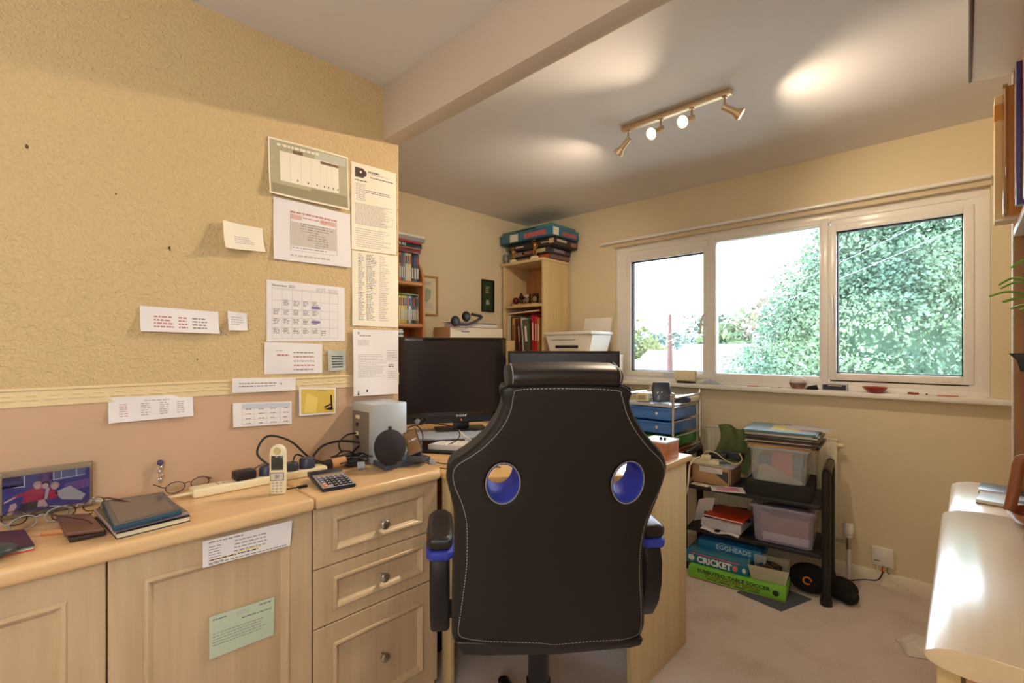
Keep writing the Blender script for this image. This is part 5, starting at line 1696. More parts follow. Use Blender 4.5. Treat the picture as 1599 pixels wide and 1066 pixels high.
m.box((tx0 + .006, ty0 - .006, .926), (tx1 - .006, ty0 + .0, .944), MATS['trolley_top'], .004); m.build('top_tray', tro)
# on top of the trolley
zt_ = .9445
pR = onZ(1028, 628, zt_)
m = MB()
m.prism([(-.05, 0), (.05, 0), (.056, .07), (.052, .118), (.045, .125), (-.045, .125), (-.052, .118), (-.056, .07)], -.014, .018, M('router_blue', (56, 64, 80), .35, coat=.2), .010, Matrix.Rotation(R(-12), 4, 'X') @ FR, seg=3)
m.ball((0, -.030, .065), .004, WHITE_P)
tag(m.build('desk_speaker', at=(-1.375, 2.80, zt_ + .002), rz=R(30), local=True), 'dark blue upright speaker on top of the drawer trolley', 'speaker')
m = MB(); m.box((-.04, -.03, 0), (.04, .03, .055), CREAM, .006); m.box((-.03, -.032, .012), (.02, -.029, .04), M('beige_dark', (170, 150, 110), .5), .002)
tag(m.build('small_box', at=(-1.50, 2.80, zt_), rz=R(20), local=True), 'small beige box left of the dark blue speaker on the trolley', 'box')
for k in range(6):
    x, y = -1.50 + random.uniform(-.004, .004), 2.965 + random.uniform(-.008, .008)
    z_ = zt_ + k * .0075
    m = MB(); m.box((-.09, -.09, 0), (.09, .09, .006), [PAPER, M('mag_blue', (150, 170, 200), .4), PAPER_W][k % 3], .0008)
    tag(m.build('magazine', at=(x, y, z_), rz=R(random.uniform(-5, 5)), local=True), ['white magazine lowest', 'blue magazine second from the bottom', 'cream magazine third from the bottom', 'white magazine fourth from the bottom', 'blue magazine just below the top one', 'cream magazine topmost'][k] + ' in the left pile on the drawer trolley', 'magazine', 'magazines on the trolley')
m = MB(); m.box((-.07, -.08, 0), (.07, .08, .035), CREAM, .004)
tag(m.build('small_box', at=(-1.32, 3.01, zt_), local=True), 'cream box at the rear right of the trolley top', 'box')
m = MB(); m.tube([(-.05, 0, .014), (0, .02, .020), (.06, 0, .016)], .014, M('indigo', (70, 76, 110), .5), 10, 4)
tag(m.build('sunglasses_case', at=(-1.30, 2.90, zt_), local=True), 'dark indigo pouch behind the speaker on the trolley', 'case')

# ------------------------------------------------------------------ things on the sill
zs_ = 1.0425
p = onZ(1063, 606, zs_)
rt = thing('router', 'cream router box standing on the left of the window sill', 'router', (-1.41, 3.235, zs_))
m = MB(); m.box((-.075, -.018, .012), (.075, .022, .088), CREAM, .010, seg=3); m.build('casing', rt, local=True)
m = MB(); m.prism([(-.05, -.03), (.05, -.03), (.06, .028), (-.06, .028)], 0, .0125, BLACKP, .003); m.build('foot', rt, local=True)
m = MB(); m.grid(lambda a, b_: Vector((-.06 + .12 * a, -.025 + .05 * b_, .004 + .022 * math.sin(math.pi * a) * math.sin(math.pi * b_) + .004 * math.sin(a * 17 + b_ * 11))), 14, 8, frosted('film', (200, 212, 230), .6), .0006)
tag(m.build('plastic_bag', at=(-1.24, 3.235, zs_), local=True), 'crumpled clear plastic bag beside the cream router', 'bag')
m = MB(); m.box((-.03, -.012, 0), (.03, .012, .004), M('pen_red', (190, 80, 70), .4), .001); tag(m.build('pen', at=(-.97, 3.225, zs_), rz=.3, local=True), 'small red item lying on the sill left of the tissue bowl', 'pen')
m = MB(); m.box((-.025, -.015, 0), (.025, .015, .006), PAPER, .002); tag(m.build('eraser', at=(-.84, 3.222, zs_), rz=-.2, local=True), 'small white item lying on the sill beside the tissue bowl', 'eraser')
tb_ = thing('bowl', 'patterned bowl full of white tissue on the sill', 'bowl', (-.722, 3.235, zs_))
m = MB(); m.lathe([(0, 0), (.03, 0), (.048, .034), (.046, .034), (.028, .004), (0, .004)], M('bowl_pattern', (150, 110, 110), .4, var=(70, .6)), None, 24); m.build('bowl_body', tb_, local=True)
m = MB(); m.ball((0, 0, .045), .04, PAPER, (1.05, .85, .7), 3, jitter=.06); m.build('tissue', tb_, local=True)
m = MB(); m.prism([(-.03, 0), (.03, 0), (.022, .028), (-.02, .018)], -.014, .014, BLACKM, .004, FR); tag(m.build('purse', at=(-.645, 3.225, zs_), local=True), 'small black pouch between the tissue bowl and the blue box', 'purse')
m = MB(); m.box((-.062, -.018, 0), (.062, .018, .040), M('box_clear', (190, 200, 210), .3), .003); m.box((-.056, -.0185, .005), (.056, -.017, .034), M('box_navy', (52, 56, 84), .4, var=(60, .5))); m.box((-.03, -.0188, .026), (.035, -.0180, .030), CREAM)
tag(m.build('card_box', at=(-.535, 3.228, zs_), local=True), 'flat navy patterned box on the sill between pouch and red dish', 'box')
m = MB(); m.lathe([(0, 0), (.03, 0), (.055, .026), (.058, .030), (.054, .028), (.028, .004), (0, .004)], M('red_dish', (176, 66, 66), .3, coat=.4), None, 28)
tag(m.build('dish', at=(-.352, 3.228, zs_), local=True), 'shallow red dish on the window sill', 'dish')
m = MB()
for k in range(5): m.ball((k * .009 - .02, random.uniform(-.008, .008), .006), .007, M('red_bead', (150, 50, 60), .4), sub=1, jitter=.2)
tag(m.build('bracelet', at=(-.19, 3.225, zs_), local=True), 'little heap of dark red beads right of the red dish', 'bracelet')
m = MB(); m.box((-.04, -.008, 0), (.04, .008, .005), M('pen_coral', (206, 110, 100), .4), .002); m.ball((-.08, 0, .005), .005, BLACKP, sub=1)
tag(m.build('pen', at=(-.06, 3.225, zs_), local=True), 'coral pen lying at the right end of the sill', 'pen')
m = MB(); m.quad([(-1.60, YF - .0075, 1.075), (-1.51, YF - .0075, 1.075), (-1.51, YF - .0075, 1.105), (-1.60, YF - .0075, 1.105)], M('sticker', (206, 208, 226), .4))
tag(m.build('sticker', at=(-1.55, YF - .0075, 1.09)), 'pale lilac sticker on the bottom of the left window frame', 'sticker')

# ------------------------------------------------------------------ radiator
rad_ = thing('radiator', 'cream panel radiator on the wall behind the black rack', 'radiator', (-.88, 3.22, .15))
m = MB(); m.box((-1.26, 3.20, .15), (-.52, 3.215, .76), M('radiator_cream', (222, 214, 190), .35), .004)
for k in range(24):
    x = -1.245 + k * .030
    m.box((x, 3.194, .18), (x + .018, 3.2005, .73), MATS['radiator_cream'], .004)
m.build('panel', rad_)
m = MB(); m.box((-1.262, 3.196, .76), (-.518, 3.245, .768), MATS['radiator_cream'], .002); m.build('top_grille', rad_)
m = MB(); m.cyl((-.52, 3.208, .735), (-.49, 3.208, .735), .012, CREAM, 14); m.build('bleed_valve', rad_)
vx = -.466
m = MB(); m.cyl((vx, 3.20, .002), (vx, 3.20, .17), .010, WHITE_P, 14); m.build('pipe', rad_)
m = MB(); m.cyl((vx, 3.20, .17), (vx, 3.20, .235), .012, SATIN, 14); m.cyl((vx, 3.20, .205), (-.522, 3.20, .205), .008, SATIN, 12); m.build('valve', rad_)
m = MB(); m.lathe([(0, 0), (.020, 0), (.022, .02), (.025, .024), (.026, .065), (.022, .075), (0, .078)], WHITE_P, Matrix.Translation((vx, 3.20, .235)), 20); m.build('valve_head', rad_)

# telephone box on the wall with its wires
sk = thing('socket_box', 'white socket box low on the window wall with wires below', 'socket', (-.318, 3.26, .105))
m = MB(); m.box((-.366, 3.232, .107), (-.272, 3.26, .203), WHITE_P, .005); m.box((-.356, 3.2313, .130), (-.330, 3.2325, .134), INKD); m.build('cover', sk)
for x, mt in ((-.34, WCABLE), (-.318, M('wire_red', (190, 40, 36), .4)), (-.296, M('wire_green', (60, 140, 80), .4))):
    m = MB(); m.tube([(x, 3.245, .108), (x - .004, 3.235, .085), (x + .006, 3.236, .072)], .003, mt, 6, 4); m.build('wire', sk)
m = MB(); m.tube([(-.318, 3.232, .076), (-.34, 3.225, .03), (-.40, 3.215, .015), (-.45, 3.18, .006)], .0035, CABLE, 6, 6); tag(m.build('phone_cable', at=(-.38, 3.22, .02)), 'black cable from the socket box to behind the rack', 'cable')
m = MB(); m.tube([(-.31, 3.235, .076), (-.28, 3.228, .05), (-.2, 3.22, .02), (-.1, 3.20, .006), (.05, 3.15, .005)], .0022, WCABLE, 6, 6); tag(m.build('phone_cable', at=(-.2, 3.22, .02)), 'thin white cable trailing from the socket box towards the right cabinet', 'cable')

# ================================================================== BLACK RACK AND WHAT IT CARRIES
RA = R(6.5)
RO = Vector((-.50, 2.80, 0))
RM = Matrix.Translation(RO) @ Matrix.Rotation(RA, 4, 'Z')
RACK = M('rack_black', (34, 31, 33), .35)
rack = thing('shelf_rack', 'black tube framed rack with two shelves in front of the radiator', 'rack', RO, RA)
for x in (-.70, 0):
    m = MB(); m.tube([(x, 0, .02), (x, 0, .60), (x, .02, .64), (x, .06, .655), (x, .27, .655), (x, .31, .64), (x, .33, .60), (x, .33, .02)], .020, RACK, 14, 4); m.build('end_frame', rack, local=True)
    for y in (0, .33):
        m = MB(); m.lathe([(0, 0), (.026, 0), (.027, .02), (.022, .045), (0, .045)], BLACKP, Matrix.Translation((x, y, 0)), 16); m.build('foot', rack, local=True)
for z in (.47, .225):
    m = MB(); m.box((-.68, -.012, z), (-.021, .335, z + .022), RACK, .004); m.build('shelf', rack, local=True)
m = MB(); m.box((-.68, .335, .505), (-.021, .345, .60), RACK, .003)
m.bm.free()


def onrack(name, label, cat, m, x, y, z, rz=0, group=None):
    W = RM @ Matrix.Translation((x, y, z)) @ Matrix.Rotation(rz, 4, 'Z')
    o = m.build(name, at=W.translation, rz=RA + rz, local=True)
    return tag(o, label, cat, group)


def rthing(name, label, cat, x, y, z, rz=0, group=None):
    W = RM @ Matrix.Translation((x, y, z))
    return thing(name, label, cat, W.translation, RA + rz, group)


S1, S2 = .4925, .2475
# shallow black tray with a clear tub on it
m = MB(); m.box((-.15, -.17, 0), (.15, .17, .003), BLACKM)
for a, b_ in (((-.15, -.17), (.15, -.166)), ((-.15, .166), (.15, .17)), ((-.15, -.17), (-.146, .17)), ((.146, -.17), (.15, .17))): m.box((a[0], a[1], 0), (b_[0], b_[1], .078), BLACKM, .001)
m.box((-.145, -.165, .070), (.145, .165, .074), M('tray_inner', (48, 46, 48), .7))
onrack('black_tray', 'black card tray on the upper shelf of the rack under the clear tub', 'tray', m, -.215, .155, S1)
TUB = frosted('tub_plastic', (206, 212, 222), .30)
TUBL = frosted('tub_plastic_lilac', (190, 184, 212), .3)


def tub(name, label, x, y, z, w0, d0, w1, d1, h_, mat):
    t = rthing(name, label, 'storage tub', x, y, z)
    m = MB(); tt = bmesh.new()
    def ring(w_, d_, z_): return [tt.verts.new(p) for p in ((-w_, -d_, z_), (w_, -d_, z_), (w_, d_, z_), (-w_, d_, z_))]
    r1 = [ring(w0 / 2, d0 / 2, 0), ring(w1 / 2, d1 / 2, h_), ring(w1 / 2 + .006, d1 / 2 + .006, h_), ring(w1 / 2 + .006, d1 / 2 + .006, h_ - .012)]
    for a, b_ in zip(r1, r1[1:]):
        for k in range(4): tt.faces.new((a[k], a[(k + 1) % 4], b_[(k + 1) % 4], b_[k]))
    tt.faces.new(r1[0])
    bmesh.ops.bevel(tt, geom=[e for e in tt.edges if abs(e.verts[0].co.z - e.verts[1].co.z) > h_ * .5], offset=.015, segments=3, affect='EDGES')
    bmesh.ops.solidify(tt, geom=tt.faces[:], thickness=.0015)
    m.add(tt, mat); m.build('tub_body', t, local=True)
    return t


tub('storage_tub', 'frosted clear tub holding a pink sheet under the record pile', -.215, .155, S1 + .079, .245, .28, .27, .305, .185, TUB)
zt1 = S1 + .082
m = MB(); m.box((-.048, -.0008, 0), (.048, .0008, .155), M('pink_sheet', (226, 130, 130), .7)); m.lines = 0
for k in range(12): m.box((-.04, -.0012, .02 + k * .01), (.035, -.0007, .0215 + k * .01), M('pink_line', (200, 110, 114), .7))
onrack('pink_sheet', 'pink printed sheet standing inside the upper clear tub', 'paper', m, -.20, .035, zt1, R(2))
m = MB(); m.prism([(-.10, 0), (.115, 0), (.115, .015), (-.06, .088), (-.085, .078)], -.001, .001, M('grey_sheet', (200, 190, 180), .7), mx=FR); onrack('envelope', 'slanted beige envelope in front of the pink sheet inside the upper tub', 'envelope', m, -.22, .028, zt1)
m = MB(); m.box((-.09, -.05, 0), (.10, .05, .07), M('grey_purple', (130, 116, 124), .6), .004); onrack('small_box', 'greyish mauve box low inside the upper clear tub', 'box', m, -.215, .12, zt1)
m = MB(); m.box((-.105, -.05, 0), (.108, .05, .05), M('tub_blue', (60, 140, 196), .5), .004); onrack('small_box', 'bright blue box high inside the upper clear tub', 'box', m, -.215, .12, zt1 + .0705)
m = MB(); m.box((-.10, -.04, 0), (.10, .04, .10), PAPER, .004); onrack('paper_pile', 'white paper bundle at the back of the upper clear tub', 'papers', m, -.215, .23, zt1)
# records
zr = S1 + .079 + .187
cols = [(206, 150, 80), (60, 44, 40), (96, 70, 56), (44, 38, 40), (120, 92, 74), (70, 50, 46), (60, 50, 50), (140, 120, 104), (50, 46, 54), (206, 206, 204), (66, 80, 76), (190, 200, 206), (96, 130, 150)]
nms = ['tan card', 'dark brown', 'mid brown', 'near black', 'light brown', 'chocolate', 'charcoal', 'fawn', 'black', 'off white', 'dark green', 'pale grey', 'blue and yellow pictured']
for k, rgb in enumerate(cols):
    m = MB(); h_ = .0062
    w_ = .155 if k else .15
    m.box((-w_ - .012, -.157, 0), (w_ + .012, .157, h_), M('rec_%d' % k, rgb, .4), .0008)
    m.box((-w_ - .0125, -.1575, .0018), (w_ - .02, -.157, h_ - .0018), PAPER_W if k % 3 == 1 else M('rec_%d' % k))
    if k == 12:
        m.box((-.155, -.15, h_), (.155, .15, h_ + .0003), M('rec_art_blue', (120, 156, 180), .35, var=(12, .4)))
        m.box((-.05, -.10, h_ + .0003), (.09, .10, h_ + .0006), M('rec_art_yellow', (222, 206, 120), .35, var=(25, .3)))
        m.box((.09, -.06, h_ + .0003), (.14, .12, h_ + .0006), M('rec_art_rose', (190, 130, 140), .35, var=(25, .3)))
    onrack('record_sleeve', ('%s record sleeve, ' % nms[k]) + ('lowest of the pile on the clear tub' if k == 0 else 'topmost of the pile on the clear tub' if k == 12 else 'number of layers up: just above the %s one' % nms[k - 1]).replace('number of layers up: ', ''), 'record', m, -.20 + random.uniform(-.012, .012), .155 + random.uniform(-.008, .008), zr + k * .0066, R(random.uniform(-3, 3)), 'record sleeves piled on the clear tub')
m = MB(); m.box((-.10, -.07, 0), (.10, .07, .0012), M('slip_lilac', (206, 206, 222), .6)); onrack('envelope', 'pale lilac envelope sticking out at the right of the record pile', 'envelope', m, -.09, .20, zr + 13 * .0066 + .001, R(-10))
# left of upper shelf: cardboard box, papers, adapters
cbx = rthing('cardboard_box', 'brown parcel box with a white label and dark triangle on the upper rack shelf', 'box', -.56, .14, S1, R(-6))
m = MB(); m.box((-.105, -.08, 0), (.105, .12, .105), CARD, .002)
m.prism([(0, .085), (.10, .085), (.10, .018)], -.0004, .0006, DARKG, mx=Matrix.Translation((0, -.0803, 0)) @ FR)
m.box((-.062, -.0812, .068), (.068, -.0800, .098), PAPER)
for k in range(4): m.box((-.055, -.0816, .072 + k * .006), (.055 - k * .01, -.0811, .0745 + k * .006), INKL)
for k in range(8): m.box((.1048, -.062, .012 + k * .011), (.1058, -.045, .020 + k * .011), PAPER)
m.build('carton', cbx, local=True)
m = MB(); m.box((-.10, -.085, 0), (.10, .12, .0015), M('sheet_grey', (196, 204, 220), .5)); onrack('paper_sheet', 'pale grey sheet lying on top of the brown parcel box', 'paper', m, -.54, .14, S1 + .1055, R(-3))
zc_ = S1 + .1075
m = MB(); m.prism([(-.09, -.03), (.07, -.03), (.07, .03), (-.09, .03)], 0, .03, CREAM, .005)
for k in range(3): m.box((-.06 + k * .04, -.006, .03), (-.052 + k * .04, .006, .0306), INKD)
onrack('power_strip', 'cream extension block on the parcel box with a white lead dropping from it', 'power strip', m, -.60, .10, zc_, R(12))
m = MB(); m.box((-.05, -.03, 0), (.05, .03, .035), BLACKP, .008); onrack('power_adapter', 'black power adapter on the parcel box beside the cream extension block', 'adapter', m, -.545, .15, zc_ + .031, R(8))
m = MB(); m.box((-.055, -.035, 0), (.055, .035, .04), M('adapter_grey', (52, 54, 62), .45), .009); onrack('power_adapter', 'larger dark adapter lying higher at the right of the parcel box', 'adapter', m, -.47, .19, zc_ + .032, R(-14))
m = MB(); m.box((-.025, -.02, 0), (.025, .02, .03), CREAM, .005); onrack('plug', 'white plug sticking up from the cream extension block', 'plug', m, -.59, .06, zc_ + .031)
P_ = lambda x, y, z: RM @ Vector((x, y, z))
m = MB(); m.tube([P_(-.64, .06, zc_ + .03), P_(-.62, .03, zc_ + .05), P_(-.655, -.03, zc_ + .01), P_(-.67, -.04, .46), P_(-.72, -.06, .36), P_(-.74, -.05, .2), P_(-.75, -.03, .01)], .0048, WCABLE, 8, 6)
tag(m.build('power_cable', at=P_(-.66, 0, .5)), 'thick white cable hanging down the left side of the rack', 'cable')
m = MB(); m.tube([P_(-.60, .05, zc_ + .06), P_(-.58, .02, zc_ + .09), P_(-.53, .03, zc_ + .085), P_(-.49, .08, zc_ + .04), P_(-.44, .10, zc_ + .02), P_(-.41, .12, zc_ + .045), P_(-.43, .15, zc_ + .075)], .0034, M('yellow_cable', (222, 206, 150), .45), 8, 6)
tag(m.build('power_cable', at=P_(-.5, .1, .66)), 'pale yellow cable looping over the adapters on the parcel box', 'cable')
# green cloth over the radiator
m = MB(); CL = M('olive_cloth', (104, 116, 76), .9, bump=(200, .3, .002))
m.grid(lambda a, b_: Vector((-1.16 + .20 * a + .02 * math.sin(b_ * 5), 3.172 - .012 * math.sin(a * 14) - .03 * b_ * (1 - a) * 1.2, .785 - .30 * b_ * (.75 + .25 * a) + .012 * math.sin(a * 7))), 26, 20, CL, .004)
tag(m.build('green_cloth', at=(-1.06, 3.18, .79)), 'olive green cloth draped over the left end of the radiator', 'cloth')
m = MB(); m.box((-.05, -.025, 0), (.05, .025, .0012), PAPER_W); m.box((-.03, -.015, .0012), (.0, .015, .0016), M('card_ochre', (190, 170, 110), .6)); onrack('card', 'small white card lying on the left of the upper rack shelf', 'card', m, -.61, .02, S1, R(-10))
m = MB(); m.box((-.085, -.055, 0), (.085, .055, .002), PAPER); m.box((-.06, -.035, .002), (.06, .035, .0024), M('leaf_pink', (226, 150, 180), .5, var=(20, .2))); m.box((-.075, .02, .002), (-.01, .05, .0026), M('leaf_teal', (140, 190, 190), .5))
onrack('leaflet', 'pink and white leaflet hanging over the edge of the upper rack shelf', 'leaflet', m, -.46, -.005, S1 + .004, R(20))
m = MB(); m.box((-.05, -.06, 0), (.05, .06, .003), M('navy_folder', (50, 64, 92), .4)); onrack('booklet', 'dark blue booklet half hidden by the black tray on the upper rack shelf', 'booklet', m, -.40, .075, S1, R(4))
# middle shelf
m = MB(); m.box((-.105, -.12, 0), (.105, .12, .05), PAPER, .002)
for k in range(12): m.box((-.105 - .003 * (k % 3), -.122 - .002 * (k % 2), .003 + k * .004), (.106 + .002 * (k % 2), .12, .0045 + k * .004), M('paper_edge', (190, 192, 208), .7) if k % 2 else PAPER)
onrack('paper_pile', 'thick ream of papers under the orange folder on the middle rack shelf', 'papers', m, -.49, .13, S2 + .008, R(-4))
m = MB(); m.grid(lambda a, b_: Vector((-.13 + .2 * a, -.15 + .12 * b_, .006 * math.sin(a * 9 + 1) + .004)), 10, 4, PAPER, .0005); onrack('paper_sheet', 'loose white sheets poking out below the ream on the middle rack shelf', 'paper', m, -.47, .12, S2)
m = MB(); m.box((-.10, -.11, 0), (.14, .13, .006), BLACKM, .001); onrack('folder', 'black folder between the ream and the orange folder', 'folder', m, -.52, .15, S2 + .062, R(14))
m = MB(); m.box((-.105, -.125, 0), (.105, .115, .008), M('orange_folder', (214, 70, 36), .5), .001); m.box((-.104, -.1255, .002), (.104, -.123, .006), PAPER); onrack('folder', 'bright orange folder lying on the papers of the middle rack shelf', 'folder', m, -.475, .13, S2 + .072, R(-5))
m = MB(); m.grid(lambda a, b_: Vector((.09 * a - .045 + .03 * b_, .02 * math.sin(a * 3) - .03 * b_, .14 * b_ + .02 * a)), 8, 8, PAPER, .0006); onrack('paper_sheet', 'bent white sheets standing against the left end of the middle rack shelf', 'paper', m, -.625, .10, S2 + .002, R(10))
m = MB(); m.box((-.02, -.10, 0), (.03, .05, .012), M('navy_book', (44, 46, 92), .5), .002); onrack('booklet', 'dark blue booklet squeezed between the ream and the lower tub', 'booklet', m, -.372, .10, S2, R(0)) if 0 else m.bm.free()
tub('storage_tub', 'frosted lilac based tub on the middle shelf of the rack', -.195, .150, S2 + .001, .265, .27, .285, .30, .195, TUBL)
m = MB(); m.box((-.11, -.10, 0), (.11, .10, .125), CARD, .003); onrack('cardboard_box', 'brown card box inside the lower tub on the rack', 'box', m, -.195, .16, S2 + .006)
m = MB(); m.box((-.10, -.004, 0), (.115, .004, .04), PAPER, .001); onrack('envelope', 'white envelope at the bottom front of the lower tub', 'envelope', m, -.19, .038, S2 + .005)
m = MB(); m.box((-.09, -.07, 0), (.10, .09, .008), DARKG, .002, Matrix.Rotation(R(-9), 4, 'X')); onrack('folder', 'dark folder lying tilted across the top of the lower tub', 'folder', m, -.19, .15, S2 + .165)
m = MB(); m.box((-.03, -.1, 0), (.03, .1, .006), PAPER, .001); onrack('booklet', 'pale booklet standing at the left inside the lower tub', 'booklet', m, -.29, .155, S2 + .1355, 0)

# floor under the rack
q5 = [onZ(u, v, 0) for u, v in ((1150, 925), (1220, 955), (1268, 936), (1190, 905))]
m = MB(); m.prism([(p.x, p.y) for p in (q5[0], q5[1], q5[2], q5[3])], .0005, .004, M('slate_mat', (78, 84, 96), .8), .001); tag(m.build('card_mat', at=q5[0]), 'dark grey flat card sticking out from under the green box', 'card')
gb = thing('board_game', 'long bright green table soccer box on the carpet', 'board game', (-.90, 2.76, .0045), R(6.8))
GREEN = M('game_green', (122, 190, 62), .5)
w_, d_, h_ = .238, .12, .062
m = MB(); m.box((-w_ + .003, -d_ + .003, 0), (w_ - .003, d_ - .003, .05), CARD); m.build('box_base', gb, local=True)
m = MB(); m.box((-w_, -d_, .004), (w_, d_, h_), GREEN, .002)
INKG = M('ink_green', (18, 50, 22), .6, var=False); INKO = M('ink_brownred', (132, 60, 40), .6, var=False)
FB = lambda x, z: basis((x, -d_ - .0006, z), (1, 0, 0), (0, 0, 1), (0, -1, 0))
m.text('SUBBUTEO..TABLE SOCCER', .025, INKG, FB(-.19, .040), .0002, 'LEFT', 1.17, .0007)
m.text("'FLOODLIGHTING' EDITION", .023, INKO, FB(-.15, .0215), .0002, 'LEFT', .95, .0006)
m.text('COMPLETE WITH GOALS. FLOODLIGHTS. PLAYERS.', .010, INKG, FB(-.15, .0115), .0002, 'LEFT', 1.05) if 0 else None
for k, (a, b_) in enumerate(((-.14, -.09), (-.08, -.02), (.0, .05), (.07, .12))): m.box((a, -d_ - .0006, .012), (b_, -d_ + .001, .016), INKG)
m.lathe([(0, 0), (.015, 0), (.015, .0006), (0, .0006)], INKG, Matrix.Translation((.195, -d_ - .0001, .036)) @ Matrix.Rotation(R(90), 4, 'X'), 20)
m.build('lid', gb, local=True)
zg = .0045 + .0625
cg = thing('board_game', 'teal cricket game box with white lettering on the green box', 'board game', (-1.005, 2.775, zg), R(5.5))
w_, d_, h_ = .165, .105, .062
FB = lambda x, z: basis((x, -d_ - .0006, z), (1, 0, 0), (0, 0, 1), (0, -1, 0))
m = MB(); m.box((-w_, -d_, 0), (w_, d_, h_), M('cricket_teal', (30, 108, 140), .4), .002); m.box((-w_ + .01, -d_ + .01, h_), (w_ - .01, d_ - .01, h_ + .0004), M('cricket_top', (70, 130, 150), .4, var=(14, .3)))
m.text('CRICKET', .048, PAPER, FB(-.10, .012), .0004, 'LEFT', .95, .002)
m.text('AMERICAN', .009, INKD, FB(-.06, .053), .0002) if 0 else None
m.box((-.14, -d_ - .0007, .054), (.12, -d_ + .001, .059), M('cricket_red', (214, 90, 90), .5))
m.ball((-.13, -d_, .030), .018, M('cricket_ballw', (206, 214, 226), .5, var=(80, .4)), (1, .04, 1)); m.ball((.10, -d_, .028), .014, M('cricket_ballr', (214, 110, 110), .5, var=(80, .3)), (1, .04, 1.2)); m.ball((.145, -d_, .028), .010, MATS['cricket_ballw'], (1, .04, 1.3))
m.build('lid', cg, local=True)
eg = thing('board_game', 'blue quiz game box with pale lettering, on the cricket box', 'board game', (-.965, 2.86, zg + .063), R(6))
w_, d_, h_ = .165, .10, .052
FB = lambda x, z: basis((x, -d_ - .0006, z), (1, 0, 0), (0, 0, 1), (0, -1, 0))
m = MB(); m.box((-w_, -d_, 0), (w_, d_, h_), M('egg_blue', (38, 116, 176), .35, var=(18, .2), coat=.2), .002)
m.text('EGGHEADS', .036, M('egg_pale', (176, 206, 220), .4), FB(-.07, .016), .0004, 'LEFT', 1.0, .0008)
m.lathe([(.027, 0), (.027, .0006), (.025, .0006), (.025, 0)], MATS['egg_pale'], Matrix.Translation((-.035, -d_ - .0001, .026)) @ Matrix.Rotation(R(90), 4, 'X'), 28)
m.build('lid', eg, local=True)
wt = thing('card_tray', 'white card tray of odds and ends on the right of the green box', 'tray', (-.755, 2.78, zg + .001), R(12))
m = MB(); tt = bmesh.new()
r1 = []
for w_, d_, z_ in ((.078, .075, 0), (.095, .085, .075)): r1.append([tt.verts.new(p) for p in ((-w_, -d_, z_), (w_, -d_, z_), (w_, d_, z_), (-w_, d_, z_))])
for k in range(4): tt.faces.new((r1[0][k], r1[0][(k + 1) % 4], r1[1][(k + 1) % 4], r1[1][k]))
tt.faces.new(r1[0]); bmesh.ops.solidify(tt, geom=tt.faces[:], thickness=.002)
m.add(tt, PAPER_W); m.build('tray', wt, local=True)
m = MB()
for k in range(7): m.tube([(random.uniform(-.05, .06), random.uniform(-.05, .05), random.uniform(.045, .07)) for _ in range(5)], .004, M('junk_brown', (100, 70, 50), .5) if k % 2 else BLACKP, 6, 4)
m.box((-.06, -.05, .002), (.06, .05, .045), M('junk_brown', (100, 70, 50), .6)); o = m.build('odds_and_ends', wt, local=True)
m = MB(); m.box((-.03, -.02, 0), (.03, .02, .05), frosted('small_case', (190, 200, 206), .6), .003)
tag(m.build('plastic_case', at=(-.80, 2.79, zg + .052), rz=R(12), local=True), 'small clear case standing in the left of the white card tray', 'case')
# cap on the floor
hat = thing('cap', 'black cap with an orange badge heaped at the foot of the rack', 'cap', (-.53, 2.90, 0), R(10))
BF = M('black_felt', (24, 22, 24), .95, bump=(120, .4, .003))
m = MB()
m.ball((-.06, .0, .075), .085, BF, (1.15, .8, .88), 4)
m.build('crown', hat, local=True)
m = MB(); m.ball((.075, .0, .058), .065, BF, (1.1, .95, .85), 3, jitter=.05); m.ball((.105, -.03, .04), .045, BF, (1.0, .9, .85), 3, jitter=.05); m.build('folded_peak', hat, local=True)
cb = Vector((-.07, -.066, .085))
m = MB(); m.tube([cb + Vector((.018 * math.cos(a), -.002, .018 * math.sin(a))) for a in [k * .6 for k in range(10)]], .004, M('badge_orange', (226, 130, 40), .5), 8, 0, False); m.build('badge', hat, local=True)

# white cloth by the right cabinet
m = MB()
m.grid(lambda a, b_: Vector((-.10 + .20 * a, -.07 + .14 * b_, .002 + .05 * (math.sin(math.pi * a) ** .5) * (math.sin(math.pi * b_) ** .6) * (1 + .22 * math.sin(a * 16 + b_ * 5) + .15 * math.sin(b_ * 19)))), 30, 24, M('white_cloth', (222, 216, 210), .9))
pc = onZ(1452, 1010, .02)
tag(m.build('white_cloth', at=(pc.x, pc.y, .001), rz=.4, local=True), 'crumpled white cloth on the carpet against the right cabinet', 'cloth')

# ================================================================== RIGHT HAND UNIT
x0r = -.045
prof = [(.002, .800), (-.022, .8025), (-.038, .808), (-.0445, .815), (-.045, .819), (-.041, .8245), (-.030, .8305), (-.012, .8365), (.008, .8395), (.03, .8405), (XR - .002, .8405), (XR - .002, .800)]
PXZ = lambda y: Matrix(((1, 0, 0, 0), (0, 0, 1, y), (0, 1, 0, 0), (0, 0, 0, 1)))
m = MB(); m.prism(prof, 0, .835, MAPLE_G, .0015, PXZ(.955)); tag(m.build('worktop', at=(.2, 1.3, .8)), 'glossy maple worktop with a curved front edge at the right, nearest piece', 'worktop')
prof2 = [(a + (.012 if a < .1 else 0), b_) for a, b_ in prof]
m = MB(); m.prism(prof2, 0, .40, MAPLE_G, .0015, PXZ(1.792)); tag(m.build('worktop', at=(.2, 2.0, .8)), 'shorter glossy maple worktop beyond the seam, under the booklets', 'worktop')
rc = thing('base_cabinet', 'maple base cabinet under the glossy worktop at the right', 'cabinet', (.2, 1.4, 0))
MP2 = wood('maple_shade', (196, 152, 112), (210, 168, 128), (24, 24, 1.6), .4)
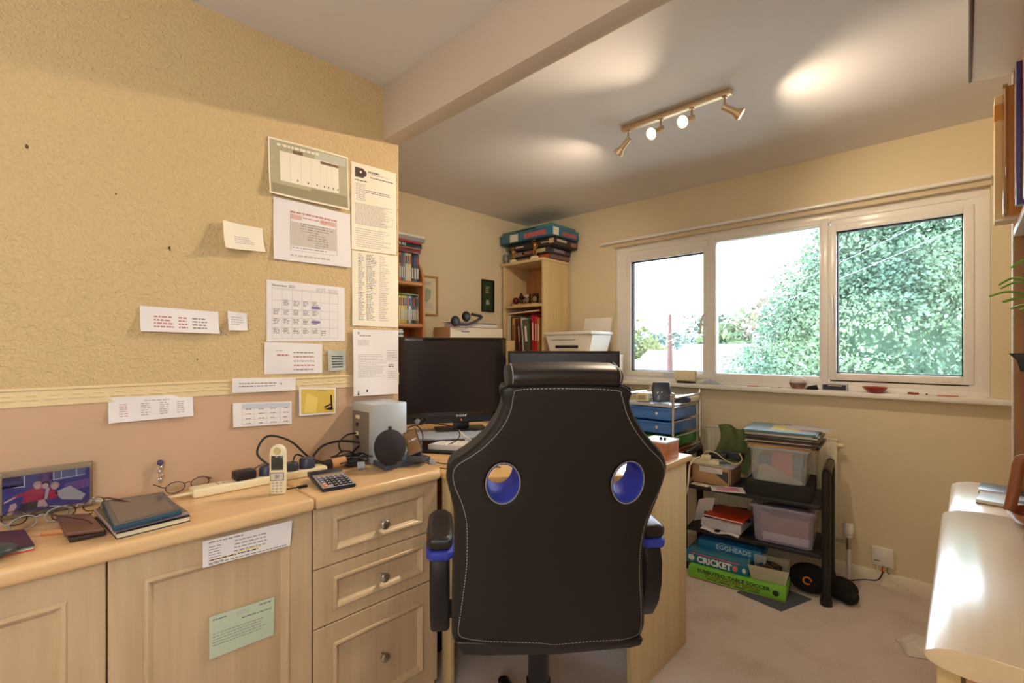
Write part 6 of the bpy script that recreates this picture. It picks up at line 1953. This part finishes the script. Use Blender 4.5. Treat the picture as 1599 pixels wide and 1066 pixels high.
m = MB(); m.box((-.031, .985, 0), (-.0035, 1.003, .7985), MAPLE_P, .001); m.build('corner_post', rc)
m = MB(); m.box((.0015, .982, 0), (XR - .003, 1.0, .7985), MP2, .001); m.build('end_panel', rc)
m = MB(); m.box((-.012, 1.004, .0), (XR - .003, 2.185, .7985), MAPLE_P); m.build('carcass', rc)
for k, (a, b_) in enumerate(((1.006, 1.40), (1.404, 1.786), (1.80, 2.18))):
    m = MB(); m.box((-.031, a, .06), (-.013, b_, .797), MAPLE_P, .002); d = m.build('door', rc)

# overhead cupboard
oc = thing('wall_cupboard', 'overhead maple cupboard with a glossy pale underside at the top right', 'cupboard', (.2, 1.2, 2.12))
m = MB(); m.prism([(.0165, .2), (XR - .002, .2), (XR - .002, 2.10), (.06, 2.10), (.035, 2.09), (.0165, 2.07)], 2.12, CZ - .002, M('cupboard_cream', (230, 214, 198), .45), .002); m.build('carcass', oc)
for a, b_ in ((.2, .82), (.824, 1.44), (1.444, 2.075)):
    m = MB(); m.box((.009, a, 2.116), (.016, b_, CZ - .004), M('dark_edge', (96, 66, 52), .5), .001); m.build('door', oc)
# upright and shelves
hs = thing('hutch_shelf', 'brown sided shelving unit above the right worktop', 'shelving', (.3, 1.6, .85))
BRW = wood('hutch_brown', (160, 118, 82), (176, 134, 96), (24, 24, 2), .5)
m = MB(); m.box((.107, 2.082, .8415), (XR - .002, 2.10, 2.119), BRW, .001); m.box((.1045, 2.080, .8415), (.108, 2.102, 2.119), WHITE_P, .001); m.build('upright', hs)
SW = M('shelf_white', (232, 228, 224), .3)
m = MB(); m.box((.107, .80, 1.618), (XR - .002, 2.081, 1.640), SW, .002); m.build('shelf', hs)
m = MB(); m.box((.124, .80, 1.222), (XR - .002, 2.081, 1.246), SW, .002); m.build('shelf', hs)
# books and files on the upper right shelf
ZS = 1.6405
def upright(name, label, cat, x, y, th, h_, mat, dep=.22, extra=None, rz=0):
    m = MB(); m.box((0, -th / 2, 0), (dep, th / 2, h_), mat, .002)
    if extra: extra(m, th, h_, dep)
    return tag(m.build(name, at=(x, y, ZS), rz=rz, local=True), label, cat, 'books and files on the upper right shelf')
upright('box_file', 'pale card box file with an orange top, furthest on the upper right shelf', 'file', .062, 1.955, .07, .355, M('file_pale', (222, 196, 148), .6), .25, lambda m, th, h_, dep: (m.box((-.0006, -th / 2 - .0006, h_ * .80), (dep, th / 2, h_ * .93), M('file_orange', (206, 150, 70), .5)), m.box((-.0006, -th / 2 - .0006, -.0), (dep, -th / 2, .006), WHITE_P)))
upright('ring_folder', 'orange folder in a clear plastic sleeve on the upper right shelf', 'folder', .079, 1.852, .03, .345, M('folder_amber', (196, 128, 56), .5, var=(9, .15)), .23, lambda m, th, h_, dep: m.box((-.004, -th / 2 - .003, -.0), (.006, th / 2 + .003, h_ + .006), CLEAR, .002))
upright('book', 'blue purple book with a pictured spine on the upper right shelf', 'book', .093, 1.74, .035, .355, M('book_indigo', (64, 56, 120), .35, coat=.3), .21, lambda m, th, h_, dep: m.box((-.0008, -th * .3, h_ * .05), (.001, th * .3, h_ * .85), M('spine_mix', (196, 176, 170), .4, var=(40, .5))))
upright('book', 'tall red brown book at the picture edge on the upper right shelf', 'book', .102, 1.66, .04, .37, M('book_rust', (176, 80, 60), .4), .2)
# bracket on the shelf end
m = MB(); m.prism([(0, 0), (.045, 0), (.035, -.05), (.022, -.05), (.016, -.02)], -.006, .006, BLACKP, .002, Matrix(((1, 0, 0, 0), (0, 0, -1, 0), (0, 1, 0, 0), (0, 0, 0, 1))))
pk = onD(1576, 562, 1.32)
tag(m.build('shelf_clip', at=(.088, 1.90, 1.268), local=True), 'black pointed clip at the end of the middle right shelf', 'clip')
# plant
pot = thing('potted_plant', 'spiky green plant on the middle shelf at the right edge', 'plant', (.215, 1.84, 1.2465))
m = MB(); m.lathe([(0, 0), (.035, 0), (.048, .08), (.05, .085), (.044, .085), (0, .08)], M('pot_terracotta', (176, 110, 80), .7), None, 24); m.build('pot', pot, local=True)
LG = M('leaf_green', (120, 170, 70), .45, var=(30, .2))
for k in range(26):
    a = k * 2.4 + random.uniform(-.2, .2); L_ = random.uniform(.12, .20); upz = random.uniform(.06, .19)
    d = Vector((math.cos(a), math.sin(a), 0))
    m = MB(); m.tube([Vector((0, 0, .08)) + d * .01, Vector((0, 0, .08 + upz * .7)) + d * L_ * .4, Vector((0, 0, .08 + upz)) + d * L_ * .75, Vector((0, 0, .08 + upz * .9)) + d * L_], [.005, .010, .008, .001], LG, 6, 4, rx=.003); m.build('leaf', pot, local=True)

# booklets on the right worktop
for (x, y, z, w_, mt, rz, lab) in ((.03, 1.95, .841, .19, M('booklet_grey', (196, 204, 214), .35), -6, 'grey glossy booklet nearest the seam on the right worktop'), (.035, 2.09, .841, .19, M('booklet_navy', (70, 74, 96), .3), -4, 'dark blue glossy booklet at the far end of the right worktop')):
    m = MB(); m.box((0, -.055, 0), (w_, .055, .009), PAPER); m.box((-.001, -.056, .009), (w_, .056, .0105), mt, .0006); m.box((-.001, -.056, 0), (w_, .056, .0012), BLACKM)
    m.ball((.09, 0, .0106), .018, DARKG, (1.6, 1, .03), 2)
    tag(m.build('booklet', at=(x, y, z), rz=R(rz), local=True), lab, 'booklet')

# brown pottery on a wooden carrier
car = thing('mug_stand', 'brown wooden carrier standing on the right worktop', 'stand', (.165, 1.74, .841))
m = MB(); BW = M('brown_glaze', (150, 92, 62), .35, coat=.4)
m.lathe([(0, 0), (.055, 0), (.075, .008), (.085, .022), (.088, .034), (.083, .034), (.076, .014), (0, .010)], BW, None, 32); m.build('dish_base', car, local=True)
m = MB(); m.tube([(-.082, 0, .03), (-.070, 0, .12), (-.065, -.0, .155), (-.05, 0, .165), (.05, 0, .165), (.065, 0, .155), (.070, 0, .12), (.082, 0, .03)], .008, BW, 10, 4, rx=.012); m.build('handle', car, local=True)
def mug(x, y, z, lab, rgb):
    t = thing('mug', lab, 'mug', (x, y, z), 0, 'pottery mugs in the carrier')
    mt = M('mug_%d' % rgb[0], rgb, .3, coat=.4)
    m = MB(); m.lathe([(0, 0), (.026, 0), (.028, .01), (.028, .06), (.033, .085), (.036, .098), (.034, .098), (.030, .085), (.024, .02), (0, .015)], mt, None, 28); m.lathe([(.0355, .094), (.037, .098), (.035, .1)], GREYP, None, 28); m.build('mug_body', t, local=True)
    m = MB(); m.tube([(.028 * .7, -.028 * .7, .03), (.045 * .75, -.045 * .75, .035), (.048 * .75, -.048 * .75, .06), (.029 * .75, -.03 * .75, .075)], .004, mt, 8, 4); m.build('handle', t, local=True)
    return t
mug(.160, 1.778, .8555, 'brown glazed mug at the far side of the wooden carrier', (140, 66, 40)).scale = (1.12, 1.12, 1.6)
mug(.172, 1.700, .8555, 'dark grey brown mug nearest in the wooden carrier', (88, 76, 76)).scale = (.8, .8, 1.45)

# ================================================================== CEILING SPOTLIGHTS
BRS = M('brushed_brass', (214, 190, 156), .38, .7)
tl = thing('spotlight_bar', 'brushed brass ceiling bar with four adjustable spotlights, two lit', 'ceiling light', (-.99, 2.135, CZ))
m = MB(); m.box((-1.255, 2.115, CZ - .024), (-.725, 2.15, CZ - .001), BRS, .003); m.build('bar', tl)
BULB = M('lit_bulb', (255, 236, 200), .3, emit=((255, 220, 165), 10), var=False)
heads = [(-1.225, (-.75, .12, -.55), 20), (-1.05, (-.25, -1, -.60), 18), (-.90, (-.2, -1, -.50), 44), (-.755, (.72, .40, -.50), 24)]
for k, (x, d, pw) in enumerate(heads):
    d = Vector(d).normalized(); piv = Vector((x, 2.132, CZ - .070))
    m = MB(); m.cyl((x, 2.132, CZ - .0245), (x, 2.132, CZ - .030), .011, BRS, 16); m.cyl((x, 2.132, CZ - .03), piv, .005, BRS, 12); m.ball(piv, .008, BRS); m.build('arm', tl)
    mx = Matrix.Translation(piv) @ d.to_track_quat('Z', 'Y').to_matrix().to_4x4()
    m = MB(); m.lathe([(0, -.012), (.014, -.010), (.0145, .045), (.0150, .050), (.027, .070), (.0285, .078), (.0265, .078), (.014, .052), (.012, .05), (0, .05)], BRS, mx, 24); hd = m.build('spot_head', tl)
    m = MB(); m.lathe([(0, .054), (.012, .056), (.022, .068), (.0245, .0765), (.018, .080), (0, .081)], BULB, mx, 20); m.build('bulb', hd)
    spot('spot_lamp', piv + d * .090, piv + d * 1.0, pw, 104 if k in (1, 2) else 150, .85, .012)

# unseen fill lamp, added above and behind the camera to brighten the room
pl_ = thing('added_fill_lamp', 'unseen round white fill lamp added behind the camera', 'ceiling light', (.15, -.5, CZ))
m = MB(); m.cyl((.15, -.5, CZ - .001), (.15, -.5, 2.16), .004, WHITE_P, 8); m.lathe([(0, 0), (.05, 0), (.05, -.02), (0, -.03)], WHITE_P, Matrix.Translation((.15, -.5, CZ - .001)), 20); m.build('flex', pl_)
m = MB(); m.ball((.15, -.5, 2.05), .10, M('fill_glow', (250, 244, 232), .3, emit=((255, 240, 220), 36), var=False), sub=3); m.build('globe', pl_)

# ================================================================== OUTSIDE
ZG = -2.9
m = MB(); m.box((-90, 4.5, ZG - .2), (60, 140, ZG), M('bounce_ground', (206, 204, 196), .9, var=(.3, .2))); o = struct(m.build('ground'))  # hidden ground, made pale to bounce skylight up to the ceiling


def leafy(mb_, n, fn, size, mat, flat_=.5):
    t = bmesh.new()
    for _ in range(n):
        p, out = fn()
        s_ = size * random.uniform(.6, 1.5)
        a = random.uniform(0, 6.28)
        d = (out + Vector((random.uniform(-.7, .7), random.uniform(-.7, .7), random.uniform(-.5, .5)))).normalized()
        s2_ = d.cross(Vector((math.cos(a), math.sin(a), .3))).normalized()
        t.faces.new([t.verts.new(x) for x in (p, p + (d * .5 + s2_ * .32) * s_, p + d * s_ * 1.1, p + (d * .5 - s2_ * .32) * s_)])
    mb_.add(t, mat)


def leafmat(name, a, b_, sc=.5):
    if name in MATS: return MATS[name]
    m_ = M(name, a, .7, var=False)
    nt_ = m_.node_tree; bs = nt_.nodes['Principled BSDF']
    tc_ = [n for n in nt_.nodes if n.type == 'TEX_COORD'][0]
    no = nt_.nodes.new('ShaderNodeTexNoise'); no.inputs['Scale'].default_value = sc; no.inputs['Detail'].default_value = 4
    nt_.links.new(tc_.outputs['Object'], no.inputs['Vector'])
    cr2 = nt_.nodes.new('ShaderNodeValToRGB'); cr2.color_ramp.elements[0].position = .38; cr2.color_ramp.elements[1].position = .62
    cr2.color_ramp.elements[0].color = lin(a); cr2.color_ramp.elements[1].color = lin(b_)
    nt_.links.new(no.outputs['Fac'], cr2.inputs[0]); nt_.links.new(cr2.outputs[0], bs.inputs['Base Color'])
    return m_


def conifer(label, x, y, r, h_, n, a, b_, size=.28, lumps=140):
    t = thing('conifer_tree', label, 'tree', (x, y, ZG))
    m = MB(); m.tube([(0, 0, 0), (.1, 0, h_ * .5), (0, 0, h_ * .95)], [.35, .2, .05], M('bark', (110, 84, 66), .9), 8, 3); m.build('trunk', t, local=True)
    cl = []
    for k in range(lumps):
        z = h_ * (random.random() ** 1.25) * .96
        rr = r * (1 - (z / h_) ** 1.5) * random.uniform(.62, 1.0)
        a_ = random.uniform(0, 6.283)
        cl.append((Vector((rr * math.cos(a_), rr * math.sin(a_), z)), r * random.uniform(.13, .26) * (1.1 - .6 * z / h_)))
    cl.append((Vector((0, 0, h_ * .95)), .25))
    def fn():
        c_, s_ = random.choice(cl)
        d = Vector((random.gauss(0, 1), random.gauss(0, 1), random.gauss(0, 1))).normalized()
        return c_ + d * s_ * Vector((1, 1, .75)).length / 1.6 * random.uniform(.7, 1.05), (d + Vector((0, 0, -.25)) + (c_ * Vector((1, 1, 0)) if False else Vector((0, 0, 0))))
    m = MB()
    leafy(m, n, fn, size, leafmat('needles_' + str(a[0]), a, b_, .45))
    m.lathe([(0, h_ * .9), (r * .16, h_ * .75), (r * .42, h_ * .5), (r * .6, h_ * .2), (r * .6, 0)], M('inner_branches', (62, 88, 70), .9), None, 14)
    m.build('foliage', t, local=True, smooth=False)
    return t


conifer('huge pale green conifer filling the right pane of the window', -1.35, 15.5, 4.3, 9.6, 160000, (60, 89, 77), (107, 131, 100), .085, 620)
conifer('second conifer behind the right edge of the window', 3.2, 21.5, 3.6, 9.0, 30000, (45, 72, 67), (87, 112, 87), .16, 240)


def roundtree(label, x, y, r, h_, n, a, b_, name='leafy_tree', size=.35):
    t = thing(name, label, 'tree', (x, y, ZG))
    m = MB(); m.tube([(0, 0, 0), (.1, 0, h_ - r)], [.3, .2], M('bark', (92, 70, 55), .9), 8); m.build('trunk', t, local=True)
    cl = [(Vector((random.gauss(0, .5) * r, random.gauss(0, .4) * r, h_ - r + random.gauss(0, .38) * r)), r * random.uniform(.22, .4)) for _ in range(26)]
    def fn():
        c_, s_ = random.choice(cl)
        d = Vector((random.gauss(0, 1), random.gauss(0, 1), random.gauss(0, 1))).normalized()
        return c_ + d * s_ * random.uniform(.7, 1.1), d
    m = MB(); leafy(m, n, fn, size, leafmat('leaf_' + str(a), a, b_, .3)); m.build('foliage', t, local=True, smooth=False)


def at(u, s_): return onD(u, 545, s_)


p = at(1150, 44); roundtree('olive green bushy tree left of the huge conifer, behind the white house', p.x, p.y, 4.2, ZG * 0 + 6.9, 3600, (75, 100, 75), (114, 119, 87), size=.5)
p = at(1200, 46); roundtree('brownish autumn tree between the olive tree and the conifer', p.x, p.y, 3.6, 7.5, 2400, (104, 99, 87), (122, 114, 95), size=.5)
p = at(1086, 66); roundtree('grey green tree behind the red walled house', p.x, p.y, 5.0, 7.3, 2400, (70, 94, 95), (94, 109, 95), size=.6)
p = at(1018, 60); roundtree('pale bluish tree left of the telegraph pole', p.x, p.y, 4.4, 6.6, 2400, (87, 105, 104), (112, 122, 102), size=.6)
p = at(985, 44); roundtree('yellow green tree at the extreme left of the window view', p.x, p.y, 3.2, 6.4, 1600, (97, 109, 73), (124, 126, 87), size=.5)
p = at(1108, 50); roundtree('thin tree crown beside the window handle', p.x, p.y, 1.6, 8.4, 500, (84, 100, 94), (100, 114, 94), size=.5)


def house(label, u, s_, w_, d_, zw, zr_, wall_m, roof_m, band=None, rz=0):
    p = at(u, s_)
    t = thing('house', label, 'house', (p.x, p.y, ZG), TH + rz)
    m = MB(); m.box((-w_ / 2, -d_ / 2, 0), (w_ / 2, d_ / 2, zw - ZG), wall_m)
    if band: m.box((-w_ / 2 + .2, -d_ / 2 - .04, (zw - ZG) * band[0]), (w_ / 2 - .2, -d_ / 2, (zw - ZG) * band[1]), band[2])
    m.build('wall', t, local=True)
    m = MB(); m.prism([(-d_ / 2 - .4, zw - ZG), (d_ / 2 + .4, zw - ZG), (0, zr_ - ZG)], -w_ / 2 - .3, w_ / 2 + .3, roof_m, mx=Matrix(((0, 0, 1, 0), (1, 0, 0, 0), (0, 1, 0, 0), (0, 0, 0, 1)))); m.build('roof', t, local=True)
    for k in range(3):
        x = -w_ * .3 + k * w_ * .3
        m = MB(); m.box((x - .5, -d_ / 2 - .06, (zw - ZG) * .72), (x + .5, -d_ / 2 - .02, (zw - ZG) * .9), M('house_window', (92, 104, 117), .2)); m.build('window', t, local=True)
    return t


ROOFG = M('roof_grey', (94, 99, 105), .8); ROOFB = M('roof_brown', (100, 89, 84), .8); RENDER = M('white_render', (159, 156, 152), .8); REDW = M('red_cladding', (117, 52, 55), .8)
house('white and red clad house right of the telegraph pole', 1092, 34, 7, 6, -.15, 1.2, RENDER, ROOFG, (.3, .92, REDW), R(6))
hse = house('grey roofed white house with a tall white chimney, left of the huge conifer', 1150, 26, 5.0, 5, -.1, 1.55, M('grey_render', (105, 117, 131), .8), ROOFG, None, R(-20))
m = MB(); m.box((.7, -1.6, 0), (1.6, -.8, 5.0), RENDER); m.box((.6, -1.7, 5.0), (1.7, -.7, 5.1), ROOFG); m.build('chimney', hse, local=True)
house('low white building left of the telegraph pole', 1008, 24, 3.4, 3, .3, .75, RENDER, ROOFB, None, R(10))
p = at(1046, 20)
m = MB(); m.tube([(0, 0, 0), (0, 0, -ZG + H + 1.45)], [.17, .07], M('pole_red', (82, 55, 52), .8), 12); m.box((-.12, -.04, -ZG + H + 1.0), (.12, .04, -ZG + H + 1.1), M('pole_grey', (100, 92, 92), .7))
tag(m.build('telegraph_pole', at=(p.x, p.y, ZG), local=True), 'tall reddish telegraph pole seen through the left pane', 'pole')
for (a, b_, lab) in (((1100, 510), (1520, 300), 'upper pale telephone wire crossing the conifer'), ((1100, 520), (1520, 340), 'lower pale telephone wire crossing the conifer')):
    m = MB(); A_, B_ = onD(a[0] - 60, a[1] + 14, 12), onD(b_[0] + 60, b_[1] - 20, 8.5)
    m.tube([A_, (A_ + B_) / 2 + Vector((0, 0, -.12)), B_], .005, M('wire_pale', (126, 131, 142), .5), 5, 6)
    tag(m.build('telephone_wire', at=A_), lab, 'wire')
